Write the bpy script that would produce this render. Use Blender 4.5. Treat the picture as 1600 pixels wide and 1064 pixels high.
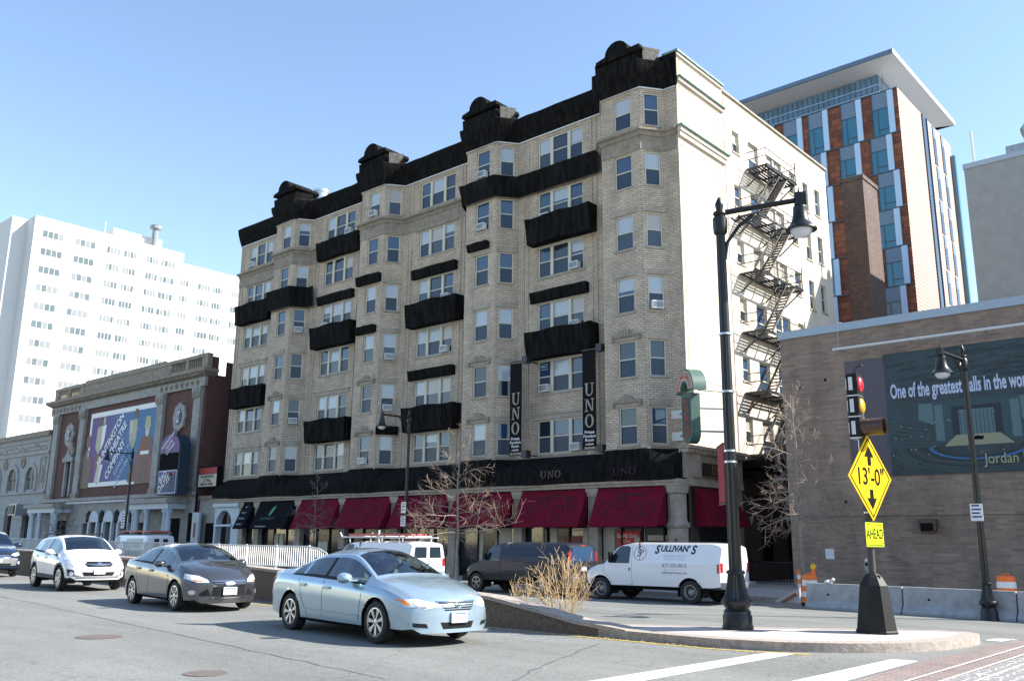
import bpy, bmesh, math, random
from mathutils import Vector, Matrix, noise
from mathutils.bvhtree import BVHTree
R = math.radians
random.seed(7)
for o in list(bpy.data.objects): bpy.data.objects.remove(o)
sc = bpy.context.scene
C = sc.collection
# ------------------------------------------------------------ camera
YAW, PIT, ROL = R(-41.5533), R(12.768), R(0.549)
_f = Vector((math.sin(YAW)*math.cos(PIT), math.cos(YAW)*math.cos(PIT), math.sin(PIT)))
_r = Vector((math.cos(YAW), -math.sin(YAW), 0)); _u = _r.cross(_f)
_r2 = math.cos(ROL)*_r + math.sin(ROL)*_u; _u2 = -math.sin(ROL)*_r + math.cos(ROL)*_u
cam = bpy.data.objects.new('camera', bpy.data.cameras.new('camera')); C.objects.link(cam)
cam.matrix_world = Matrix(((_r2.x,_u2.x,-_f.x,0),(_r2.y,_u2.y,-_f.y,0),(_r2.z,_u2.z,-_f.z,1.94),(0,0,0,1)))
cam.data.sensor_width = 36; cam.data.lens = 1392.33/1600*36; cam.data.clip_end = 4000; cam.data.clip_start = .1
sc.camera = cam
# ------------------------------------------------------------ light
SUN_EL, SUN_AZ = R(38), math.atan2(.82, .56)      # azimuth clockwise from +Y
w = bpy.data.worlds.new('World'); sc.world = w; w.use_nodes = True
nt = w.node_tree; sky = nt.nodes.new('ShaderNodeTexSky'); sky.sky_type = 'NISHITA'; sky.sun_disc = False
sky.sun_elevation = SUN_EL; sky.sun_rotation = SUN_AZ; sky.air_density = 1.1; sky.dust_density = .1; sky.ozone_density = 1.3
nt.links.new(sky.outputs[0], nt.nodes['Background'].inputs[0]); nt.nodes['Background'].inputs[1].default_value = .112
sd = bpy.data.lights.new('sun', 'SUN'); sd.energy = 4.5; sd.angle = R(.5); sd.color = (1, .94, .86)
so = bpy.data.objects.new('sun', sd); C.objects.link(so)
_s = Vector((math.sin(SUN_AZ)*math.cos(SUN_EL), math.cos(SUN_AZ)*math.cos(SUN_EL), math.sin(SUN_EL)))
so.rotation_euler = _s.to_track_quat('Z', 'Y').to_euler(); so.location = (0, 0, 60)
sc.view_settings.view_transform = 'Standard'; sc.view_settings.look = 'None'; sc.view_settings.exposure = 1.4; sc.view_settings.gamma = 1
sc.render.engine = 'CYCLES'
# ------------------------------------------------------------ materials
MT = {}
def mat(name, col, rough=.7, metal=0, var=0, vs=3, bump=0, bs=40, coat=0, spec=.5, emit=0, alpha=None):
    if name in MT: return MT[name]
    m = bpy.data.materials.new(name); m.use_nodes = True; t = m.node_tree; b = t.nodes['Principled BSDF']
    b.inputs['Base Color'].default_value = (*col, 1); b.inputs['Roughness'].default_value = rough
    b.inputs['Metallic'].default_value = metal; b.inputs['Coat Weight'].default_value = coat; b.inputs['Coat Roughness'].default_value = .05
    b.inputs['Specular IOR Level'].default_value = spec
    if emit: b.inputs['Emission Color'].default_value = (*col, 1); b.inputs['Emission Strength'].default_value = emit
    if var or bump: tc = t.nodes.new('ShaderNodeTexCoord')
    if var:
        n = t.nodes.new('ShaderNodeTexNoise'); n.inputs['Scale'].default_value = vs; n.inputs['Detail'].default_value = 6; n.inputs['Roughness'].default_value = .65
        t.links.new(tc.outputs['Object'], n.inputs['Vector'])
        r = t.nodes.new('ShaderNodeValToRGB'); r.color_ramp.elements[0].position = .3; r.color_ramp.elements[1].position = .7
        r.color_ramp.elements[0].color = (*[max(0, c*(1-var)) for c in col], 1); r.color_ramp.elements[1].color = (*[min(1, c*(1+var)) for c in col], 1)
        t.links.new(n.outputs['Fac'], r.inputs[0]); t.links.new(r.outputs[0], b.inputs['Base Color'])
    if bump:
        n = t.nodes.new('ShaderNodeTexNoise'); n.inputs['Scale'].default_value = bs; n.inputs['Detail'].default_value = 4
        t.links.new(tc.outputs['Object'], n.inputs['Vector'])
        bp = t.nodes.new('ShaderNodeBump'); bp.inputs['Strength'].default_value = bump; bp.inputs['Distance'].default_value = .02
        t.links.new(n.outputs['Fac'], bp.inputs['Height']); t.links.new(bp.outputs[0], b.inputs['Normal'])
    MT[name] = m; return m
def brick(name, c1, c2, mortar, bw=.22, bh=.076, ms=.012, stain=.25, bump=.3, rough=.85):
    if name in MT: return MT[name]
    m = bpy.data.materials.new(name); m.use_nodes = True; t = m.node_tree; b = t.nodes['Principled BSDF']; b.inputs['Roughness'].default_value = rough
    uv = t.nodes.new('ShaderNodeUVMap'); br = t.nodes.new('ShaderNodeTexBrick')
    for k, v in (('Scale', 1), ('Brick Width', bw), ('Row Height', bh), ('Mortar Size', ms), ('Mortar Smooth', .3), ('Bias', 0)): br.inputs[k].default_value = v
    br.inputs['Color1'].default_value = (*c1, 1); br.inputs['Color2'].default_value = (*c2, 1); br.inputs['Mortar'].default_value = (*mortar, 1)
    t.links.new(uv.outputs[0], br.inputs['Vector'])
    tc = t.nodes.new('ShaderNodeTexCoord'); n = t.nodes.new('ShaderNodeTexNoise'); n.inputs['Scale'].default_value = .9; n.inputs['Detail'].default_value = 8; n.inputs['Roughness'].default_value = .7
    mp = t.nodes.new('ShaderNodeMapping'); mp.inputs['Scale'].default_value = (1, 1, .45); t.links.new(tc.outputs['Object'], mp.inputs[0]); t.links.new(mp.outputs[0], n.inputs['Vector'])
    mr = t.nodes.new('ShaderNodeMapRange'); mr.inputs[1].default_value = .3; mr.inputs[2].default_value = .7; mr.inputs[3].default_value = 1-stain; mr.inputs[4].default_value = 1+stain*.4
    t.links.new(n.outputs['Fac'], mr.inputs[0])
    mx = t.nodes.new('ShaderNodeMix'); mx.data_type = 'RGBA'; mx.blend_type = 'MULTIPLY'; mx.inputs[0].default_value = 1
    t.links.new(br.outputs['Color'], mx.inputs[6]); t.links.new(mr.outputs[0], mx.inputs[7]); t.links.new(mx.outputs[2], b.inputs['Base Color'])
    bp = t.nodes.new('ShaderNodeBump'); bp.inputs['Strength'].default_value = bump; bp.inputs['Distance'].default_value = .01; bp.invert = True
    t.links.new(br.outputs['Fac'], bp.inputs['Height']); t.links.new(bp.outputs[0], b.inputs['Normal'])
    MT[name] = m; return m
def tinted(name, col, refl=.1):
    if name in MT: return MT[name]
    m = bpy.data.materials.new(name); m.use_nodes = True; t = m.node_tree; t.nodes.remove(t.nodes['Principled BSDF'])
    tr = t.nodes.new('ShaderNodeBsdfTransparent'); tr.inputs[0].default_value = (*col, 1)
    gl = t.nodes.new('ShaderNodeBsdfGlossy'); gl.inputs['Roughness'].default_value = .02; gl.inputs['Color'].default_value = (.9, .95, 1, 1)
    fr = t.nodes.new('ShaderNodeFresnel'); fr.inputs[0].default_value = 1.5
    ad = t.nodes.new('ShaderNodeMath'); ad.operation = 'ADD'; ad.inputs[1].default_value = refl; ad.use_clamp = True; t.links.new(fr.outputs[0], ad.inputs[0])
    mx = t.nodes.new('ShaderNodeMixShader'); t.links.new(ad.outputs[0], mx.inputs[0]); t.links.new(tr.outputs[0], mx.inputs[1]); t.links.new(gl.outputs[0], mx.inputs[2])
    t.links.new(mx.outputs[0], t.nodes['Material Output'].inputs[0]); MT[name] = m; return m
brick('buff_brick', (.62,.505,.385), (.465,.375,.285), (.25,.21,.17), bw=.34, bh=.115, ms=.018, stain=.3)
brick('cream_paint', (.66,.585,.475), (.63,.555,.45), (.54,.47,.38), stain=.14, bump=.25)
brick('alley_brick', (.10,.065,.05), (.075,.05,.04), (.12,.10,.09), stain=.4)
brick('hall_brick', (.335,.235,.17), (.22,.16,.12), (.27,.21,.165), bw=.42, bh=.10, ms=.012, stain=.38)
brick('red_brick', (.13,.045,.035), (.09,.033,.028), (.12,.08,.07), stain=.3)
brick('chimney_brick', (.13,.07,.05), (.055,.036,.03), (.16,.13,.115), bw=.3, bh=.11, ms=.015, stain=.3)
brick('terracotta', (.28,.095,.045), (.135,.05,.03), (.07,.03,.022), bw=.9, bh=.55, ms=.03, stain=.2, bump=.2)
brick('white_siding', (.50,.37,.30), (.46,.34,.28), (.24,.13,.10), bw=30, bh=.33, ms=.05, stain=.08, bump=.2)
brick('paver', (.24,.175,.155), (.17,.135,.12), (.30,.27,.25), bw=.2, bh=.1, ms=.008, stain=.25)
mat('stone', (.34,.29,.235), .85, var=.25, vs=2, bump=.3)
mat('stone_dark', (.25,.215,.17), .85, var=.3, vs=2.5, bump=.3)
mat('theatre_stone', (.30,.29,.27), .8, var=.25, vs=1.5, bump=.2)
mat('arcade_stone', (.30,.31,.31), .8, var=.2, vs=1.2, bump=.2)
mat('white_paint', (.62,.62,.60), .5, var=.08, vs=5)
mat('blue_white', (.45,.52,.58), .55, var=.12, vs=5)
mat('win_frame', (.55,.52,.42), .5)
mat('net', (.009,.009,.0095), .95, var=.6, vs=2.5, bump=.6, bs=6, spec=.1)
mat('banner_black', (.009,.009,.01), .9, spec=.15)
mat('net_torn', (.10,.095,.08), .8, var=.5, vs=4)
mat('black', (.008,.008,.009), .95, spec=.1)
mat('black_gloss', (.012,.013,.015), .25, coat=.5)
mat('iron', (.02,.02,.022), .45, var=.3, vs=20)
mat('iron_sun', (.05,.045,.04), .6, var=.3, vs=8)
mat('lamp_black', (.007,.008,.008), .38, coat=.15, spec=.35, bump=.15, bs=60)
mat('copper', (.14,.22,.18), .6, var=.3, vs=4)
mat('glass_dark', (.018,.028,.04), .06, spec=.8)
mat('glass_mid', (.03,.065,.13), .06, spec=.8)
mat('glass_blind', (.38,.42,.46), .15, spec=.9)
mat('glass_cream', (.38,.35,.31), .2, spec=.8)
mat('glass_blue', (.02,.14,.22), .05, spec=.9)
mat('glass_shop', (.012,.016,.02), .12, spec=.35)
mat('glass_navy', (.008,.014,.03), .10, spec=.4)
mat('screen', (.022,.042,.075), .35, spec=.4)
mat('grey_metal', (.30,.31,.32), .4, metal=.6, var=.2, vs=4)
mat('silver', (.62,.63,.65), .3, metal=.9)
mat('burgundy', (.15,.006,.022), .95, spec=.15, var=.15, vs=3, bump=.25, bs=4)
mat('burgundy_dark', (.035,.008,.02), .85)
mat('awn_black', (.008,.008,.012), .95, spec=.1, var=.3, vs=3, bump=.2, bs=4)
mat('gold', (.30,.22,.09), .4, metal=.3)
mat('tan_letter', (.30,.26,.21), .6)
mat('white_letter', (.75,.75,.75), .6)
mat('concrete', (.36,.35,.33), .85, var=.2, vs=3, bump=.3, bs=30)
mat('concrete_barrier', (.32,.33,.335), .85, var=.22, vs=3.5, bump=.3, bs=30)
mat('granite', (.34,.29,.25), .85, var=.3, vs=12, bump=.5, bs=35)
mat('granite_dark', (.16,.115,.085), .9, var=.45, vs=25, bump=.8, bs=60)
mat('island', (.46,.41,.37), .9, var=.12, vs=6, bump=.2)
mat('sidewalk', (.30,.29,.28), .9, var=.15, vs=1.5, bump=.2)
mat('road_white', (.62,.62,.60), .8, var=.22, vs=14)
mat('road_yellow', (.50,.36,.07), .8, var=.35, vs=14)
mat('tyre', (.018,.018,.019), .8, var=.2, vs=30)
mat('rim', (.55,.56,.58), .3, metal=.85)
mat('rim_dark', (.05,.05,.055), .5, metal=.6)
mat('trim', (.009,.009,.010), .6, spec=.2)
mat('bulb', (.85,.85,.85), .3)
mat('asphalt_patch', (.125,.128,.12), .9, var=.25, vs=9, bump=.3, bs=60)
mat('tar', (.10,.10,.098), .8, var=.4, vs=6)
mat('asphalt_light', (.235,.235,.215), .9, var=.22, vs=10)
mat('chrome', (.7,.7,.72), .12, metal=1)
mat('lens', (.55,.58,.62), .08, spec=.9, coat=1)
mat('lens_red', (.45,.015,.02), .15, coat=1)
mat('amber', (.75,.22,.02), .2, coat=1)
mat('plate', (.70,.70,.70), .5)
mat('plate_red', (.45,.03,.05), .5)
mat('interior', (.11,.11,.115), .8)
mat('interior_grey', (.13,.13,.14), .8)
mat('ladder', (.55,.12,.10), .6)
mat('barrel', (.85,.17,.02), .5, var=.1, vs=6)
mat('reflective', (.72,.74,.76), .4)
mat('yellow', (.80,.49,.0), .6, spec=.2)
mat('lime', (.60,.72,.01), .6, spec=.2)
mat('sig_red', (.75,.02,.04), .3, coat=1)
mat('sig_yel', (.80,.42,.01), .3, coat=1)
mat('bronze_hood', (.055,.024,.01), .4, coat=.4)
mat('green_sign', (.05,.11,.09), .5, var=.2, vs=6)
mat('sign_red', (.55,.035,.025), .5)
mat('bark', (.16,.14,.12), .9, var=.3, vs=14)
mat('bark_light', (.25,.21,.175), .9, var=.25, vs=14)
mat('twig', (.34,.25,.20), .9)
mat('twig_light', (.38,.265,.185), .9)
mat('manhole', (.125,.10,.09), .8, var=.3, vs=20)
mat('dry', (.40,.285,.15), .9, var=.3, vs=12)
mat('skin', (.42,.25,.18), .6)
mat('cloth_grey', (.16,.17,.20), .9)
mat('hair', (.04,.03,.02), .8)
mat('mural_edge', (.085,.07,.085), .5)
mat('sky_blue_paint', (.02,.12,.42), .6)
for k, c in dict(purple=(.10,.035,.19), blueban=(.03,.14,.34), teal=(.022,.04,.046), brown=(.09,.045,.03), maroon=(.16,.035,.03), cream=(.40,.36,.28), dkblue=(.01,.03,.15), red=(.5,.03,.02), stage=(.27,.26,.17), prosc=(.085,.15,.155), green=(.03,.25,.09), teal2=(.028,.062,.066), teal3=(.011,.02,.024), navy=(.01,.015,.05), board=(.50,.46,.36), redhead=(.30,.015,.03), jordan=(.36,.36,.20), mtext=(.48,.52,.66)).items(): mat('p_'+k, c, .55)
def road_mat():
    m = bpy.data.materials.new('asphalt'); m.use_nodes = True; t = m.node_tree; b = t.nodes['Principled BSDF']; b.inputs['Roughness'].default_value = .85
    tc = t.nodes.new('ShaderNodeTexCoord')
    def noi(s, d, vec=None):
        n = t.nodes.new('ShaderNodeTexNoise'); n.inputs['Scale'].default_value = s; n.inputs['Detail'].default_value = d; n.inputs['Roughness'].default_value = .6
        t.links.new(vec or tc.outputs['Object'], n.inputs['Vector']); return n.outputs['Fac']
    mp = t.nodes.new('ShaderNodeMapping'); mp.inputs['Scale'].default_value = (.25, 1.2, 1); t.links.new(tc.outputs['Object'], mp.inputs[0])
    a = noi(.55, 6, mp.outputs[0]); f = noi(38, 5); g = noi(7, 5)
    r1 = t.nodes.new('ShaderNodeMapRange'); r1.inputs[1].default_value = .3; r1.inputs[2].default_value = .7; r1.inputs[3].default_value = .74; r1.inputs[4].default_value = 1.14; t.links.new(a, r1.inputs[0])
    r2 = t.nodes.new('ShaderNodeMapRange'); r2.inputs[1].default_value = .3; r2.inputs[2].default_value = .7; r2.inputs[3].default_value = .62; r2.inputs[4].default_value = 1.36; t.links.new(f, r2.inputs[0])
    r3 = t.nodes.new('ShaderNodeMapRange'); r3.inputs[1].default_value = .35; r3.inputs[2].default_value = .65; r3.inputs[3].default_value = .93; r3.inputs[4].default_value = 1.05; t.links.new(g, r3.inputs[0])
    # cracks: thin voronoi edges, broken by noise
    vo = t.nodes.new('ShaderNodeTexVoronoi'); vo.feature = 'DISTANCE_TO_EDGE'; vo.inputs['Scale'].default_value = .3
    dn = t.nodes.new('ShaderNodeTexNoise'); dn.inputs['Scale'].default_value = 1.3; dn.inputs['Detail'].default_value = 5; t.links.new(tc.outputs['Object'], dn.inputs['Vector'])
    av = t.nodes.new('ShaderNodeVectorMath'); av.operation = 'MULTIPLY_ADD'; av.inputs[1].default_value = (1.1,1.1,1.1); t.links.new(dn.outputs['Color'], av.inputs[0]); t.links.new(tc.outputs['Object'], av.inputs[2]); t.links.new(av.outputs[0], vo.inputs['Vector'])
    r4 = t.nodes.new('ShaderNodeMapRange'); r4.inputs[1].default_value = .002; r4.inputs[2].default_value = .008; r4.inputs[3].default_value = .78; r4.inputs[4].default_value = 1; t.links.new(vo.outputs['Distance'], r4.inputs[0])
    def mul(x, y):
        n = t.nodes.new('ShaderNodeMath'); n.operation = 'MULTIPLY'; t.links.new(x, n.inputs[0]); t.links.new(y, n.inputs[1]); return n.outputs[0]
    v = mul(mul(r1.outputs[0], r2.outputs[0]), mul(r3.outputs[0], r4.outputs[0]))
    mx = t.nodes.new('ShaderNodeMix'); mx.data_type = 'RGBA'; mx.blend_type = 'MULTIPLY'; mx.inputs[0].default_value = 1; mx.inputs[6].default_value = (.182,.186,.172,1)
    t.links.new(v, mx.inputs[7]); t.links.new(mx.outputs[2], b.inputs['Base Color'])
    bp = t.nodes.new('ShaderNodeBump'); bp.inputs['Strength'].default_value = .35; bp.inputs['Distance'].default_value = .01; t.links.new(f, bp.inputs['Height']); t.links.new(bp.outputs[0], b.inputs['Normal'])
    MT['asphalt'] = m
road_mat()
def cobble_mat():
    m = bpy.data.materials.new('cobble'); m.use_nodes = True; t = m.node_tree; b = t.nodes['Principled BSDF']; b.inputs['Roughness'].default_value = .85
    tc = t.nodes.new('ShaderNodeTexCoord'); vo = t.nodes.new('ShaderNodeTexVoronoi'); vo.feature = 'DISTANCE_TO_EDGE'; vo.inputs['Scale'].default_value = 7; vo.inputs['Randomness'].default_value = .55
    t.links.new(tc.outputs['Object'], vo.inputs['Vector'])
    r = t.nodes.new('ShaderNodeValToRGB'); r.color_ramp.elements[0].position = .05; r.color_ramp.elements[0].color = (.48,.47,.45,1); r.color_ramp.elements[1].position = .09; r.color_ramp.elements[1].color = (.17,.165,.16,1)
    t.links.new(vo.outputs['Distance'], r.inputs[0]); t.links.new(r.outputs[0], b.inputs['Base Color']); MT['cobble'] = m
cobble_mat()
def folds(name, vec, sc_, lo, hi, col):
    "draped cloth: stretched noise for hanging folds and faint weave"
    t = MT[name].node_tree; b = t.nodes['Principled BSDF']; tc = t.nodes.new('ShaderNodeTexCoord'); mp = t.nodes.new('ShaderNodeMapping'); mp.inputs['Scale'].default_value = vec
    n = t.nodes.new('ShaderNodeTexNoise'); n.inputs['Scale'].default_value = sc_; n.inputs['Detail'].default_value = 5; r = t.nodes.new('ShaderNodeValToRGB')
    r.color_ramp.elements[0].position = lo; r.color_ramp.elements[1].position = hi; r.color_ramp.elements[0].color = (*[c*.5 for c in col], 1); r.color_ramp.elements[1].color = (*[c*1.5 for c in col], 1)
    t.links.new(tc.outputs['Object'], mp.inputs[0]); t.links.new(mp.outputs[0], n.inputs['Vector']); t.links.new(n.outputs['Fac'], r.inputs[0]); t.links.new(r.outputs[0], b.inputs['Base Color'])
    bp = t.nodes.new('ShaderNodeBump'); bp.inputs['Strength'].default_value = .9; bp.inputs['Distance'].default_value = .05; t.links.new(n.outputs['Fac'], bp.inputs['Height']); t.links.new(bp.outputs[0], b.inputs['Normal'])
folds('net', (3.2,3.2,.55), 1.4, .38, .68, (.010,.0095,.0095))
# ------------------------------------------------------------ mesh helpers
class Fr:
    "plane frame: (u, n, z) with u along the wall, n outward"
    def __init__(s, P, U, N): s.P, s.U, s.N = Vector(P), Vector(U), Vector(N)
    def __call__(s, u, n, z): return s.P + s.U*u + s.N*n + Vector((0, 0, z))
ID = Fr((0,0,0), (1,0,0), (0,1,0))
class MB:
    def __init__(s, F=None): s.v = []; s.f = []; s.m = []; s.F = F or ID
    def vs(s, pts): i = len(s.v); s.v += [s.F(*p) for p in pts]; return i
    def poly(s, pts, m): i = s.vs(pts); s.f.append(list(range(i, i+len(pts)))); s.m.append(m)
    def box(s, x0, x1, y0, y1, z0, z1, m):
        i = s.vs([(x,y,z) for z in (z0,z1) for x,y in ((x0,y0),(x1,y0),(x1,y1),(x0,y1))])
        for q in ((0,3,2,1),(4,5,6,7),(0,1,5,4),(1,2,6,5),(2,3,7,6),(3,0,4,7)): s.f.append([i+k for k in q]); s.m.append(m)
    def prism(s, poly, h0, h1, m, axis=2, mside=None, caps=True):
        "extrude a 2-D polygon along an axis"
        def P(a, b, h): return (a,b,h) if axis == 2 else ((h,a,b) if axis == 0 else (a,h,b))
        n = len(poly); i = s.vs([P(a,b,h0) for a,b in poly] + [P(a,b,h1) for a,b in poly])
        if caps: s.f += [list(range(i+n-1, i-1, -1)), list(range(i+n, i+2*n))]; s.m += [m, m]
        for k in range(n): s.f.append([i+k, i+(k+1)%n, i+n+(k+1)%n, i+n+k]); s.m.append(mside or m)
    def tube(s, pts, r, m, n=8, caps=True):
        pts = [Vector(s.F(*p)) for p in pts]; rs = r if isinstance(r, (list, tuple)) else [r]*len(pts); i0 = len(s.v)
        t0 = (pts[1]-pts[0]).normalized(); a = t0.orthogonal().normalized()
        for k, p in enumerate(pts):
            t = (pts[min(k+1, len(pts)-1)] - pts[max(k-1, 0)]).normalized(); a = (a - t*a.dot(t)).normalized(); b = t.cross(a)
            for j in range(n): q = 2*math.pi*j/n; s.v.append(p + (a*math.cos(q)+b*math.sin(q))*rs[k])
        for k in range(len(pts)-1):
            for j in range(n): j2 = (j+1)%n; s.f.append([i0+k*n+j, i0+k*n+j2, i0+(k+1)*n+j2, i0+(k+1)*n+j]); s.m.append(m)
        if caps and n > 2: s.f += [list(range(i0+n-1, i0-1, -1)), list(range(len(s.v)-n, len(s.v)))]; s.m += [m, m]
    def lathe(s, prof, cen, m, n=20, axis='z', caps=True, flute=0):
        i0 = len(s.v); cx, cy, cz = cen
        for r, h in prof:
            for j in range(n):
                q = 2*math.pi*j/n; rr = r*(1-flute*(j%2)); a, b = rr*math.cos(q), rr*math.sin(q)
                s.v.append(s.F(*((cx+a, cy+b, cz+h) if axis == 'z' else ((cx+a, cy+h, cz+b) if axis == 'y' else (cx+h, cy+a, cz+b)))))
        for k in range(len(prof)-1):
            for j in range(n): j2 = (j+1)%n; s.f.append([i0+k*n+j, i0+k*n+j2, i0+(k+1)*n+j2, i0+(k+1)*n+j]); s.m.append(m)
        if caps: s.f += [list(range(i0+n-1, i0-1, -1)), list(range(len(s.v)-n, len(s.v)))]; s.m += [m, m]
    def sweep(s, path, prof, m, closed=False):
        "extrude a (offset, z) profile along a 2-D polyline with mitred corners; offset is to the right of travel"
        P = [Vector((a, b)) for a, b in path]; n = len(P); i0 = len(s.v); k = len(prof)
        for i, p in enumerate(P):
            d1 = (P[i]-P[i-1]).normalized() if i else (P[1]-P[0]).normalized()
            d2 = (P[i+1]-P[i]).normalized() if i < n-1 else d1
            n1 = Vector((d1.y, -d1.x)); n2 = Vector((d2.y, -d2.x)); q = (n1+n2).normalized(); q = q/max(.4, q.dot(n1))
            for o, z in prof: s.v.append(s.F(p.x+q.x*o, p.y+q.y*o, z))
        for i in range(n-1):
            for j in range(k): j2 = (j+1)%k; s.f.append([i0+i*k+j, i0+i*k+j2, i0+(i+1)*k+j2, i0+(i+1)*k+j]); s.m.append(m)
        s.f += [list(range(i0+k-1, i0-1, -1)), list(range(len(s.v)-k, len(s.v)))]; s.m += [m, m]
    def shape(s, verts, faces, fn, m):
        i = len(s.v); s.v += [Vector(fn(*p)) for p in verts]; s.f += [[i+k for k in f] for f in faces]; s.m += [m]*len(faces)
    def build(s, name, parent=None, smooth=False, local=False, solid=0):
        me = bpy.data.meshes.new(name); org = Vector((0,0,0)); vv = s.v
        if parent is None and not local:
            xs = [p.x for p in vv]; ys = [p.y for p in vv]; org = Vector(((min(xs)+max(xs))/2, (min(ys)+max(ys))/2, min(p.z for p in vv)))
        elif parent is not None and not local: org = world_loc(parent)
        me.from_pydata([tuple(p-org) for p in vv], [], s.f)
        names = []
        for m in s.m:
            if m not in names: names.append(m); me.materials.append(MT[m])
        me.polygons.foreach_set('material_index', [names.index(m) for m in s.m])
        if smooth:
            me.polygons.foreach_set('use_smooth', [True]*len(me.polygons))
            if smooth is not True: me.set_sharp_from_angle(angle=R(smooth))
        uv = me.uv_layers.new(name='UVMap'); L = me.loops; out = [0.0]*(2*len(L))
        for p in me.polygons:
            nx, ny, nz = p.normal
            for li in p.loop_indices:
                q = vv[L[li].vertex_index]
                if abs(nz) > .75: a, b = q.x, q.y
                else:
                    l = math.hypot(nx, ny) or 1; a = (-ny*q.x + nx*q.y)/l; b = q.z
                out[2*li] = a; out[2*li+1] = b
        uv.data.foreach_set('uv', out)
        me.update()
        o = bpy.data.objects.new(name, me); C.objects.link(o)
        if parent is not None: o.parent = parent
        else: o.location = org
        return o
def world_loc(o):
    l = Vector(o.location); p = o.parent
    while p: l = l + p.location; p = p.parent
    return l
def tag(o, label=None, cat=None, group=None, kind=None):
    if label: o['label'] = label
    if cat: o['category'] = cat
    if group: o['group'] = group
    if kind: o['kind'] = kind
    return o
def thing(name, label, cat, loc=(0,0,0), rz=0, group=None):
    o = bpy.data.objects.new(name, None); C.objects.link(o); o.location = loc; o.rotation_euler = (0,0,rz); o.empty_display_size = .3
    return tag(o, label, cat, group)
def sub(name, parent, loc=None):
    o = bpy.data.objects.new(name, None); C.objects.link(o); o.parent = parent; o.empty_display_size = .2
    if loc: o.location = loc
    return o
_TX = {}
def text2d(s, bold=0, spacing=1):
    "mesh of a line of text, height about 1 (capitals .7), centred on 0"
    key = (s, bold, spacing)
    if key in _TX: return _TX[key]
    cu = bpy.data.curves.new('t', 'FONT'); cu.body = s; cu.align_x = 'CENTER'; cu.align_y = 'CENTER'; cu.offset = bold; cu.space_character = spacing; cu.resolution_u = 3
    cu.fill_mode = 'FRONT'
    ob = bpy.data.objects.new('t', cu); C.objects.link(ob); bpy.context.view_layer.update()
    me = bpy.data.meshes.new_from_object(ob.evaluated_get(bpy.context.evaluated_depsgraph_get()))
    r = ([(v.co.x, v.co.y) for v in me.vertices], [list(p.vertices) for p in me.polygons])
    bpy.data.objects.remove(ob); bpy.data.meshes.remove(me); _TX[key] = r; return r
def serif2d(s):
    "UNO in a serif letter, drawn by hand; capital height 1"
    V = []; Fc = []; x = 0
    def q(*p): i = len(V); V.extend((x+a, b) for a, b in p); Fc.append(list(range(i, i+len(p))))
    for ch in s:
        if ch == 'U':
            q((.0,.92),(.36,.92),(.36,1),(.0,1)); q((.56,.92),(.86,.92),(.86,1),(.56,1)); q((.09,.35),(.27,.35),(.27,.92),(.09,.92)); q((.67,.35),(.76,.35),(.76,.92),(.67,.92))
            n = 10
            for k in range(n):
                a0, a1 = math.pi+math.pi*k/n, math.pi+math.pi*(k+1)/n
                q(*[(.425+r*math.cos(a), .35+t*math.sin(a)) for r, t, a in ((.335,.37,a0),(.335,.37,a1),((.245 if k>4 else .175),.27,a1),((.245 if k>5 else .175),.27,a0))])
            x += 1.0
        if ch == 'N':
            q((0,.92),(.24,.92),(.24,1),(0,1)); q((0,0),(.3,0),(.3,.08),(0,.08)); q((.58,.92),(.88,.92),(.88,1),(.58,1)); q((.1,.08),(.19,.08),(.19,.92),(.1,.92)); q((.69,.0),(.78,.0),(.78,.92),(.69,.92)); q((.06,1),(.27,1),(.78,0),(.66,0)); x += 1.0
        if ch == 'O':
            n = 20
            for k in range(n):
                a0, a1 = 2*math.pi*k/n, 2*math.pi*(k+1)/n
                q(*[(.42+r*math.cos(a), .5+t*math.sin(a)) for r, t, a in ((.42,.52,a0),(.42,.52,a1),(.23,.43,a1),(.23,.43,a0))])
            x += 1.0
    return [(a-x/2+.08, b-.5) for a, b in V], Fc
def put_text(mb, s, fn, size, m, bold=0, sx=1, serif=False, shear=0, spacing=1):
    v, f = serif2d(s) if serif else text2d(s, bold, spacing)
    mb.shape(v, f, lambda a, b: fn((a+shear*b)*size*sx, b*size), m)
def spiral(fn, cx, cz, r0, turns, a0, wdt, mb, m, flip=1):
    n = int(18*turns); pts = []
    for k in range(n+1):
        t = k/n; a = a0+flip*turns*2*math.pi*t; r = r0*(1-.82*t); pts.append((cx+r*math.cos(a), cz+r*math.sin(a), wdt*(.4+.6*math.sin(math.pi*min(1, t*1.1)))))
    for k in range(n):
        (x0,z0,w0),(x1,z1,w1) = pts[k], pts[k+1]; dx, dz = x1-x0, z1-z0; l = math.hypot(dx,dz); px, pz = -dz/l/2, dx/l/2
        i = len(mb.v); mb.v += [Vector(fn(x0+px*w0, z0+pz*w0)), Vector(fn(x1+px*w1, z1+pz*w1)), Vector(fn(x1-px*w1, z1-pz*w1)), Vector(fn(x0-px*w0, z0-pz*w0))]; mb.f.append([i,i+1,i+2,i+3]); mb.m.append(m)
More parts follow.
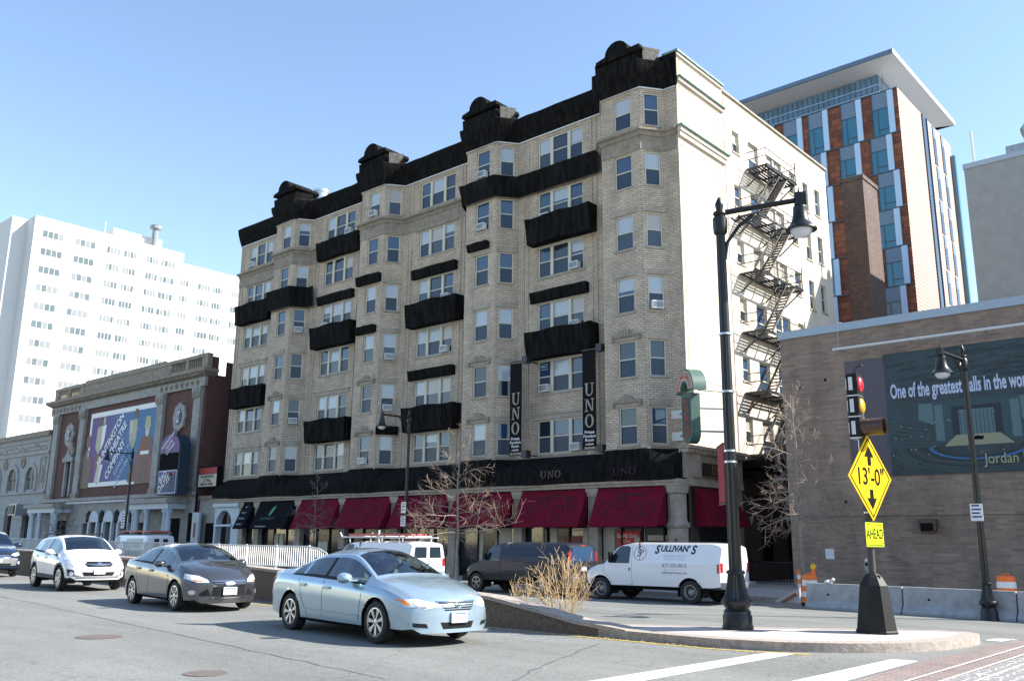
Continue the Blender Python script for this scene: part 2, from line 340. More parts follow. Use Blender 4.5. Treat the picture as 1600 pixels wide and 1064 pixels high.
def wall(mb, F, u0, u1, z0, z1, holes, m, depth=.14, mr=None, n=0):
    us = sorted({u0,u1} | {h[0] for h in holes} | {h[1] for h in holes}); zs = sorted({z0,z1} | {h[2] for h in holes} | {h[3] for h in holes})
    us = [u for u in us if u0 <= u <= u1]; zs = [z for z in zs if z0 <= z <= z1]; old = mb.F; mb.F = F
    for a, b in zip(us, us[1:]):
        run = None
        for c, d in zip(zs, zs[1:]):
            um, zm = (a+b)/2, (c+d)/2
            if any(h[0] < um < h[1] and h[2] < zm < h[3] for h in holes):
                if run: mb.poly([(a,n,run[0]),(b,n,run[0]),(b,n,run[1]),(a,n,run[1])], m); run = None
            else: run = (run[0], d) if run else (c, d)
        if run: mb.poly([(a,n,run[0]),(b,n,run[0]),(b,n,run[1]),(a,n,run[1])], m)
    for a, b, c, d in holes:
        for q in (((a,n,c),(b,n,c),(b,n-depth,c),(a,n-depth,c)), ((a,n,d),(a,n-depth,d),(b,n-depth,d),(b,n,d)), ((a,n,c),(a,n-depth,c),(a,n-depth,d),(a,n,d)), ((b,n,c),(b,n,d),(b,n-depth,d),(b,n-depth,c))): mb.poly(q, mr or m)
    mb.F = old
def window(parent, F, u0, u1, z0, z1, splits=(), name='window', n=-.13, fw=.07, fm='win_frame', mull=.16, pane=True, sill=.1, sash=True, rail=.5, cols=None):
    mb = MB(F); g = MB(F); w = fw
    mb.box(u0,u0+w,n-.03,n+.06,z0,z1,fm); mb.box(u1-w,u1,n-.03,n+.06,z0,z1,fm); mb.box(u0+w,u1-w,n-.03,n+.06,z1-w,z1,fm); mb.box(u0+w,u1-w,n-.03,n+.06,z0,z0+w*.8,fm)
    if sill: mb.box(u0-.08,u1+.08,n+.065,.05,z0-sill,z0+.01,'stone')
    e = [u0+w] + [x for s_ in splits for x in (s_-mull/2, s_+mull/2)] + [u1-w]
    for s_ in splits: mb.box(s_-mull/2,s_+mull/2,n-.03,n+.09,z0+w*.8,z1-w,fm)
    for a, b in zip(e[::2], e[1::2]):
        zm = z0+(z1-z0)*(rail+random.uniform(-.0,.0)); top, bot = cols or random.choice([('glass_blind','screen')]*5+[('glass_mid','screen')]*4+[('glass_cream','glass_dark')]+[('glass_blind','glass_dark')]*2+[('glass_dark','screen')]*2)
        if sash: mb.box(a,b,n-.02,n+.035,zm-.03,zm+.03,fm)
        zb = zm if random.random() < .7 else zm+random.uniform(-.2,.35)*(z1-z0)*.5
        g.poly([(a,n,z0+w*.5),(b,n,z0+w*.5),(b,n,zm),(a,n,zm)], bot)
        if top == 'glass_blind' and zb > zm: g.poly([(a,n,zm),(b,n,zm),(b,n,zb),(a,n,zb)], 'glass_mid'); g.poly([(a,n,zb),(b,n,zb),(b,n,z1-w*.5),(a,n,z1-w*.5)], top)
        else: g.poly([(a,n,zm),(b,n,zm),(b,n,z1-w*.5),(a,n,z1-w*.5)], top)
    o = mb.build(name, parent); g.build('pane', o); return o
def cloth(mb, grid, m, amp=.05, sc_=1.3, seed=0, fn=None):
    "grid: function (s,t)->point, s,t in 0..1 ; wrinkled"
    fnp, nu, nv, nrm = grid; i0 = len(mb.v)
    for a in range(nu+1):
        for b in range(nv+1):
            s_, t = a/nu, b/nv; p = Vector(fnp(s_, t)); d = noise.noise(Vector((p.x*sc_*1.6+seed, p.y*sc_, p.z*sc_*.7)))*amp + noise.noise(Vector((p.x*sc_*5+seed, p.y*5, p.z*1.2)))*amp*.35
            mb.v.append(p + Vector(nrm)*d)
    for a in range(nu):
        for b in range(nv): i = i0+a*(nv+1)+b; mb.f.append([i, i+nv+1, i+nv+2, i+1]); mb.m.append(m)
def zg(x, y):
    "height of the ground: near carriageway is higher than the far one"
    near = .35+.006*max(0, -11-x); k = min(1, max(0, (x+12)/3.5)); y0 = 13.9+3.8*k; t = min(1, max(0, (y-y0)/5)); t = t*t*(3-2*t); return near*(1-t)
# ============================================================ GROUND
def ground_sheet(name, poly, m, dz, step=.6, kind='structure'):
    "a sheet following the ground, cut to a polygon"
    bm = bmesh.new(); vs = [bm.verts.new((a, b, 0)) for a, b in poly]; bm.faces.new(vs)
    xs = [p[0] for p in poly]; ys = [p[1] for p in poly]
    for ax, lo, hi in ((0, min(xs), max(xs)), (1, min(ys), max(ys))):
        k = lo+step
        while k < hi:
            no = (1,0,0) if ax == 0 else (0,1,0); co = (k,0,0) if ax == 0 else (0,k,0)
            bmesh.ops.bisect_plane(bm, geom=bm.verts[:]+bm.edges[:]+bm.faces[:], plane_co=co, plane_no=no); k += step
    mb = MB(); bm.verts.index_update(); mb.v = [Vector((v.co.x, v.co.y, zg(v.co.x, v.co.y)+dz)) for v in bm.verts]
    for f in bm.faces: mb.f.append([v.index for v in f.verts]); mb.m.append(m)
    bm.free(); return tag(mb.build(name), kind=kind)
def road():
    mb = MB(); xs = [-900,-400,-200,-120]+[-90+1.5*k for k in range(74)]+[30,60,150,400,900]; ys = [-900,-200,-60,-20,0,6,12]+[13.3+.6*k for k in range(17)]+[24.5,30,60,120,300,900]
    for x in xs:
        for y in ys: mb.v.append(Vector((x, y, zg(max(x,-70), y))))
    n = len(ys)
    for i in range(len(xs)-1):
        for j in range(n-1): a = i*n+j; mb.f.append([a, a+n, a+n+1, a+1]); mb.m.append('asphalt')
    o = mb.build('road', local=True); tag(o, kind='structure')
road()
# far pavement: 0.15 kerb step
mb = MB(); mb.box(-140, 40, 30.75, 140, -.3, .15, 'sidewalk'); tag(mb.build('pavement'), kind='structure')
mb = MB(); mb.box(-140, 40, 30.45, 30.747, -.2, .154, 'granite'); tag(mb.build('kerb'), kind='structure')
mb = MB(); mb.box(-140, 60, -30, -3.2, -.3, .5, 'sidewalk'); tag(mb.build('near_pavement'), kind='structure')
# island
near_pts = [(-9.2,13.25),(-7.4,13.25),(-6.4,13.55),(-5.6,14.1),(-5.0,14.8),(-4.65,15.6),(-4.5,16.4),(-4.5,17.0),(-4.6,17.4),(-4.85,17.62),(-5.3,17.55)]
isl = near_pts + [(-7.87,15.6),(-9.9,14.35),(-11.2,13.75),(-11.2,13.45)]
def island():
    mb = MB(); k = len(isl); ins = [(a*.98-.02*7.2, b) for a, b in isl]
    def inset(d):
        P = [Vector(p) for p in isl]; out = []
        for i, p in enumerate(P):
            d1 = (p-P[i-1]).normalized(); d2 = (P[(i+1)%k]-p).normalized(); n = (Vector((-d1.y,d1.x))+Vector((-d2.y,d2.x))).normalized(); out.append(p+n*d)
        return out
    A = inset(0); B = inset(.30)
    i0 = len(mb.v); mb.v += [Vector((p.x,p.y,zg(p.x,p.y)-.1)) for p in A] + [Vector((p.x,p.y,zg(p.x,p.y)*.0+.49)) for p in A] + [Vector((p.x,p.y,.50)) for p in B]
    for j in range(k):
        j2 = (j+1)%k; mb.f.append([i0+j,i0+j2,i0+k+j2,i0+k+j]); mb.m.append('granite'); mb.f.append([i0+k+j,i0+k+j2,i0+2*k+j2,i0+2*k+j]); mb.m.append('granite')
    tag(mb.build('island_kerb', smooth=20), kind='structure')
    m2 = MB(); m2.poly([(p.x,p.y,.496) for p in B], 'island'); tag(m2.build('traffic_island'), kind='structure')
island()
# low granite median wall with sloping coping
def median_wall():
    t = thing('median_wall', 'long low brown granite wall with pale coping that slopes down to the island behind the cars', 'wall', (-25,13.6,.4))
    prof = [(-75,.95),(-40,.92),(-22.2,.84),(-16,.68),(-12.3,.56),(-11,.38),(-10.2,.25),(-9.1,.155)]
    mb = MB(); c = MB()
    for (x0,h0),(x1,h1) in zip(prof, prof[1:]):
        g0, g1 = zg(max(x0,-70),13.2), zg(max(x1,-70),13.2)
        ya = lambda x: 13.3 + max(0,-12.3-x)*.07
        def cs(x, g, h, a, b, z0, z1): return [(x,ya(x)+a,g+z0),(x,ya(x)+b,g+z0),(x,ya(x)+b,g+z1),(x,ya(x)+a,g+z1)]
        for M, a, b, lo, hi, mm in ((mb,0,.42,-.5,-.07,'granite_dark'),(c,-.04,.46,-.068,0,'granite')):
            p = cs(x0,g0,h0,a,b,(h0+lo if M is c else lo),h0+hi); q = cs(x1,g1,h1,a,b,(h1+lo if M is c else lo),h1+hi); i = len(M.v); M.v += [Vector(z) for z in p+q]
            for f in ((0,4,5,1),(1,5,6,2),(2,6,7,3),(3,7,4,0)): M.f.append([i+k for k in f]); M.m.append(mm)
            if x0 == prof[0][0]: M.f.append([i,i+1,i+2,i+3]); M.m.append(mm)
            if x1 == prof[-1][0]: M.f.append([i+7,i+6,i+5,i+4]); M.m.append(mm)
    mb.build('wall_face', t); c.build('coping', t)
median_wall()
mb = MB(); i=0
pts = [(-40,14.0+.07*27.7+.5),(-12.3,13.85),(-10.9,13.8),(-10.2,14.2),(-12.5,15.1),(-40,18)]
tag(ground_sheet('verge', [(-13.5,13.95),(-10.6,13.78),(-10.0,14.3),(-11.6,14.9),(-13.5,15.0)], 'granite', .12), kind='structure')
# markings
ground_sheet('stop_line', [(-6.75,8.0),(-6.3,8.0),(-6.12,13.35),(-6.5,13.25)], 'road_white', .005)
ground_sheet('stop_line', [(-4.98,10.4),(-4.5,10.4),(-4.5,13.86),(-4.85,13.8)], 'road_white', .005)
ground_sheet('stop_line', [(-4.62,17.75),(-4.35,17.75),(-4.2,30.3),(-4.5,30.3)], 'road_white', .005)
ground_sheet('edge_line', [(-22,12.98),(-7.2,13.02),(-5.9,13.42),(-5.95,13.52),(-7.2,13.12),(-22,13.08)], 'road_yellow', .005)
ground_sheet('crossing', [(-4.44,8),(-4.44,14.1),(-4.22,17.4),(-4.0,30.4),(6,30.4),(6,8)], 'paver', .006)
ground_sheet('crossing_setts', [(-3.66,8),(-3.62,12.1),(-3.25,30.3),(5.4,30.3),(5.4,8)], 'cobble', .011)
for x in (-4.02,-3.72,-3.42): ground_sheet('crossing_line', [(x,8),(x+.035,8),(x+.08+.3,30.2),(x+.04+.3,30.2)], 'road_white', .0165)
for (x, y, lb) in ((-15.18,7.0,'round iron manhole cover in the road left of the blue sedan'),(-10.4,6.15,'iron manhole cover at the bottom edge of the road below the sedan shadow')):
    mb = MB(); mb.lathe([(.01,0),((.36 if x < -12 else .26),0),((.36 if x < -12 else .26),.004),(.01,.005)], (x,y,zg(x,y)+.003), 'manhole', 28)
    tag(mb.build('manhole_cover'), lb, 'manhole cover', 'manhole covers')
def seam_line(pts, wd, m, seed):
    rr = random.Random(seed); P = []
    for (a0,b0),(a1,b1) in zip(pts, pts[1:]):
        for k in range(8): P.append((a0+(a1-a0)*k/8+rr.uniform(-.05,.05), b0+(b1-b0)*k/8+rr.uniform(-.05,.05)))
    P.append(pts[-1]); mb = MB()
    for p, q in zip(P, P[1:]):
        d = Vector((q[0]-p[0], q[1]-p[1])).normalized(); n = Vector((-d.y,d.x))*wd*rr.uniform(.35,.6); i = len(mb.v)
        for x, y in ((p[0]+n.x,p[1]+n.y),(q[0]+n.x,q[1]+n.y),(q[0]-n.x,q[1]-n.y),(p[0]-n.x,p[1]-n.y)): mb.v.append(Vector((x,y,zg(x,y)+.006)))
        mb.f.append([i,i+1,i+2,i+3]); mb.m.append(m)
    tag(mb.build('road_seam'), kind='structure')
seam_line([(-34,10.2),(-22,8.9),(-12.5,7.9),(-8.5,7.4)], .02, 'tar', 1); seam_line([(-9.0,12.4),(-8.2,10.2),(-7.3,8.2)], .018, 'tar', 3); seam_line([(-24,22.5),(-14,21.5),(-6,21.8)], .04, 'tar', 4)
# ============================================================ APARTMENT BUILDING
YM, YF = 37.1, 36.0
BK = [-53.35, -43.27, -33.27, -23.25]      # right front edge of each bay
apt = thing('apartment_building', 'six storey buff brick apartment block with black netting and cream side wall', 'building', (-42,37.1,.15))
FM = Fr((0,YM,0),(1,0,0),(0,-1,0)); FB = Fr((0,YF,0),(1,0,0),(0,-1,0)); FS = Fr((-21.74,0,0),(0,1,0),(1,0,0))
ZT, PF = 24.88, 3.29
rows = [(ZT-1.84-PF*k, ZT-PF*k) for k in range(6)]      # k=0 is the top floor
mb = MB()
secs = [(-62.3, BK[0]-3.2), (BK[0]+.8, BK[1]-3.2), (BK[1]+.8, BK[2]-3.2), (BK[2]+.8, BK[3]-3.2)]
for (a, b), bk in zip(secs, BK):
    wall(mb, FM, a, b, 4.9, 26.2, [(bk-7.75, bk-4.5, z0, z1) for z0, z1 in rows], 'buff_brick', .16)
wall(mb, FM, BK[3]+.8, -21.74, 4.9, 27, [], 'buff_brick')
FC = []
for bk in BK:
    wall(mb, FB, bk-2.4, bk, 4.9, 26.6, [(bk-1.62, bk-.55, z0, z1) for z0, z1 in rows], 'buff_brick', .16)
    l = math.hypot(.8,1.1); F = Fr((bk,YF,0),(.8/l,1.1/l,0),(1.1/l,-.8/l,0)); FC.append(F)
    wall(mb, F, 0, l, 4.9, 26.6, [(.24, 1.1, z0, z1) for z0, z1 in rows], 'buff_brick', .16)
    wall(mb, Fr((bk-3.2,YM,0),(.8/l,-1.1/l,0),(-1.1/l,-.8/l,0)), 0, l, 4.9, 26.6, [], 'buff_brick')
side_rows = [(ZT+.05-PF*k) for k in range(6)]
holes = []
for k, zt in enumerate(side_rows):
    holes += [(43.15,43.98,zt-1.3,zt),(45.1,46.35,zt-1.95,zt),(47.5,49.5,zt-1.85,zt),(50.58,51.42,zt-1.5,zt),(52.6,53.4,zt-2.0,zt-.1),(54.45,55.25,zt-1.85,zt-.02)]
holes = [h for h in holes if h[2] > 6.2]
wall(mb, FS, 41.95, 56.5, 5.75, 26.85, holes, 'cream_paint', .2)
wall(mb, FS, 37.08, 41.95, 6.3, 27.0, [], 'cream_paint', n=.10)
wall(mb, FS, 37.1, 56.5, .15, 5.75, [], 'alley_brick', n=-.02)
FS2 = Fr((-21.74,41.95,0),(1,0,0),(0,1,0)); mb.poly([(-21.74,41.95,6.3),(-21.64,41.95,6.3),(-21.64,41.95,27),(-21.74,41.95,27)], 'cream_paint'); mb.poly([(-21.74,37.08,6.3),(-21.64,37.08,6.3),(-21.64,37.08,27),(-21.74,37.08,27)], 'buff_brick')
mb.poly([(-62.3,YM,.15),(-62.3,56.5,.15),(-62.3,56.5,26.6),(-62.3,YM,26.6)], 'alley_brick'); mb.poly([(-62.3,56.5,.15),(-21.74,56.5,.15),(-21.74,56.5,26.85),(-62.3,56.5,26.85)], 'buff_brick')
for k in range(len(mb.f)): pass
mb.build('wall', apt)
mb = MB(); mb.box(-62.2,-21.95,37.4,56.4,25.6,25.9,'concrete'); mb.box(-21.98,-21.62,42.0,56.6,26.852,26.97,'stone'); mb.build('roof', apt)
mb = MB(); mb.box(-22.4,-21.45,36.95,41.95,27.003,27.12,'copper'); mb.box(-22.4,-21.53,37.02,41.9,26.85,27.0,'cream_paint')
mb.box(-21.636,-21.38,37.08,41.95,25.60,25.68,'copper'); mb.box(-21.636,-21.5,37.08,41.9,25.4,25.597,'cream_paint')
mb.box(-21.636,-21.3,36.95,42.1,22.78,22.88,'copper'); mb.box(-21.636,-21.42,37.0,42.0,22.55,22.777,'cream_paint'); mb.box(-21.636,-21.5,37.05,41.95,22.3,22.547,'cream_paint'); mb.build('side_cornice', apt)
# recessed panel lines on the cream wing
mb = MB(FS)
for z0, z1 in ((8,21.9),(22.95,25.2),(25.8,26.7)):
    for a, b in (((37.35,z0),(37.35,z1)),((41.3,z0),(41.3,z1)),((37.35,z1),(41.3,z1))):
        mb.box(a[0]-.025,b[0]+.025,.1,.112,a[1]-.025,b[1]+.025,'stone_dark')
mb.box(42.2,42.24,.0,.03,6,26.8,'stone'); mb.build('panel_joint', apt)
# outline of the front, left to right (offset to the right of travel = outward)
out = [(-62.3,YM)]
for bk in BK: out += [(bk-3.2,YM),(bk-2.4,YF),(bk,YF),(bk+.8,YM)]
out += [(-21.74,YM)]
def prof(z0, z1, d, foot=.0): return [(0,z0),(foot or d*.35,z0),(d,z0+(z1-z0)*.55),(d,z1),(0,z1)]
mb = MB(); mb.sweep(out+[(-21.7,YM)], [(0.01,22.42),(.08,22.42),(.16,22.6),(.30,22.66),(.30,22.78),(.01,22.84)], 'stone_dark')
mb.sweep(out, [(.01,21.66),(.035,21.66),(.035,22.42),(.01,22.42)], 'stone_dark'); mb.sweep(out, [(.01,6.30),(.06,6.30),(.06,6.42),(.01,6.42)], 'stone'); mb.build('belt_course', apt)
# pilaster strips and lintels
mb = MB(FM)
for (a, b), bk in zip(secs, BK):
    for u in (bk-8.6, bk-3.75):
        for d in (-.16,.16): mb.box(u+d-.05,u+d+.05,.002,.035,6.45,21.6,'buff_brick'); mb.box(u+d-.05,u+d+.05,.002,.035,22.9,25.1,'buff_brick')
    for k, (z0, z1) in enumerate(rows):
        if k in (1,): mb.box(bk-8.05,bk-4.2,.037,.07,z1-.02,z1+.1,'stone_dark')
        elif k: mb.box(bk-8.0,bk-4.25,.003,.05,z1+.003,z1+.26,'stone'); mb.box(bk-8.1,bk-4.15,.003,.09,z1+.262,z1+.34,'stone')
mb.build('lintel', apt)
for bk, F in zip(BK, FC):
    for k, (z0, z1) in enumerate(rows):
        if k < 2: continue
        for FF, a, b in ((FB,bk-1.62,bk-.55),(F,.24,1.1)):
            mb = MB(FF); m_ = (a+b)/2
            mb.box(a-.18,b+.18,.003,.045,z1+.003,z1+.30,'stone')
            if FF is FB and k >= 4:      # carved hood
                mb.prism([(a-.3,z1+.0),(a-.3,z1+.32),(m_-.35,z1+.36),(m_-.28,z1+.52),(m_,z1+.6),(m_+.28,z1+.52),(m_+.35,z1+.36),(b+.3,z1+.32),(b+.3,z1+.0),(b+.18,z1+.0),(b+.18,z1+.2),(a-.18,z1+.2),(a-.18,z1+.0)], .05, .13, 'stone_dark', axis=1)
                for q in (-.16,0,.16): mb.box(m_+q-.03,m_+q+.03,.131,.16,z1+.22,z1+.5,'stone')
            mb.build('window_hood', apt)
# windows
for (a, b), bk in zip(secs, BK):
    for k, (z0, z1) in enumerate(rows):
        u0, u1 = bk-7.75, bk-4.5; window(apt, FM, u0, u1, z0, z1, (u0+1.0, u1-1.0), 'triple_window', mull=.2, fw=.09, cols=None)
for bk, F in zip(BK, FC):
    for k, (z0, z1) in enumerate(rows):
        window(apt, FB, bk-1.62, bk-.55, z0, z1, name='bay_window'); window(apt, F, .24, 1.1, z0, z1, name='bay_window')
for h in holes:
    tri = h[1]-h[0] > 1.5
    window(apt, FS, *h, splits=((h[0]+h[1])/2,) if tri else (), name='side_window', n=-.16, cols=('glass_mid','screen') if random.random()<.6 else ('glass_cream','glass_dark'))
# black netting
def netbox(F, u0, u1, z0, z1, n0=0, n1=.75, taper=.06, seed=0, name='balcony_net', amp=.10):
    mb = MB(); U = F
    def front(s, t): return U(u0+(u1-u0)*s+(taper*(.5-s)*2*(1-t)), n1-.12*(1-t), z0+(z1-z0)*t-(.05 if n1 > .4 else .012)*math.sin(3*math.pi*s))
    cloth(mb, (front, max(6,int((u1-u0)*7)), 10, U.N), 'net', amp, 1.2, seed)
    for e in (0,1):
        def sd(s, t, e=e): q = Vector(front(e, t)); w0 = U(u0 if e == 0 else u1, n0, z0+(z1-z0)*t); return w0.lerp(q, s)
        cloth(mb, (sd, 4, 10, U.U), 'net', .03, 1.2, seed+e)
    cloth(mb, (lambda s, t: Vector(front(s,1)).lerp(U(u0+(u1-u0)*s, n0, z1), t), 10, 2, (0,0,1)), 'net', .02, 1.2, seed)
    cloth(mb, (lambda s, t: Vector(front(s,0)).lerp(U(u0+(u1-u0)*s, n0, z0), t), 10, 2, (0,0,1)), 'net', .02, 1.2, seed)
    o = mb.build(name, apt, smooth=True)
    tb = MB(U); tb.box(u0-.05,u1+.05,n0+.005,n0+.03,z1,z1+.035,'white_paint'); tb.box(u0-.05,u1+.05,n0+.005,n0+.03,z0-.04,z0-.005,'white_paint'); tb.build('batten', o)
def hood(F, u0, u1, zt, seed=0, h=.6): netbox(F, u0, u1, zt, zt+h, 0, .34, .0, seed, 'lintel_net', .03)
for bk, ks in zip(BK, ((1.5,3.5),(2.5,4.5),(2.5,4.5),(1.5,3.5))):
    for k in ks:
        kk = int(k+.5); zt = rows[kk][1]+.02 if kk < 6 else 0
        netbox(FM, bk-8.05, bk-3.55, zt, zt+1.5, 0, .8, seed=bk+k)
hood(FM, BK[3]-8.1, BK[3]-4.15, rows[3][1], 1); hood(FM, BK[2]-8.1, BK[2]-4.15, rows[2][1], 2); hood(FM, BK[2]-8.1, BK[2]-4.15, rows[4][1], 3); hood(FM, BK[1]-8.1, BK[1]-4.15, rows[2][1], 4)
hood(FB, BK[2]-2.05, BK[2]-.45, rows[2][1]+.3, 5, .42); hood(FB, BK[1]-2.35, BK[1]-.05, rows[2][1]+.1, 6); hood(FB, BK[1]-2.2, BK[1]-.35, rows[3][1]+.05, 7, .5); hood(FC[1], .0, 1.36, rows[5][1]+.02, 8, .52)
netbox(FM, BK[1]-8.3, BK[1]-3.6, rows[1][1]+.02, 22.95, 0, .5, seed=9, name='belt_net')
def pathcloth(path, z0, z1, off0, off1, name, seed, m='net', amp=.07, mid=None, segs=7):
    "netting that follows a plan outline"
    P = [Vector(p) for p in path]; D = [0]
    for a, b in zip(P, P[1:]): D.append(D[-1]+(b-a).length)
    N = []
    for i in range(len(P)):
        d1 = (P[i]-P[i-1]).normalized() if i else (P[1]-P[0]).normalized(); d2 = (P[i+1]-P[i]).normalized() if i < len(P)-1 else d1
        q = (Vector((d1.y,-d1.x))+Vector((d2.y,-d2.x))).normalized(); N.append(q/max(.5,q.dot(Vector((d1.y,-d1.x)))))
    S = []
    for i in range(len(P)-1):
        c = max(1, int((D[i+1]-D[i])/.35)); S += [(i, j/c) for j in range(c)]
    S.append((len(P)-2, 1.0)); mb = MB(); prf = mid or [(z0,off0),(z1,off1)]
    prf2 = []
    for (za,oa),(zb,ob) in zip(prf, prf[1:]): prf2 += [(za+(zb-za)*k/segs, oa+(ob-oa)*k/segs) for k in range(segs)]
    prf2.append(prf[-1]); nv = len(prf2)
    for i, t in S:
        p = P[i].lerp(P[i+1], t); q = N[i].lerp(N[i+1], t)
        for z, o in prf2:
            n_ = noise.noise(Vector((p.x*1.6+seed, p.y, z*.8)))*amp + noise.noise(Vector((p.x*5+seed, p.y*3, z)))*amp*.4
            mb.v.append(Vector((p.x+q.x*(o+n_), p.y+q.y*(o+n_), z+noise.noise(Vector((p.x*.8,seed,3)))*.05)))
    for a in range(len(S)-1):
        for b in range(nv-1): i = a*nv+b; mb.f.append([i,i+nv,i+nv+1,i+1]); mb.m.append(m)
    return mb.build(name, apt, smooth=50)
b3, b4 = BK[2], BK[3]
pathcloth([(b3-2.9,YF+.9),(b3-2.4,YF),(b3,YF),(b3+.8,YM),(b4-3.2,YM),(b4-2.9,YM-.3)], 21.6, 22.85, .25, .42, 'belt_net', 11)
b1 = BK[0]; pathcloth([(b1-3.1,YF+1),(b1-2.4,YF),(b1,YF),(b1+.8,YM),(b1+1.6,YM)], rows[2][1]+.05, rows[2][1]+1.55, .3, .4, 'balcony_net', 12)
# parapet netting, main runs then towers over the bays
pathcloth(out, 25.1, 26.9, .05, .5, 'parapet_net', 13, mid=[(25.12,.06),(25.7,.32),(26.1,.45),(26.45,.5),(26.7,.15),(26.5,-.5)], segs=3, amp=.035)
mb = MB(); cloth(mb, (lambda s, t: (-22.6+1.0*s, 36.98, 25.12+1.9*t), 6, 10, (0,-1,0)), 'net', .05, 1.3, 6); mb.poly([(-21.6,36.98,25.12),(-21.6,37.08,25.12),(-21.6,37.08,27.02),(-21.6,36.98,27.02)], 'net'); mb.build('parapet_net', apt)
mb = MB(); mb.sweep(out, [(.02,25.06),(.09,25.06),(.09,25.13),(.02,25.13)], 'white_paint'); mb.build('net_batten', apt)
for i, bk in enumerate(BK):
    pathcloth([(bk-2.9,YM),(bk-2.5,YF-.08),(bk+.0,YF-.08),(bk+.45,YM-.1)], 25.1, 27.4, .1, .25, 'tower_net', 20+i, mid=[(25.1,.08),(26.4,.16),(27.15,.2),(27.25,.0)], amp=.05, segs=4)
    cx = bk-1.2; prof_ = [(cx-1.35,27.3),(cx-1.3,27.5)] + [(cx+.72*math.cos(math.pi-k*math.pi/8), 27.62+.68*math.sin(k*math.pi/8)) for k in range(9)] + [(cx+1.45,27.62),(cx+1.5,27.4),(cx+1.35,27.3)]
    if i: prof_ = [(a+.1*(i==3), b-.25*(i==3)-.05) for a, b in prof_]
    mb = MB(); mb.prism(prof_, YF-.45, YM+.6, 'net', axis=1); o = mb.build('tower_cap', apt, smooth=35)
    if i: # torn cloth showing pale parapet
        tb = MB(FC[i]); tb.poly([(.12,.36,26.15),(.3,.36,26.0),(1.0,.33,26.9),(1.1,.33,27.25),(.1,.36,27.28)], 'net_torn'); tb.build('torn_net', o)
mb = MB(); mb.lathe([(.62,25.9),(.62,27.7),(.7,27.75),(.7,27.95),(.5,28.0),(.02,28.0)], (-54.1,38.6,.35), 'silver', 20); mb.build('roof_vent', apt, smooth=40)
# cover over the shop cornice
def outY(x):
    for (a0,b0),(a1,b1) in zip(out, out[1:]):
        if a0 <= x <= a1 and a1 > a0: return b0+(b1-b0)*(x-a0)/(a1-a0)
    return YM
mb = MB(); NX, NZ = 150, 9; i0 = 0; X0_, X1_ = -61.4, -21.62
for a_ in range(NX+1):
    x = X0_+(X1_-X0_)*a_/NX
    for b_ in range(NZ+1):
        t_ = b_/NZ; y = 35.72 + (max(0,t_-.35)/.65)**1.3*(min(outY(x), YM)-.1-35.72); z = 4.88+1.49*t_+.05*math.sin(x*.9)*(1-t_)
        w_ = noise.noise(Vector((x*1.1,z*2,5)))*.10+noise.noise(Vector((x*4,z*3,1)))*.04
        mb.v.append(Vector((x, y-abs(w_), z)))
for a_ in range(NX):
    for b_ in range(NZ): i = a_*(NZ+1)+b_; mb.f.append([i,i+NZ+1,i+NZ+2,i+1]); mb.m.append('net')
mb.poly([(X1_,35.72,4.88),(X1_,37.0,4.88),(X1_,37.0,6.37),(X1_,36.4,6.37),(X1_,35.72,5.4)], 'net')
mb.build('cornice_net', apt, smooth=50)
mb = MB(); mb.box(-61.3,-21.5,35.85,36.9,4.6,4.88,'stone'); mb.box(-61.35,-21.45,35.75,35.85,4.75,4.85,'stone'); mb.build('shop_beam', apt)
# shop floor
mb = MB()
mb.box(-58.0,-21.95,37.0,37.08,.15,4.6,'black')
mb.build('shop_back_wall', apt)
piers = [-57.75,-55.75,-50.85,-46.15,-41.2,-36.3,-31.4,-26.5]
def pier(x, y0=35.95, wd=.56):
    mb = MB(); mb.box(x-wd/2,x+wd/2,y0+.05,36.6,.15,4.597,'stone')
    mb.box(x-wd/2-.05,x+wd/2+.05,y0-.02,36.55,.155,1.2,'stone'); mb.box(x-wd/2-.03,x+wd/2+.03,y0-.01,36.55,2.72,2.82,'stone')
    for q in range(5): mb.box(x-wd/2+.045+q*.105,x-wd/2+.1+q*.105,y0+.01,y0+.048,2.95,4.15,'stone')
    mb.box(x-wd/2-.06,x+wd/2+.06,y0-.03,36.4,4.2,4.29,'stone'); mb.prism([(x-wd/2-.02,4.3),(x-wd/2-.1,4.5),(x-wd/2-.1,4.59),(x+wd/2+.1,4.59),(x+wd/2+.1,4.5),(x+wd/2+.02,4.3)], y0-.04, y0+.3, 'stone', axis=1)
    mb.build('pier', apt)
for x in piers: pier(x)
mb = MB(); mb.lathe([(.62,.0),(.62,.9),(.52,1.0),(.50,2.5),(.58,2.56),(.62,2.68),(.5,2.78),(.45,2.9),(.45,4.05),(.55,4.1),(.6,4.35),(.62,4.45)], (-21.95,36.4,.15), 'stone', 10, flute=.06); mb.build('corner_pier', apt)
mb = MB()
for dx, dy, a in ((-.35,-.5,0),(.12,-.52,0)):
    x = -21.95+dx; y = 36.4-.56
    mb.prism([(x-.02,1.65),(x+.28,1.65),(x+.25,1.25),(x+.03,1.25)], y-.12, y-.09, 'sky_blue_paint', axis=1); mb.box(x-.04,x+.3,y-.08,y-.05,1.2,1.72,'ladder'); mb.box(x+.08,x+.2,y-.11,y-.08,1.8,2.2,'p_maroon')
mb.build('pier_ornament', apt)
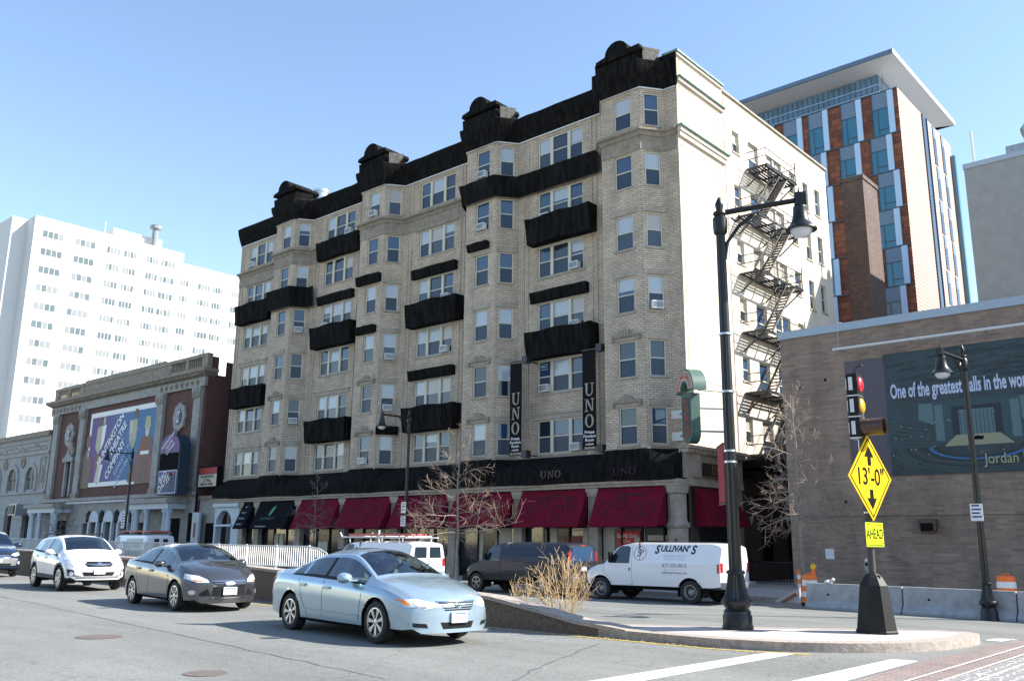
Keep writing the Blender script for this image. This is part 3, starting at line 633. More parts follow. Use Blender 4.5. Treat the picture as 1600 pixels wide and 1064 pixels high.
def shopfront(x0, x1, panes, door=None):
    mb = MB(); mb.box(x0,x1,36.35,36.6,.15,.6,'trim'); mb.box(x0,x1,36.35,36.55,2.75,4.6,'trim')
    e = [x0]+panes+[x1]
    for x in e: mb.box(x-.05,x+.05,36.34,36.5,.6,2.75,'trim')
    f = mb.build('shop_window', apt); g = MB()
    for a, b in zip(e, e[1:]): g.poly([(a+.05,36.42,.6),(b-.05,36.42,.6),(b-.05,36.42,2.75),(a+.05,36.42,2.75)], random.choice(['glass_shop','glass_shop','glass_dark']))
    g.build('pane', f)
for a, b in zip(piers, piers[1:]+[-22.4]):
    n = 3 if b-a > 3 else 1; shopfront(a+.28, b-.28, [a+.28+(b-a-.56)*k/n for k in range(1, n)])
# cream strips painting bright reflections on the shop panes, then posters in the windows
mb = MB()
for x0, x1, m_ in ((-38.9,-38.55,'p_cream'),(-34.6,-34.2,'p_cream'),(-33.3,-32.2,'p_cream'),(-29.5,-29.05,'p_cream'),(-27.4,-27.1,'p_cream'),(-26.2,-25.5,'p_cream'),(-23.9,-23.75,'p_cream'),(-43.3,-42.5,'p_cream')): mb = MB(); mb.box(x0,x1,36.39,36.41,.7,2.7,m_); mb.build('reflection_strip', apt)
for (x0,x1,z0,z1,m_) in ((-25.35,-24.0,1.75,2.55,'p_red'),(-23.6,-22.55,2.1,2.35,'p_cream'),(-28.6,-27.5,1.1,2.3,'p_maroon'),(-54.0,-53.5,1.0,2.4,'p_cream'),(-53.4,-52.9,1.0,2.4,'p_cream'),(-51.7,-51.3,1.0,2.4,'p_cream'),(-26.95,-26.8,2.1,2.3,'p_teal2'),(-49.0,-48.0,.7,1.9,'p_board')): mb = MB(); mb.box(x0,x1,36.37,36.385,z0,z1,m_); mb.build('window_display', apt)
mb = MB(); put_text(mb, 'GAME DAY', lambda a, b: (-24.75+a, 36.36, 2.3+b), .26, 'white_letter', .01, .9); put_text(mb, 'SPECIALS', lambda a, b: (-24.85+a, 36.36, 2.05+b), .16, 'white_letter', 0, .8); mb.lathe([(.01,0),(.16,0)], (-24.2,36.36,2.15), 'p_cream', 16, axis='y', caps=False)
put_text(mb, 'OPEN', lambda a, b: (-23.1+a, 36.36, 2.2+b), .2, 'gold'); mb.build('window_lettering', apt)
# arched doorway at the left end
mb = MB(); arc = [(-60.05+1.05*math.cos(math.pi*k/14), 3.0+1.05*math.sin(math.pi*k/14)) for k in range(15)]
for x0, x1 in ((-61.3,-61.1),(-59.0,-58.05)): mb.box(x0,x1,36.0,36.5,.15,4.6,'blue_white')
mb.prism([(-61.1,3.0),(-61.1,4.6),(-59.0,4.6),(-59.0,3.0)]+[(a,b) for a, b in arc], 36.02, 36.5, 'blue_white', axis=1); mb.box(-61.35,-57.95,35.8,36.0,4.3,4.55,'blue_white'); mb.box(-61.2,-58.9,35.9,36.0,2.9,3.05,'blue_white')
mb.box(-61.1,-59.0,36.9,36.95,.15,4.3,'p_teal2'); mb.box(-59.3,-59.1,36.5,36.9,.15,4.1,'p_brown'); mb.build('arched_doorway', apt)
# awnings
def awning(x0, x1, m, label, n_sw=0, seed=0, side=False):
    yt, yb, zt, zb = 36.0, 35.15, 4.56, 2.76
    if not side:
        fn = lambda a, b: Vector((x0+a, yb+(yt-yb)*b - .012, zb+(zt-zb)*b))
        mb = MB(); i = len(mb.v); cloth(mb, (lambda s, t: fn((x1-x0)*s, t), 14, 6, (0,-.9,.4)), m, .03, .8, seed)
        for x in (x0, x1): mb.poly([(x,yb,zb),(x,yt,zb),(x,yt,zt)], m)
        mb.box(x0,x1,yb-.01,yb+.01,zb-.06,zb+.01,m)
    o = mb.build('awning', apt, smooth=30)
    if label: o['label'] = label
    if n_sw:
        rnd = random.Random(seed); s = MB(); g = lambda a, b: fn(a, b/1.8)+Vector((0,-.035,.012)); L = x1-x0
        for k in range(n_sw): spiral(g, L*(.18+.64*k/max(1,n_sw-1))+rnd.uniform(-.2,.2), rnd.uniform(.6,1.25), rnd.uniform(.32,.55), rnd.uniform(1.1,1.9), rnd.uniform(0,6), .055, s, 'burgundy_dark', rnd.choice((-1,1)))
        for q in range(2):
            cx = rnd.uniform(.3,.7)*L; c0 = rnd.uniform(1.3,1.6)
            for k in range(12):
                a0, a1 = -1+k/6, -1+(k+1)/6; w_ = .04*math.cos(a0*1.3)+.01; i = len(s.v)
                s.v += [g(cx+a0*L*.25, c0-.3*a0*a0*(1-2*q)), g(cx+a1*L*.25, c0-.3*a1*a1*(1-2*q)), g(cx+a1*L*.25, c0+w_-.3*a1*a1*(1-2*q)), g(cx+a0*L*.25, c0+w_-.3*a0*a0*(1-2*q))]; s.f.append([i,i+1,i+2,i+3]); s.m.append('burgundy_dark')
        s.build('swirl', o)
    return o, fn
aw = [(-57.4,-56.1,'awn_black'),(-55.3,-51.2,'awn_black'),(-50.5,-46.4,'burgundy'),(-45.85,-41.5,'burgundy'),(-40.85,-36.6,'burgundy'),(-35.95,-31.7,'burgundy'),(-31.05,-26.8,'burgundy'),(-26.15,-22.3,'burgundy')]
for k, (a, b, m_) in enumerate(aw):
    o, fn = awning(a, b, m_, None, 0 if m_ == 'awn_black' else 4, 40+k)
    if k == 1:
        s = MB(); f2 = lambda a_, b_: fn(a_+1.95, b_/1.8)+Vector((0,-.04,.012)); put_text(s, 'JACOB REALTY', lambda a_, b_: f2(a_-.2, .62+b_), .24, 'p_teal2', .01)
        s.poly([f2(-.25,.85),f2(.0,.82),f2(.28,1.35),f2(.22,1.5),f2(-.1,1.3)], 'p_green'); put_text(s, 'bostonrealty.com', lambda a_, b_: f2(a_-.6, .1+b_), .18, 'mtext_' if 0 else 'p_mtext'); s.build('lettering', o); o['label'] = 'black awning with a green leaf logo and pale lettering'
    if k == 0:
        s = MB(); f2 = lambda a_, b_: fn(a_+.65, b_/1.8)+Vector((0,-.04,.012))
        for q, tx in enumerate(('617','REALTY','BOSTON','RENTALS')): put_text(s, tx, lambda a_, b_, q=q: f2(a_, 1.45-q*.4+b_), .17, 'p_mtext')
        s.build('lettering', o); o['label'] = 'narrow black awning with rows of small pale lettering'
# side awning, side cornice with sign
mb = MB(); X0 = -21.6
cloth(mb, (lambda s, t: (X0+.15+.9*(1-t), 37.2+3.6*s, 2.76+1.75*t), 12, 6, (.8,0,.5)), 'burgundy', .03, .8, 3)
for y in (37.2,40.8): mb.poly([(X0+1.05,y,2.76),(X0+.1,y,2.76),(X0+.1,y,4.5)], 'burgundy')
mb.build('side_awning', apt, smooth=30)
mb = MB(FS); mb.box(36.6,41.9,.0,.35,4.6,4.95,'stone'); mb.box(36.4,41.95,.02,.3,4.95,6.1,'stone'); mb.box(36.3,42.0,.0,.5,6.1,6.3,'stone'); mb.box(36.25,42.05,.0,.62,6.3,6.45,'stone'); mb.box(36.9,37.6,.3,.42,5.0,6.1,'stone'); mb.box(40.6,41.2,.3,.42,5.0,6.1,'stone')
for k in range(16): mb.box(36.6+k*.33,36.75+k*.33,.5,.58,6.18,6.28,'stone')
mb.box(41.2,41.9,.0,.25,.15,4.6,'stone'); mb.build('side_entablature', apt)
mb = MB(FS); mb.box(38.0,41.1,.0,.04,.15,2.6,'glass_dark'); mb.build('side_shop_window', apt)
for z_ in (8.0,6.95): mb = MB(); mb.box(-22.55,-21.75,37.02,37.06,z_-.2,z_+.2,'white_paint'); mb.tube([(-22.0,37.0,z_),(-20.7,35.9,z_)], .05, 'grey_metal', 6); mb.build('sign_bracket_plate', apt)
# low canopy / screen in the alley
mb = MB(); mb.box(-21.6,-19.7,42.1,54,5.55,5.75,'black'); mb.box(-21.6,-19.6,42.1,42.25,5.2,6.15,'black'); mb.box(-19.7,-19.6,42.25,54,5.4,6.1,'black')
for y in (43,47,51): mb.tube([(-19.8,y,5.5),(-21.7,y,4.0)], .05, 'black', 6)
mb.build('alley_canopy', apt)
for y_ in (44.4,47.5): mb = MB(FS); mb.box(y_,y_+1.1,.0,.05,1.2,3.4,'black'); mb.build('alley_window', apt)
# fire escape
fe = sub('fire_escape', apt)
XI, XO = -21.6, -20.45
for k in range(6):
    z = 23.0-PF*k; y0, y1 = (44.6 if k == 0 else 43.2), 48.5
    mb = MB(); n = 7
    for q in range(n):
        x = XI+(XO-XI)*q/(n-1)
        mb.box(x-.06,x+.06,y0,(44.5 if q >= 4 and k else y1) if q >= 4 else y1,z-.03,z,'iron')
        if q >= 4: mb.box(x-.06,x+.06,47.4,y1,z-.03,z,'iron')
    for y in ([y0] if k else [])+[y0+.02,45.4,46.6,47.4,y1]: mb.box(XI-.1,XO+.08,y-.04,y+.04,z-.11,z-.026,'iron')
    for x in (XI,XO): mb.box(x-.03,x+.03,y0,y1,z-.14,z-.03,'iron')
    for y in (y0+.1,46.2,y1-.1):
        mb.tube([(XO,y,z-.1),(-21.7,y,z-1.05)], .045, 'iron', 5)
    # railing
    for x, ya, yb in ((XO,y0,y1),):
        for h in (.5,.95): mb.tube([(x,ya,z+h),(x,yb,z+h)], .026, 'iron', 5)
        y = ya
        while y <= yb+.01: mb.tube([(x,y,z),(x,y,z+.97)], .02 if abs(y-ya)<.01 or abs(y-yb)<.3 else .01, 'iron', 4); y += .55
    for y in (y0,y1):
        for h in (.5,.95): mb.tube([(XI-.1,y,z+h),(XO,y,z+h)], .026, 'iron', 5)
    mb.tube([(XO,y1,z),(XO,y1,z+1.35)], .035, 'iron', 6)
    mb.build('platform', fe)
    if k < 6:
        s = MB(); za, zb = z, max(z-PF+.02, 5.8); ya, yb = 47.5, 44.3
        for x in (XO-.05,XO-.62):
            s.tube([(x,ya,za-.02),(x,yb,zb)], .06, 'iron_sun', 5); s.tube([(x,ya,za+.9),(x,yb,zb+.85)], .02, 'iron_sun', 5)
            for q in range(1, 5): f = q/5; s.tube([(x,ya+(yb-ya)*f,za+(zb-za)*f),(x,ya+(yb-ya)*f,za+(zb-za)*f+.9)], .012, 'iron', 4)
        for q in range(1, 15):
            f = q/15; y = ya+(yb-ya)*f; zz = za+(zb-za)*f; s.box(XO-.62,XO-.05,y-.10,y+.10,zz-.02,zz+.02,'iron')
        s.build('stair', fe)
s = MB(); za, zb = 6.55, 5.8
s.tube([(XO,43.2,6.5),(XO,43.2,11)], .02, 'iron', 5); s.build('drop_ladder', fe)
# air conditioners (rest in the windows)
def ac(F, u, z, label, w=.62):
    mb = MB(F); mb.box(u-w/2,u+w/2,-.1,.22,z,z+.4,'white_paint'); mb.box(u-w/2+.04,u+w/2-.04,.2201,.228,z+.05,z+.35,'grey_metal')
    for q in range(5): mb.box(u-w/2+.05,u+w/2-.05,.229,.234,z+.08+q*.055,z+.095+q*.055,'trim')
    tag(mb.build('air_conditioner'), label, 'air conditioner', 'window air conditioners')
fl = ['top','second highest','third highest','third lowest','second lowest','lowest windowed']; colname = ['leftmost','second','third','rightmost']
for j, k, side in ((0,0,-1),(1,0,1),(1,2,-1),(3,1,-1),(3,2,1),(2,2,1),(2,3,1),(3,3,1),(3,4,-1),(3,5,1)):
    ac(FM, BK[j]-6.125+side*1.05, rows[k][0]+.06, 'window air conditioner, %s pane of a triple window, %s floor, %s column' % ('left' if side < 0 else 'right', fl[k], colname[j]))
for j, k, ch in ((1,0,0),(2,0,0),(2,1,0),(1,5,0),(0,2,1),(0,4,1),(1,3,1),(1,4,1),(3,3,1)):
    F, u = (FC[j], .67) if ch else (FB, BK[j]-1.08)
    ac(F, u, rows[k][0]+.06, 'window air conditioner, %s window of the %s bay, %s floor' % ('angled' if ch else 'front', colname[j], fl[k]), .6)
# ------------------------------------------------------------ signs on the building
def uno_banner(x, label):
    t = thing('banner_sign', label, 'banner', (x,35.9,6.4), 0, 'tall black banners')
    mb = MB(); mb.box(x-.42,x+.42,36.0,36.02,6.65,11.5,'banner_black'); o = mb.build('banner_panel', t)
    s = MB()
    for ch, z in (('U',9.55),('N',8.75),('O',7.95)): put_text(s, ch, lambda a, b, z=z: (x+a, 35.99, z+b), .66, 'tan_letter', serif=True, sx=1.0)
    for q, tx in enumerate(('Private','Function','Room','available')): put_text(s, tx, lambda a, b, q=q: (x+a, 35.99, 7.38-q*.2+b), .22 if q < 3 else .15, 'white_letter', .015)
    s.build('lettering', t)
    b = MB()
    for z in (11.6,6.5): b.box(x-.45,x+.5,35.97,36.05,z-.03,z+.03,'iron'); b.box(x+.5,x+.85,35.9,36.3,z-.15,z+.22,'iron'); b.tube([(x+.6,36.1,z),(x+.6,YM,z)], .04, 'iron', 6)
    b.build('bracket', t)
uno_banner(-31.6, 'tall black UNO banner over the third bay, left of the other banner')
uno_banner(-26.65, 'tall black UNO banner beside the corner bay, right of the other banner')
t = thing('wall_sign', 'gold UNO lettering on a black panel on the side cornice at the corner', 'sign', (-21.2,39.1,5.0)); mb = MB(FS); mb.box(37.75,40.4,.43,.48,5.05,5.72,'black_gloss'); mb.build('panel', t); s = MB(FS)
for z in (5.06,5.69): s.box(37.78,40.37,.481,.49,z,z+.02,'gold')
put_text(s, 'UNO', lambda a, b: FS(39.1+a, .485, 5.39+b), .42, 'gold', serif=True, sx=1.05); s.build('lettering', t)
s = MB(); put_text(s, 'UNO', lambda a, b: (-28.8+a, 35.52, 5.35+b), .36, 'p_brown', serif=True, sx=1.3); tag(s.build('shop_lettering'), 'dim UNO letters on the black fascia above the second awning from the corner', 'sign')
s = MB(); put_text(s, 'UNO', lambda a, b: (-24.3+a, 35.52, 5.3+b), .36, 'burgundy_dark', serif=True, sx=1.3); tag(s.build('shop_lettering'), 'faint UNO letters in the shade of the black fascia nearest the corner', 'sign')
# green projecting blade sign: faces look along the avenue normal
t = thing('blade_sign', 'green projecting sign with red letters and an arched top on the building corner', 'sign', (-20.4,35.6,6.4))
cx = -20.42; y0, y1 = 35.1, 35.75
mb = MB(); body = [(cx-.48,8.6),(cx-.48,6.8)]+[(cx-.48*math.cos(math.pi*k/10), 6.8-.45*math.sin(math.pi*k/10)) for k in range(1,10)]+[(cx+.48,6.8),(cx+.48,8.6)]
mb.prism(body, y0+.08, y1-.12, 'green_sign', axis=1); mb.build('sign_body', t, smooth=30)
def arch_pts(r0, r1, c, zc, n=16, a0=-.12, a1=math.pi+.12): return [(c+r1*math.cos(a0+(a1-a0)*k/n), zc+r1*math.sin(a0+(a1-a0)*k/n)) for k in range(n+1)]+[(c+r0*math.cos(a1-(a1-a0)*k/n), zc+r0*math.sin(a1-(a1-a0)*k/n)) for k in range(n+1)]
mb = MB(); mb.prism(arch_pts(.33,.95,cx,8.8), y0, y1, 'green_sign', axis=1); mb.build('arched_top', t, smooth=30)
s = MB(); ins = lambda P, c, zc, f: [(c+(a-c)*f, zc+(b-zc)*f) for a, b in P]
s.prism(arch_pts(.40,.88,cx,8.8,a0=-.05,a1=math.pi+.05), y0-.02, y0-.002, 'p_cream', axis=1); s.prism(ins(body,cx,7.5,.86), y0+.08, y0+.097, 'p_cream', axis=1)
for k, ch in enumerate('CHICAGO GRILL'):
    a = math.pi-.12-(math.pi-.24)*k/12; put_text(s, ch, lambda u, v, a=a: (cx+.64*math.cos(a)+u*math.sin(a)+v*math.cos(a), y0-.03, 8.8+.64*math.sin(a)-u*math.cos(a)+v*math.sin(a)), .36, 'sign_red', .02, .8) if ch != ' ' else None
for ch, z in (('U',8.1),('N',7.5),('O',6.9)): put_text(s, ch, lambda a, b, z=z: (cx+a, y0+.07, z+b), .52, 'sign_red', serif=True, sx=.95)
s.build('lettering', t)
b = MB()
for z in (8.0,6.95): b.tube([(cx-.1,35.6,z),(cx+.1,37.3,z)], .05, 'grey_metal', 6)
b.tube([(cx+.4,35.6,8.75),(cx+.2,37.5,8.75)], .03, 'copper', 5); b.tube([(cx+.5,35.5,9.3),(cx+.2,37.6,8.8)], .02, 'copper', 5); b.build('bracket', t)
t.rotation_euler.z = R(-34)
t.location.x += .0
# ============================================================ CONCERT HALL (right)
hall = thing('brick_hall', 'windowless taupe brick hall with a pale metal coping and a big mural', 'building', (0,36,.15))
FH = Fr((0,36,0),(1,0,0),(0,-1,0))
mb = MB(); wall(mb, FH, -16.35, 26, .15, 3.1, [], 'hall_brick', n=-.05); wall(mb, FH, -16.35, 26, 3.1, 10.62, [], 'hall_brick')
mb.poly([(-16.35,36,3.1),(26,36,3.1),(26,36.05,3.1),(-16.35,36.05,3.1)], 'black'); mb.poly([(-16.35,36.05,.15),(-16.35,62,.15),(-16.35,62,10.62),(-16.35,36,10.62)], 'hall_brick'); mb.poly([(26,36,.15),(26,62,.15),(26,62,10.62),(26,36,10.62)], 'hall_brick'); mb.poly([(-16.35,36,10.6),(26,36,10.6),(26,62,10.6),(-16.35,62,10.6)], 'concrete'); mb.build('wall', hall)  # black quad under the ledge paints in its shadow line
mat('coping_metal', (.33,.38,.43), .45, metal=.2)
mb = MB(); mb.box(-16.42,26,35.93,36.3,10.62,10.95,'coping_metal'); mb.box(-16.42,-16.1,36.3,62,10.62,10.95,'coping_metal'); mb.build('coping', hall)
for x, z in ((-14.5,8.6),(-15.6,8.4),(-14.0,3.6)):
    mb = MB(FH); mb.box(x,x+.09,.0,.012,z,z+.12,'black'); mb.build('weep_hole', hall)
mb = MB(); mb.tube([(-13.8,35.35,9.75),(-3,35.35,9.75),(8,35.35,9.8)], .055, 'white_paint', 8)
for x in (-13.6,-10.9,-8.2,-5.4,-2.5): mb.tube([(x,35.35,9.75),(x,36,9.75)], .02, 'grey_metal', 5)
mb.tube([(-13.65,35.6,9.7),(-13.65,35.6,10.9),(-13.65,36.1,11.0)], .018, 'grey_metal', 5)
tag(mb.build('light_rail'), 'long white rail mounted on the brick hall above the mural', 'light rail')
mb = MB(FH); mb.prism([(-11.2,2.95),(-11.2,2.6),(-11.05,2.45),(-10.65,2.45),(-10.55,2.6),(-10.55,2.95)], .01, .3, 'p_brown', axis=1); mb.box(-11.1,-10.65,.301,.31,2.5,2.8,'black'); tag(mb.build('wall_lamp'), 'small dark box lamp under the ledge of the brick hall', 'lamp')
mb = MB(FH); mb.box(-14.95,-14.6,-.045,-.03,1.42,1.82,'plate'); mb.box(-14.9,-14.65,-.0295,-.028,1.6,1.62,'p_mtext'); tag(mb.build('notice'), 'white paper notice taped to the hall wall behind the barrier', 'notice')
mu = thing('mural', 'wide mural of a concert hall interior with white serif lettering on the brick hall', 'mural', (-4,35.9,4.65))
mb = MB(FH); mb.box(-13.6,-12.05,.0,.04,4.65,9.3,'mural_edge'); mb.build('side_panel', mu)
mat('mural_teal', (.02,.037,.041), .45, var=.45, vs=1.6)
mb = MB(FH); mb.box(-12.05,6,.0,.04,4.6,9.4,'mural_teal'); mb.build('mural_board', mu)
s = MB(FH); h = lambda a, b, n=.046: FH(a, n, b)
# ceiling coffers: fans of short bars; walls, stage, seats
rnd = random.Random(3)
for k in range(16):
    for j in range(7):
        cx, cz = -11.6+k*1.02+(j%2)*.5, 8.15+j*.19; w_, hh = .38-.01*j, .035
        sh = (cx+4)*.05; s.poly([(cx-w_,.046,cz-hh+sh*.1),(cx+w_,.046,cz-hh-sh*.1),(cx+w_,.046,cz+hh-sh*.1),(cx-w_,.046,cz+hh+sh*.1)], 'p_teal2' if rnd.random() < .5 else 'p_teal3')
XC = -8.85
s.box(XC-1.5,XC+1.5,.042,.046,5.75,7.35,'p_teal2'); s.box(XC-1.45,XC-1.15,.047,.05,5.85,7.2,'p_prosc'); s.box(XC+1.15,XC+1.45,.047,.05,5.85,7.2,'p_prosc'); s.box(XC-.85,XC+.85,.047,.051,5.95,7.1,'p_teal3'); s.box(XC-.6,XC+.6,.052,.054,6.0,6.95,'p_prosc')
for q in range(9): s.box(XC-.57+q*.135,XC-.54+q*.135,.0545,.056,6.05,6.9,'p_teal2')
s.poly([(XC-1.2,.058,5.62),(XC+1.2,.058,5.62),(XC+.75,.058,6.02),(XC-.75,.058,6.02)], 'p_stage'); s.poly([(XC-.2,.06,5.82),(XC+.15,.06,5.8),(XC+.2,.06,5.93),(XC-.1,.06,5.96)], 'black')
for q in range(8):
    for sg in (-1,1): s.poly([(XC+sg*3.3,.05,7.0-q*.17),(XC+sg*1.5,.05,6.5-q*.12),(XC+sg*1.5,.05,6.46-q*.12),(XC+sg*3.3,.05,6.92-q*.17)], 'p_teal2')
for sg in (-1,1): s.poly([(XC+sg*1.5,.051,7.3),(XC+sg*2.0,.051,7.3),(XC+sg*2.05,.051,6.7),(XC+sg*1.5,.051,6.45)], 'p_prosc')
for j, (r, m_) in enumerate(((1.5,'p_teal3'),(1.75,'p_blueban'),(2.0,'p_teal3'),(2.3,'p_teal2'),(2.6,'p_teal3'),(2.9,'p_teal2'),(3.2,'p_teal2'))):
    for k in range(24):
        a0, a1 = math.pi+math.pi*k/24, math.pi+math.pi*(k+1)/24; f = .30
        pts = [(XC+r*math.cos(a), 5.62+r*f*math.sin(a)) for a in (a0,a1)]+[(XC+(r-.12)*math.cos(a), 5.62+(r*f-.05)*math.sin(a)) for a in (a1,a0)]
        if min(p[1] for p in pts) > 4.62: s.poly([(a,.05,b) for a, b in pts], m_)
for q in range(160):
    a, b = rnd.uniform(-12,-3), rnd.uniform(4.64,5.1); s.box(a,a+.09,.0505,.052,b,b+.03,rnd.choice(['p_teal2','p_teal3','p_teal2','p_teal']))
for q in range(26): a, b = rnd.uniform(-12,-4), rnd.uniform(5.3,6.9); s.box(a,a+.05,.0505,.052,b,b+.02,'p_board')
s.build('mural_picture', mu)
s = MB(); put_text(s, 'One of the greatest halls in the world', lambda a, b: FH(-9.35+a, .07, 7.85+b), .78, 'p_mtext', .028, .42, spacing=1.0); put_text(s, 'Jordan Hall', lambda a, b: FH(-7.75+a, .07, 5.08+b), .55, 'p_jordan', .0, .78); s.build('lettering', mu)
# concrete roof block and ventilator far right
gb = thing('concrete_building', 'plain grey concrete building with no windows behind the brick hall', 'building', (0,60,.15))
mat('grey_render', (.28,.285,.285), .85, var=.12, vs=1.2)
mb = MB(); mb.box(-13.95,20,60,80,.15,25.9,'grey_render'); mb.box(-14.0,20,59.93,80,25.902,26.25,'coping_metal'); mb.build('wall', gb)
mb = MB(); mb.box(-12.0,-6,63,69,26.25,28.0,'grey_metal'); mb.lathe([(.9,28.0),(1.0,28.3),(1.25,28.9),(1.3,29.2),(1.0,29.6),(.3,29.8),(.3,30.6),(.05,30.9)], (-9.9,64,.0), 'grey_metal', 16); mb.build('roof_ventilator', gb, smooth=35)
mb = MB(); mb.tube([(-13.4,60.5,26.2),(-13.4,60.5,28.6)], .09, 'white_paint', 6); mb.build('flue_pipe', gb)
mb = MB(); mb.tube([(-12.7,60.5,26.2),(-12.7,60.5,26.8)], .05, 'white_paint', 6); mb.build('vent_pipe', gb)
# chimney
ch = thing('chimney_stack', 'tall dark brick chimney standing in front of the red and blue tower', 'chimney', (-21.2,61,.15))
mb = MB(); mb.box(-21.95,-20.45,60,62.8,.15,27.1,'chimney_brick'); mb.build('shaft', ch); mb = MB(); mb.box(-22.02,-20.38,59.93,62.87,27.1,27.4,'chimney_brick'); mb.build('cap', ch)
# ============================================================ RED AND BLUE TOWER
tw = thing('residential_tower', 'modern tower of rust coloured panels and blue windows under a white overhanging roof', 'building', (-30,75,.15))
mat('blue_panel', (.13,.19,.27), .4); mat('pale_strip', (.42,.58,.76), .35); mat('slate_line', (.05,.07,.10), .5); mat('roof_white', (.52,.54,.56), .5); mat('roof_blue', (.09,.15,.22), .5)
FT = Fr((0,75,0),(1,0,0),(0,-1,0)); FTR = Fr((-22,0,0),(0,1,0),(1,0,0))
mb = MB(); wall(mb, FT, -60, -22, .15, 40.9, [], 'terracotta'); mb.build('front_wall', tw)
mb = MB(); wall(mb, FTR, 75, 90.3, .15, 40.9, [], 'white_siding'); mb.poly([(-60,90.3,.15),(-22,90.3,.15),(-22,90.3,40.9),(-60,90.3,40.9)], 'terracotta'); mb.poly([(-60,75,.15),(-60,90.3,.15),(-60,90.3,40.9),(-60,75,40.9)], 'terracotta'); mb.poly([(-60,75,40.88),(-22,75,40.88),(-22,90.3,40.88),(-60,90.3,40.88)], 'concrete'); mb.build('side_wall', tw)
mb = MB(FT); zs = [40.9,36.8]+[36.8-3.4*k for k in range(1,9)]
for z in zs: mb.box(-60,-21.98,.0,.10,z-.1,z,'slate_line')
mb.build('floor_band', tw)
nw = 0
for r_, (zt, zb) in enumerate(zip(zs, zs[1:])):
    sh = (0,-.38,-.02,-.3,.05,-.34,0,-.25)[r_%8]
    for c in range(7):
        x0 = -24.2+sh-2.75*c - (.3 if c == 2 else 0)
        if x0+1.9 > -22.1 or nw > 60: continue
        nw += 1; F = FT; t = MB(F); a, b = x0, x0+1.35; zz = zt-.12-(zt-zb)*.36
        t.box(a,b,.02,.06,zz,zt-.11,'blue_panel'); t.box(a-.05,a,.02,.12,zb,zt-.1,'slate_line'); t.box(b,b+.48,.02,.16,zb+.01,zt-.11,'pale_strip'); t.box(a,b,.02,.1,zz-.05,zz,'slate_line'); t.box(a+.42,a+.47,.065,.1,zb,zz-.05,'slate_line'); t.box(a+.42,b,.065,.1,zb+.5,zb+.56,'slate_line')
        o = t.build('tower_window', tw); g = MB(F); g.poly([(a,.06,zb),(b,.06,zb),(b,.06,zz-.05),(a,.06,zz-.05)], 'glass_blue'); g.build('pane', o)
mb = MB(FTR); mb.box(81.5,82.7,.01,.05,.2,40.85,'glass_dark'); mb.box(81.4,81.5,.01,.12,.2,40.88,'slate_line'); mb.box(82.7,82.8,.01,.12,.2,40.88,'slate_line'); mb.build('glazed_slot', tw)
for r_, (zt, zb) in enumerate(zip(zs, zs[1:])):
    for y in (84.5+.2*(r_%2), 87.1+.2*(r_%2)):
        t = MB(FTR); t.box(y,y+.85,.01,.03,zt-1.2,zt-.1,'blue_panel'); t.box(y,y+.85,.01,.04,zb+.1,zt-1.2,'glass_dark'); t.box(y-.06,y,.01,.07,zb+.1,zt-.1,'slate_line'); t.build('slit_window', tw)
mb = MB(FTR); mb.box(89.9,90.4,.01,.4,.2,39.6,'glass_blue'); mb.build('corner_glazing', tw)
mb = MB(); mat('glass_band', (.09,.17,.26), .12, spec=.8, var=.3, vs=.6); mb.box(-60,-23.9,76.3,88,40.9,43.3,'glass_band')
for k in range(70): mb.box(-58+k*.5,-57.97+k*.5,76.24,76.3,40.9,43.2,'slate_line')
for z in (41.6,42.3): mb.box(-60,-23.88,76.2,76.28,z,z+.05,'pale_strip')
mb.build('glass_storey', tw)
mb = MB(); mb.poly([(-60,74.2,43.75),(-21.85,74.2,43.75),(-21.85,92.2,43.75),(-60,92.2,43.75)], 'roof_white')
mb.box(-60,-21.85,74.1,92.3,43.75,44.15,'roof_blue'); mb.box(-21.849,-21.8,74.1,92.3,43.74,44.2,'roof_white'); i = len(mb.v)
mb.poly([(-60,74.2,43.74),(-21.85,74.2,43.74),(-24.5,77,43.25),(-60,77,43.25)], 'roof_white'); mb.poly([(-21.85,74.2,43.74),(-21.85,92.2,43.74),(-24.5,90,43.25),(-24.5,77,43.25)], 'roof_white'); mb.build('roof_canopy', tw)
# ============================================================ WHITE SLAB TOWER (left)
wt = thing('apartment_tower', 'tall white slab block with rows of small grouped windows far left', 'building', (-130,60,.15))
mat('tower_white', (.62,.62,.61), .85)
mb = MB(); mb.box(-145,-130,44.57,67.2,.15,46.6,'tower_white'); mb.box(-145,-130,67.2,96,.15,45.0,'tower_white'); mb.box(-150,-132.8,42.5,44.57,.15,46.6,'tower_white'); mb.box(-145,-132,56.5,64.3,46.6,48.5,'tower_white'); mb.build('wall', wt)
mb = MB(); mb.box(-129.99,-129.95,44.5,67.25,45.55,45.62,'grey_metal'); mb.box(-129.99,-129.95,67.25,96,43.95,44.02,'grey_metal'); mb.build('parapet_line', wt)
mb = MB(); mb.lathe([(.5,46.6),(.5,49.6),(.9,49.7),(.9,50.2),(.5,50.4),(.02,50.5)], (-131,62.6,0), 'grey_metal', 10); mb.build('flue', wt)
mb = MB(); mb.tube([(-133,55.6,46.6),(-133,55.6,49.5)], .06, 'white_paint', 4); mb.build('mast', wt)
mat('tw_glass1', (.12,.15,.17), .5, spec=.1); mat('tw_glass2', (.22,.24,.25), .6, spec=.1); mat('tw_glass3', (.10,.14,.15), .5, spec=.1)
rnd = random.Random(5); FW = Fr((-130,0,0),(0,1,0),(1,0,0)); groups = [(45.75,2.95),(50.3,2.95),(54.95,2.1),(57.55,2.0),(61.15,1.95),(63.45,2.4),(66.9,1.5),(70.0,2.25),(72.6,1.9),(76.0,1.9),(79.5,1.9),(83,1.9)]
nwin = 0
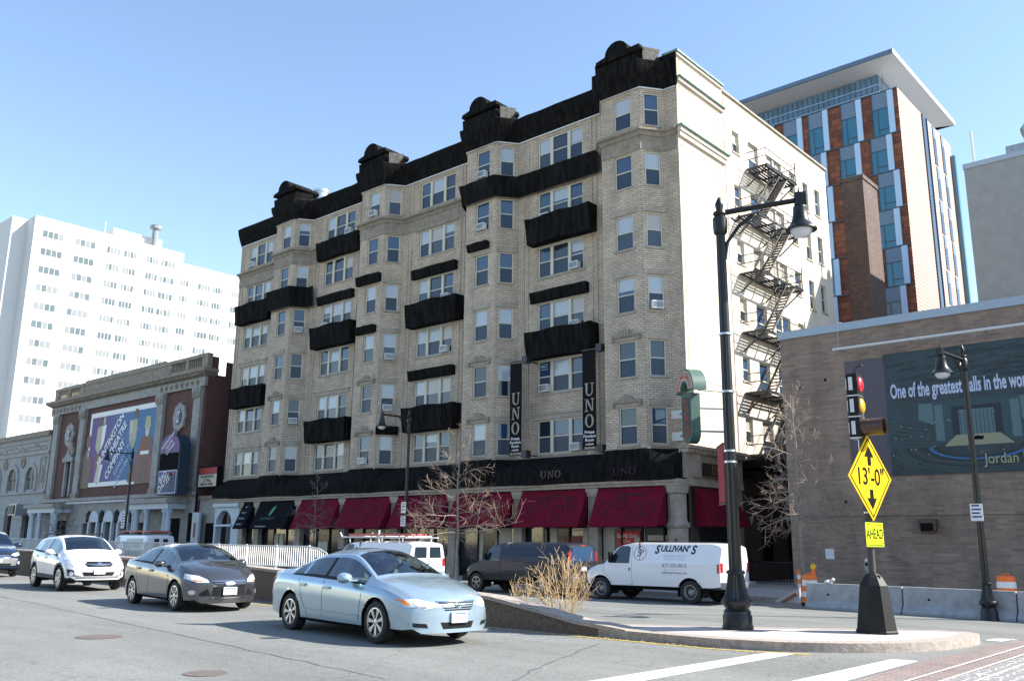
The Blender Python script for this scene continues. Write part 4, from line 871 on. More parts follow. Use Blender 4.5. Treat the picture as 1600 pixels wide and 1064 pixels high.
for r_ in range(13):
    for gi, (y0, wd) in enumerate(groups):
        zt = 44.72-2.64*r_ - (2.4 if gi > 5 else 0)
        if zt-1 < 16 or (gi > 7 and r_ > 3) or (gi > 5 and r_ > 7): continue
        n = 3 if wd < 1.6 else 4; nwin += 1; t = MB(FW)
        for q in range(n):
            a = y0+wd*q/n+.05; b = y0+wd*(q+1)/n-.05; t.box(a,b,.01,.03,zt-.95,zt,rnd.choice(['tw_glass1','tw_glass2','tw_glass3','tw_glass2']))
        if nwin <= 98: t.build('window_band', wt)
# ============================================================ THEATRE
th = thing('theatre', 'red brick and limestone theatre with pilasters, roof balustrade and small columned porches', 'building', (-80,37,.15))
FV = Fr((0,37,0),(1,0,0),(0,-1,0)); XL, XR = -95.5, -65.8
mb = MB(); wall(mb, FV, XL, XR, 5.6, 14.1, [(-90.6,-89.6,5.9,9.2),(-70.3,-69.3,5.9,8.4)], 'red_brick', .3); mb.poly([(XR,37,.15),(XR,56,.15),(XR,56,15.1),(XR,37,15.1)], 'red_brick'); mb.box(XR-.05,XR,38.6,56,15.1,16.3,'red_brick'); mb.poly([(XL,37,.15),(XL,56,.15),(XL,56,15),(XL,37,15)], 'red_brick'); mb.poly([(XL,56,.15),(XR,56,.15),(XR,56,15),(XL,56,15)], 'red_brick'); mb.poly([(XL,37,15),(XR,37,15),(XR,56,15),(XL,56,15)], 'concrete'); mb.box(XR-.9,XR+.02,37.4,37.9,15,16.6,'red_brick'); mb.build('brick_wall', th)
doors = [(-83.9,-82.2),(-81.0,-79.3),(-78.1,-76.4)]
mb = MB(); wall(mb, FV, XL, XR, .15, 5.6, [(a,b,.15,3.4) for a, b in doors]+[(-85.6,-84.6,.3,3.3),(-74.8,-73.9,.3,3.3),(-65.79,-65.8,.3,3)], 'theatre_stone', .5, n=.15); mb.box(XL,XR,36.6,36.85,5.35,5.65,'theatre_stone'); mb.build('stone_base', th)
for a, b in doors:
    mb = MB(FV); c = (a+b)/2; mb.prism([(a-.1,3.4),(a-.1,3.6)]+[(c+.95*math.cos(math.pi-k*math.pi/8), 3.6+.8*math.sin(k*math.pi/8)) for k in range(9)]+[(b+.1,3.4)], .16, .35, 'blue_white', axis=1); mb.box(a-.12,a+.15,.16,.4,.15,3.4,'blue_white'); mb.box(b-.15,b+.12,.16,.4,.15,3.4,'blue_white'); mb.box(a+.35,b-.3,-.3,-.28,.2,2.9,'p_board'); mb.box(a+.6,b-.7,-.27,-.26,.8,2.4,'p_maroon' if a < -83 else 'p_jordan'); mb.build('entrance', th)
mb = MB(FV); mb.box(-85.6,-84.6,-.3,-.25,.3,3.3,'black'); mb.box(-74.8,-73.9,-.3,-.25,.3,3.3,'black'); mb.box(-66.6,-65.9,.16,.2,.4,4.0,'black'); mb.build('doorway', th)
mb = MB(); mb.box(XL-.1,XR+.1,36.75,37.0,14.1,14.85,'theatre_stone'); mb.sweep([(XL-.0,37.6),(XL,36.9),(XR,36.9),(XR,37.6)], [(0,14.85),(.2,14.95),(.55,15.2),(.65,15.25),(.65,15.5),(0,15.55)], 'stone_dark')
for k in range(74): x = XL+.2+k*.4; mb.box(x,x+.18,36.4,36.7,14.97,15.13,'stone_dark')
mb.build('cornice', th)
mb = MB()
for k in range(8):
    for x in (XL+.5+k*.85, XR-7+k*.85): mb.lathe([(.01,0),(.26,0),(.26,-.05),(.12,-.05),(.1,-.02)], (x,36.75,14.47), 'stone_dark', 10, axis='y', caps=False)
mb.build('frieze_medallion', th)
mb = MB(); mb.box(XL,XR,36.9,37.3,15.56,15.8,'stone_dark'); mb.box(XL,XR,36.85,37.35,16.55,16.85,'stone_dark'); mb.box(-88.8,-72.4,36.92,37.28,15.8,16.55,'stone_dark'); mb.box(-88.6,-72.6,36.88,36.92,16.85,17.0,'stone_dark')
for x0, x1 in ((XL,XL+.9),(-92.6,-92.0),(-89.6,-88.8),(-72.4,-71.7),(-69.4,-68.8),(XR-.9,XR)): mb.box(x0,x1,36.88,37.32,15.8,16.55,'stone_dark')
for x0, x1 in ((XL+.9,-92.6),(-92.0,-89.6),(-71.7,-69.4),(-68.8,XR-.9)):
    n = int((x1-x0)/.3)
    for k in range(n): mb.box(x0+(k+.35)*(x1-x0)/n,x0+(k+.65)*(x1-x0)/n,37.0,37.2,15.8,16.55,'stone_dark')
mb.build('balustrade', th)
def pilaster(x, wd=1.05):
    mb = MB(FV); mb.box(x-wd/2,x+wd/2,.003,.28,6.1,13.2,'theatre_stone'); mb.box(x-wd/2-.1,x+wd/2+.1,.003,.36,5.66,6.1,'stone_dark')
    mb.prism([(x-wd/2,13.2),(x-wd/2-.15,13.95),(x-wd/2-.15,14.09),(x+wd/2+.15,14.09),(x+wd/2+.15,13.95),(x+wd/2,13.2)], .003, .42, 'theatre_stone', axis=1)
    for a in (-.4,-.1,.2): mb.box(x+a,x+a+.2,.421,.5,13.3,13.6,'stone_dark'); mb.box(x+a,x+a+.2,.421,.5,13.68,13.95,'theatre_stone')
    mb.build('pilaster', th)
for x in (-94.0,-88.0,-72.8,-66.7): pilaster(x)
def cartouche(x, z):
    mb = MB(FV); P = [(x+.95*math.cos(a)*(1+.06*math.cos(8*a)), z+1.15*math.sin(a)*(1+.06*math.cos(8*a))) for a in [k*math.pi/24 for k in range(48)]]
    mb.prism(P, .003, .22, 'theatre_stone', axis=1); mb.prism([(x+.5*math.cos(k*math.pi/8), z+.62*math.sin(k*math.pi/8)) for k in range(16)], .221, .26, 'p_navy', axis=1)
    for k in range(12):
        a0, a1 = .9+k*.36, .9+(k+1)*.36; mb.poly([(x+r*math.cos(a),.265,z+r*1.25*math.sin(a)) for r, a in ((.42,a0),(.42,a1),(.28,a1),(.28,a0))], 'blue_white')
    mb.box(x-.02,x+.1,.265,.3,z-.5,z+.4,'blue_white'); mb.build('cartouche', th)
cartouche(-90.8,11.85); cartouche(-69.5,11.85)
for x, zt in ((-90.1,9.2),(-69.8,8.4)):
    mb = MB(FV); mb.box(x-.5,x+.5,-.28,-.22,5.95,zt,'p_teal3'); mb.box(x-.28,x+.28,-.215,-.2,6.0,zt-.6,'blue_white' if x < -80 else 'p_teal'); 
    mb.box(x-.8,x-.5,.003,.25,5.9,zt,'theatre_stone'); mb.box(x+.5,x+.8,.003,.25,5.9,zt,'theatre_stone'); mb.box(x-1.1,x+1.1,.003,.4,zt,zt+.25,'theatre_stone'); mb.prism([(x-1.2,zt+.25),(x+1.2,zt+.25),(x,zt+.95)], .003, .4, 'theatre_stone', axis=1)
    mb.prism([(x-.8,zt+.7),(x-.55,zt+1.4),(x-.2,zt+2.0),(x+.2,zt+2.0),(x+.55,zt+1.4),(x+.8,zt+.7)], .003, .25, 'stone_dark', axis=1); mb.lathe([(.2,0),(.22,.3),(.05,.6)], (x,.2,zt+2.0), 'theatre_stone', 8); mb.build('pedimented_window', th)
def porch(x0, x1):
    mb = MB(FV); mb.box(x0-.2,x1+.2,.16,1.7,4.3,4.75,'blue_white'); mb.box(x0-.45,x1+.45,.16,2.0,4.75,5.1,'theatre_stone'); mb.box(x0-.1,x1+.1,.16,1.4,.15,.6,'theatre_stone'); mb.box(x0+2.6,x1-.6,.16,.2,.6,3.6,'black')
    for x in (x0+.1,x0+.55,x0+2.3,x1-.75,x1-.2): mb.lathe([(.3,.6),(.3,.75),(.22,.85),(.19,3.9),(.3,4.1),(.3,4.3)], (x,1.35,0), 'blue_white', 12)
    mb.build('porch', th, smooth=40)
porch(-94.6,-88.6); porch(-73.3,-67.3)
t = MB(); t.tube([(-88.0,36.2,5.15),(-73.0,36.2,5.15)], .09, 'white_paint', 6); t.build('light_tube', th)
def lantern(x):
    mb = MB(FV); mb.tube([(x,.3,1.0),(x,.3,3.3)], .05, 'iron', 5); mb.lathe([(.08,3.3),(.25,3.5),(.3,4.1),(.1,4.35),(.02,4.5)], (x,.3,0), 'iron', 6); mb.build('lantern', th)
for x in (-84.2,-81.6,-78.7,-75.9): lantern(x)
mb = MB(FV); mb.box(-65.6,-64.6,.2,.4,1.6,4.0,'blue_white'); mb.box(-65.35,-64.85,.41,.42,1.9,3.6,'p_board'); mb.box(-65.25,-64.95,.425,.43,2.1,3.2,'p_maroon'); tag(mb.build('poster_case'), 'narrow white framed poster case beside the theatre side door', 'poster case')
mb = MB(); mb.box(-65.7,-62.45,37.2,38,.15,5.3,'theatre_stone'); mb.box(-64.5,-63.2,37.15,37.2,.15,3.2,'black'); mb.box(-65.8,-62.4,37.1,37.2,5.0,5.3,'stone_dark'); tag(mb.build('link_wall'), 'low stone wall with a dark side door between theatre and apartment block', 'wall')
# theatre banner
bn = thing('theatre_banner', 'huge purple and blue theatre company banner with painted figures on the brick wall', 'banner', (-79.8,36.9,6.6))
mat('ban_grad', (.06,.05,.2), .6)
m = MT['ban_grad']; t_ = m.node_tree; tc = t_.nodes.new('ShaderNodeTexCoord'); sx = t_.nodes.new('ShaderNodeSeparateXYZ'); mr = t_.nodes.new('ShaderNodeMapRange'); mr.inputs[1].default_value = .2; mr.inputs[2].default_value = .6
cr = t_.nodes.new('ShaderNodeValToRGB'); cr.color_ramp.elements[0].color = (.085,.03,.19,1); cr.color_ramp.elements[1].color = (.02,.13,.30,1); t_.links.new(tc.outputs['Generated'], sx.inputs[0]); t_.links.new(sx.outputs[0], mr.inputs[0]); t_.links.new(mr.outputs[0], cr.inputs[0]); t_.links.new(cr.outputs[0], t_.nodes['Principled BSDF'].inputs['Base Color'])
mb = MB(FV); mb.box(-86.4,-73.15,.05,.1,6.6,13.55,'plate'); mb.build('border', bn); mb = MB(FV); mb.box(-86.0,-73.6,.102,.11,7.0,13.1,'ban_grad'); mb.build('field', bn)
s = MB(); ang = R(47)
def dg(cx, cz): return lambda a, b: FV(cx+a*math.cos(ang)-b*math.sin(ang)*.9, .145, cz+a*math.sin(ang)+b*math.cos(ang)*.9)
bc = lambda al, pe: (-80.9+al*math.cos(ang)-pe*math.sin(ang), 10.1+al*math.sin(ang)+pe*math.cos(ang))
put_text(s, 'HUNTINGTON', dg(*bc(-.1,1.1)), 1.12, 'white_letter', .03, .80); put_text(s, 'THEATRE', dg(*bc(.9,0)), 1.12, 'white_letter', .03, .80); put_text(s, 'COMPANY', dg(*bc(-.6,-1.1)), 1.12, 'white_letter', .03, .80); put_text(s, 'AVENUE OF THE ARTS', dg(*bc(1.2,-2.2)), .72, 'p_mtext', .01, .75); put_text(s, '& SOUTH END', dg(*bc(-.4,-3.0)), .72, 'p_mtext', .01, .75); s.build('lettering', bn)
def figure(parts, name='painted_figure'):
    s = MB(FV)
    for k, (P, m_) in enumerate(parts): s.poly([(a-(.5 if a < -82.2 else 0),.12+.002*k,b) for a, b in P], m_)
    s.build(name, bn)
def ell(cx, cz, a, b, n=12): return [(cx+a*math.cos(2*math.pi*k/n), cz+b*math.sin(2*math.pi*k/n)) for k in range(n)]
figure([([(-87.0,6.5),(-85.0,6.5),(-85.2,9.0),(-85.5,10.0),(-86.2,10.2),(-86.8,9.2)],'p_brown'),([(-85.4,9.9),(-84.9,8.9),(-84.5,7.2),(-84.8,7.0),(-85.3,8.4)],'p_maroon'),(ell(-85.9,10.9,.45,.65),'p_brown'),([(-85.9,9.9),(-85.5,9.9),(-85.6,9.2)],'p_board')])
OFF = 0
figure([([(-84.2,12.1),(-83.2,12.3),(-83.0,10.6),(-83.6,9.5),(-84.3,10.2)],'p_cream'),(ell(-83.7,12.6,.25,.45),'p_brown'),(ell(-82.9,12.7,.25,.45),'p_jordan'),([(-83.2,12.2),(-82.4,12.3),(-82.6,10.8),(-83.2,9.8)],'plate'),([(-84.2,9.6),(-83.4,9.6),(-83.6,8.0),(-84.1,8.4)],'p_maroon')])
figure([([(-83.9,7.0),(-83.0,6.8),(-82.7,9.0),(-83.4,9.4)],'p_board'),([(-83.1,7.0),(-82.8,7.0),(-82.4,8.6),(-82.9,8.6)],'plate')])
figure([([(-78.2,12.2),(-76.9,12.4),(-76.8,10.6),(-77.4,9.6),(-78.2,10.6)],'p_jordan'),(ell(-77.2,12.8,.4,.5),'p_brown'),([(-78.3,12.3),(-77.8,12.3),(-77.6,11.2),(-78.2,11.0)],'p_board')])
figure([([(-76.4,6.6),(-73.6,6.6),(-73.7,9.0),(-73.9,10.4),(-74.8,10.9),(-75.8,10.5),(-76.6,9.0)],'p_maroon'),([(-75.9,6.6),(-74.3,6.6),(-74.5,9.0),(-75.4,9.4)],'p_brown'),(ell(-74.9,11.1,.38,.5),'p_board'),([(-75.5,11.4),(-74.3,11.4),(-74.5,12.4),(-75.3,12.4)],'p_jordan'),([(-75.8,9.1),(-74.3,9.1),(-74.3,9.4),(-75.8,9.4)],'plate')])
figure([([(-77.8,6.8),(-76.5,6.8),(-76.7,8.2),(-77.1,9.0),(-77.6,8.0)],'p_brown'),(ell(-77.1,8.5,.2,.5),'p_redhead')])
# projecting marquee sign and reader board
bs = thing('marquee_sign', 'tall dark blue round-topped theatre sign with a purple cap and a show poster', 'sign', (-67.4,35.6,5.3))
pr = [(-69.0,5.35),(-69.0,9.0)]+[(-67.4-1.6*math.cos(k*math.pi/12), 9.0+1.15*math.sin(k*math.pi/12)) for k in range(1,12)]+[(-65.8,9.0),(-65.8,5.35)]
mat('marquee_blue', (.012,.03,.05), .6); mb = MB(); mb.prism(pr, 35.2, 36.1, 'marquee_blue', axis=1); mb.build('case', bs, smooth=30)
def insx(P, cx, cz, f): return [(cx+(a-cx)*f, cz+(b-cz)*f) for a, b in P]
mb = MB(); mb.prism(insx([p for p in pr if p[1] >= 9.0]+[(-65.8,8.6),(-69.0,8.6)][::1],-67.4,9.3,.93), 35.17, 35.19, 'p_purple', axis=1); mb.box(-68.85,-65.95,35.17,35.19,7.3,8.6,'black'); mb.build('upper_panel', bs)
mb = MB(); mb.box(-68.8,-66.0,35.17,35.19,5.45,7.25,'p_mtext'); mb.box(-68.7,-66.1,35.15,35.169,5.53,7.17,'p_dkblue'); mb.box(-67.0,-66.6,35.13,35.148,5.6,7.0,'p_navy'); mb.box(-66.5,-66.25,35.13,35.148,5.6,6.8,'p_teal2'); mb.box(-67.4,-66.3,35.13,35.148,6.85,7.05,'p_redhead'); mb.build('show_poster', bs)
s = MB(); a2 = R(35); rt = lambda cx, cz: (lambda a, b: (cx+a*math.cos(a2)-b*math.sin(a2), 35.12, cz+a*math.sin(a2)+b*math.cos(a2)))
put_text(s, 'BAD', rt(-68.0,6.75), .72, 'white_letter', .02, .85); put_text(s, 'DATES', rt(-67.75,6.2), .72, 'white_letter', .02, .85)
for q, tx in enumerate(('HUNTINGTON','THEATRE','COMPANY')): put_text(s, tx, rt(-67.75+.28*q,9.55-.3*q), .38, 'white_letter', .01, .8)
s.build('lettering', bs)
rb = thing('reader_board', 'cream letter board with a dark red header between theatre and apartment block', 'sign', (-63.8,36.8,6)); mb = MB(); mb.box(-65.2,-62.4,36.6,37.0,5.85,7.5,'black'); mb.box(-65.1,-62.5,36.57,36.598,6.9,7.4,'p_redhead'); mb.box(-65.1,-62.5,36.57,36.598,5.95,6.88,'p_board'); mb.build('board', rb)
s = MB(); put_text(s, 'CABARET', lambda a, b: (-63.8+a,36.56,7.15+b), .4, 'sign_red', .02)
for q, tx in enumerate(('IN RESIDENCE','AT HALL','MARCH APRIL')): put_text(s, tx, lambda a, b, q=q: (-63.8+a,36.56,6.7-q*.29+b), .3, 'black', .02, .95)
s.build('lettering', rb)
# ============================================================ ARCADED STONE BUILDING far left
ar = thing('arcade_building', 'low grey limestone building with tall arched windows at the left edge', 'building', (-112,37,.15))
def arcpts(c, r, z, n=12): return [(c+r*math.cos(math.pi-k*math.pi/n), z+r*math.sin(k*math.pi/n)) for k in range(n+1)]
mb = MB(); X0 = -130; cs = [-99.5-4.85*k for k in range(6)]
wall(mb, FV, X0, XL-.02, .15, 12.2, [(c-1.15,c+1.15,6.85,8.0) for c in cs]+[(c-1.0,c+1.0,.15,5.1) for c in cs], 'arcade_stone', .45)
mb.poly([(XL-.02,37,.15),(XL-.02,50,.15),(XL-.02,50,12.2),(XL-.02,37,12.2)], 'arcade_stone'); mb.poly([(X0,37,12.2),(XL,37,12.2),(XL,50,12.2),(X0,50,12.2)], 'concrete')
mb.box(X0,XL-.0,36.7,37.0,12.202,12.75,'stone_dark'); mb.box(X0,XL,36.85,37.0,10.4,10.6,'arcade_stone'); mb.box(X0,XL,36.8,37.0,6.4,6.6,'arcade_stone'); mb.box(X0,XL,36.8,37.2,5.2,5.5,'stone_dark') if 0 else None; mb.build('wall', ar)
for c in cs:
    mb = MB(FV); arcp = arcpts(c,1.15,8.0); mb.poly([(a,.004,b) for a, b in arcp], 'p_teal3'); ro = arcpts(c,1.6,8.0); 
    mb.prism(ro+arcp[::-1], .003, .14, 'arcade_stone', axis=1)
    for a in (-1.6,1.15): mb.box(c+a,c+a+.45,.003,.14,6.6,8.0,'arcade_stone')
    mb.box(c-1.15,c+1.15,-.42,-.4,6.85,8.0,'p_teal3'); mb.box(c+.05,c+.15,-.38,.02,6.85,9.1,'p_board'); mb.box(c-1.1,c+1.1,-.38,-.3,7.7,7.8,'p_board'); mb.box(c+.25,c+.85,-.39,-.385,7.0,7.6,'p_board')
    mb.box(c-1.0,c+1.0,-.42,-.4,.15,5.1,'black'); mb.box(c-.5,c-.42,-.4,-.3,.15,5.0,'p_brown')
    mb.build('arched_window', ar); r2 = MB(FV); r2.lathe([(.55,0),(.55,.12),(.35,.12),(.3,.05),(.01,.05)], (c-2.42,.0,9.7), 'stone_dark', 16, axis='y', caps=False); r2.build('roundel', ar)
mb = MB(FV); mb.box(-97.4,-97.3,.003,.05,6.9,10,'stone_dark'); mb.box(-96.2,-96.1,.003,.05,6.9,10,'stone_dark'); mb.box(-97.4,-96.1,.051,.09,9.9,10.1,'stone_dark'); mb.prism([(-97,7.5),(-96.5,7.5),(-96.4,8.6),(-96.75,9.3),(-97.1,8.6)], .003, .06, 'stone_dark', axis=1); mb.build('carved_panel', ar)
rnd = random.Random(2); mb = MB(FV)
for k in range(70): x = -129+k*.47; q = rnd.uniform(.1,.22); mb.lathe([(q,0),(q*.6,.06),(.01,.08)], (x,.0,11.25+rnd.uniform(-.2,.2)), 'stone_dark', 7, axis='y', caps=False)
mb.box(X0,-96.2,.003,.06,10.85,10.95,'stone_dark'); mb.box(X0,-96.2,.003,.06,11.65,11.75,'stone_dark'); mb.build('carved_frieze', ar)
mb = MB(); mb.box(-100.6,-98.6,35.6,36.9,4.2,5.3,'grey_metal'); mb.box(-100.5,-99.0,35.5,35.6,4.3,5.2,'p_teal'); tag(mb.build('duct_unit'), 'boxy grey metal unit above a doorway of the arcaded building', 'metal box')
# ============================================================ VEHICLES
def pchip(xs, ys):
    n = len(xs); h = [xs[i+1]-xs[i] for i in range(n-1)]; d = [(ys[i+1]-ys[i])/h[i] for i in range(n-1)]; m = [0.0]*n
    for i in range(1, n-1):
        if d[i-1]*d[i] > 0: w1, w2 = 2*h[i]+h[i-1], h[i]+2*h[i-1]; m[i] = (w1+w2)/(w1/d[i-1]+w2/d[i])
    m[0], m[-1] = d[0], d[-1]
    def f(x):
        if x <= xs[0]: return ys[0]
        if x >= xs[-1]: return ys[-1]
        i = max(k for k in range(n-1) if xs[k] <= x); t = (x-xs[i])/h[i]
        return ys[i]*(1+2*t)*(1-t)**2 + h[i]*m[i]*t*(1-t)**2 + ys[i+1]*t*t*(3-2*t) + h[i]*m[i+1]*t*t*(t-1)
    return f
def linf(xs, ys):
    def f(x):
        if x <= xs[0]: return ys[0]
        for i in range(len(xs)-1):
            if x <= xs[i+1]: return ys[i]+(ys[i+1]-ys[i])*(x-xs[i])/(xs[i+1]-xs[i])
        return ys[-1]
    return f
tinted('car_glass', (.76,.88,.88), .085); tinted('dark_glass', (.05,.06,.07), .08)
def paint(name, col, metal=.35, rough=.32):
    mat(name, col, rough, metal=metal, coat=1, spec=.5); return name
paint('paint_blue', (.34,.455,.54), .5, .26); paint('paint_grey', (.10,.105,.115), .7, .2); paint('paint_white', (.72,.73,.75), .0, .3); paint('paint_navy', (.012,.03,.075), .4, .28); mat('paint_dark', (.014,.018,.028), .45, coat=.25, spec=.35); paint('paint_van', (.74,.75,.77), 0, .35); paint('paint_green', (.05,.09,.07), 0, .4)
mat('clad', (.025,.025,.027), .6)
class Car: pass
def vehicle(S):
    """S: dict of the shape. local axes x forward, y left, z up; origin on the ground under the middle"""
    c = Car(); L2 = S['L']/2; W = S['W']/2; root = thing(S['name'], S['label'], S['cat'], S['loc'], S['rz'], S.get('group')); c.root = root; P = S['paint']
    fz = pchip(*zip(*S['top'])); fw = pchip(*zip(*S['plan'])); fb = linf(*zip(*S['belt'])); fu = linf(*zip(*S['under'])); fr = linf(*zip(*S['rail'])); fc = linf(*zip(*S['crown']))
    cuts = sorted(set([round(x, 3) for x in S['cuts']]))
    xs = []; x = -L2
    brk = [-L2]+[q for q in cuts if -L2 < q < L2]+[L2]
    for a, b in zip(brk, brk[1:]):
        n = max(1, round((b-a)/S.get('dx', .045))); xs += [a+(b-a)*k/n for k in range(n)]
    xs.append(L2)
    def section(x):
        w_ = fw(x)*W; zt = fz(x); zb = min(fb(x), zt-.03); zu = fu(x); cr = min(fc(x), (zt-zb)*.5); yr = fr(x)*W; zr = zt-cr
        yr = min(yr, w_*.97); bt = S.get('bt', .94)
        sh = zb-S.get('sh', .10)
        K = [(0,zu,2),(w_*.80,zu,3),(w_*.965,zu+.07,4),(w_*.992,zu+(sh-zu)*.45,4),(w_,zu+(sh-zu)*.72,4),(w_*.99,sh,3),(w_*bt,zb,8),(yr,zr,5),(yr*.62,zr+(zt-zr)*.72,4),(0,zt,0)]
        out = []; cls = []
        for i, ((y0,z0,n),(y1,z1,_)) in enumerate(zip(K, K[1:])):
            for k in range(n): t = k/n; out.append((y0+(y1-y0)*t, z0+(z1-z0)*t)); cls.append((i,k))
        out.append((0, zt)); cls.append((9,0))
        return out, cls
    V = []; nr = None
    def deform(x, y, z):
        yy = abs(y)/W; t = max(0, (x-(L2-1.0))/1.0); tb = max(0, (-x-(L2-.9))/.9); zc = S.get('nose_z', .5); rake = S.get('rake', .05)
        xx = x - S['bow'][0]*t*t*yy**2.4 + S['bow'][1]*tb*tb*yy**2.4
        if t > 0: xx -= rake*t*max(0, z-zc)*1.2 + .03*t**3*max(0, zc-.12-z)
        if S.get('zsq') and z > 1: z = 1+(z-1)*S['zsq']
        return [xx, y, z]
    for x in xs:
        s_, cls = section(x); nr = len(s_)
        full = [( y, z) for y, z in s_] + [(-y, z) for y, z in s_[-2:0:-1]]
        for y, z in full: V.append(deform(x, y, z))
    m = len(V)//len(xs)
    # wheel arches
    V0 = len(V); capf = []; NS = 12
    for e, x in ((0,xs[0]),(1,xs[-1])):
        sec, _ = section(x); base = e*(len(xs)-1)*m; grid = []
        for j, (y, z) in enumerate(sec):
            row = []
            for k in range(NS+1):
                s1 = 1-2*k/NS
                if k == 0: row.append(base+j)
                elif k == NS: row.append(base+(m-j)%m if j not in (0,nr-1) else base+j)
                elif j in (0, nr-1): row.append(base+j)
                else: V.append(deform(x, y*s1, z)); row.append(len(V)-1)
            grid.append(row)
        for a, b in zip(grid, grid[1:]):
            for k in range(NS):
                f = [a[k], a[k+1], b[k+1], b[k]]; f = [q for i, q in enumerate(f) if q != f[i-1]]
                if len(set(f)) >= 3: capf.append(f if e == 0 else f[::-1])
    R_ = S['Rw']; RA = S.get('Ra', R_+.055); kill = set()
    for wx in S['wheels']:
        for v in V:
            if abs(v[1]) > W*.72:
                d = math.hypot(v[0]-wx, v[2]-R_)
                if abs(d-RA) < .028 and d > 0: v[0] = wx+(v[0]-wx)*RA/d; v[2] = R_+(v[2]-R_)*RA/d
    faces = []; tags = []
    for i in range(len(xs)-1):
        for j in range(m):
            a, b = i*m+j, i*m+(j+1)%m; f = [a, b, b+m, a+m]; jj = j if j < nr-1 else 2*(nr-1)-1-j
            faces.append(f); tags.append((cls[jj], (xs[i]+xs[i+1])/2, 1 if j < nr-1 else -1))
    bv = BVHTree.FromPolygons([Vector(v) for v in V], faces+capf); c.bvh = bv
    body = MB(); body.v = [Vector(v) for v in V]; glass = {}
    for f, (cl, x, sd) in zip(faces, tags):
        cx = sum(V[k][0] for k in f)/4; cy = sum(V[k][1] for k in f)/4; cz = sum(V[k][2] for k in f)/4
        if abs(cy) > W*.70 and any(math.hypot(cx-wx, cz-R_) < RA-.004 for wx in S['wheels']): continue
        mt = P; seg, k = cl
        if seg == 6 and 1 <= k <= 6:
            for nm, a, b in S['side']:
                if a < x < b: glass.setdefault((nm, sd), []).append(f); mt = None
            if mt and S['side'] and S['side'][0][1]-.35 < x < S['side'][-1][2]+.01 and any(abs(x-q) < .075 for q in S.get('bpillar', ())): mt = 'trim'
        elif seg == 6 and k == 0 and S['side'] and S['side'][0][1] < x < S['side'][-1][2]: mt = 'trim'
        if seg in (7,8):
            for nm, a, b in S['screens']:
                if a < x < b and not (seg == 7 and k == 0): glass.setdefault((nm, 0), []).append(f); mt = None
        if seg in (0,1): mt = 'trim'
        if seg == 2 and k < 2 and S.get('clad'): mt = 'clad'
        if S.get('clad') and any(math.hypot(cx-wx, cz-R_) < RA+.07 for wx in S['wheels']) and abs(cy) > W*.6 and cz < .8: mt = 'clad'
        if mt: body.f.append(f); body.m.append(mt)
    body.f += capf; body.m += [P]*len(capf)
    bo = body.build('body', root, smooth=38, local=True)
    for (nm, sd), fs in glass.items():
        g = MB(); used = {}; 
        for f in fs:
            q = []
            for k in f:
                if k not in used: used[k] = len(g.v); g.v.append(Vector(V[k])*1.0)
                q.append(used[k])
            g.f.append(q); g.m.append(S.get('glass', 'car_glass'))
        g.build(nm, root, smooth=True, local=True)
    def proj(p2, ax, sgn, off=.006):
        a, b = p2[0]+.0007, p2[1]+.0003
        if S.get('zsq') and b > 1: b = 1+(b-1)*S['zsq']
        if ax == 'y': o, d = Vector((a, sgn*3, b)), Vector((0,-sgn,0))
        else: o, d = Vector((sgn*6, a, b)), Vector((-sgn,0,0))
        h = bv.ray_cast(o, d)
        if h[0] is None: return None
        return h[0]-d*off
    c.proj = proj
    def decal(name, poly, ax, sgn, mt, off=.006, skirt=.02, step=.05, parent=None, label=None, tris=None):
        bm = bmesh.new()
        if tris:
            vs = [bm.verts.new((a,b,0)) for a, b in tris[0]]
            for f in tris[1]:
                try: bm.faces.new([vs[k] for k in f])
                except ValueError: pass
        else: bm.faces.new([bm.verts.new((a,b,0)) for a, b in poly])
        A = [v.co.x for v in bm.verts]; B = [v.co.y for v in bm.verts]
        for k_, lo, hi in ((0,min(A),max(A)),(1,min(B),max(B))):
            q = lo+step
            while q < hi: bmesh.ops.bisect_plane(bm, geom=bm.verts[:]+bm.edges[:]+bm.faces[:], plane_co=(q,0,0) if k_ == 0 else (0,q,0), plane_no=(1,0,0) if k_ == 0 else (0,1,0)); q += step
        if skirt:
            r = bmesh.ops.extrude_edge_only(bm, edges=[e for e in bm.edges if e.is_boundary]); sk = {v for v in r['geom'] if isinstance(v, bmesh.types.BMVert)}
        else: sk = set()
        g = MB(); bm.verts.index_update(); ok = True; last = Vector((0,0,0))
        for v in bm.verts:
            p = proj((v.co.x, v.co.y), ax, sgn, off-(skirt if v in sk else 0))
            if p is None: p = last
            last = p; g.v.append(p)
        for f in bm.faces: g.f.append([v.index for v in f.verts]); g.m.append(mt)
        bm.free(); o = g.build(name, parent or root, smooth=30 if skirt else False, local=True)
        if label: o['label'] = label
        return o
    c.decal = decal
    # rear and front vents, seams
    def seam(pts, wd=.009, mt='trim', name='door_seam', off=.0015):
        for sg in (1,-1):
            g = MB()
            for (a0,b0),(a1,b1) in zip(pts, pts[1:]):
                n = max(1, int(math.hypot(a1-a0,b1-b0)/.06)); dx, dz = a1-a0, b1-b0; l = math.hypot(dx,dz); px, pz = -dz/l*wd/2, dx/l*wd/2
                for k in range(n):
                    t0, t1 = k/n, (k+1)/n; q = [proj((a0+dx*t+s*px, b0+dz*t+s*pz), 'y', sg, off+.001) for t, s in ((t0,1),(t1,1),(t1,-1),(t0,-1))]
                    if all(q): i = len(g.v); g.v += q; g.f.append([i,i+1,i+2,i+3]); g.m.append(mt)
            if g.f: g.build(name, root, local=True)
    for s_ in S.get('seams', []): seam(s_)
    for s_ in S.get('mould', []): seam(s_, .03, S.get('mould_mat', P), 'side_moulding', .012)
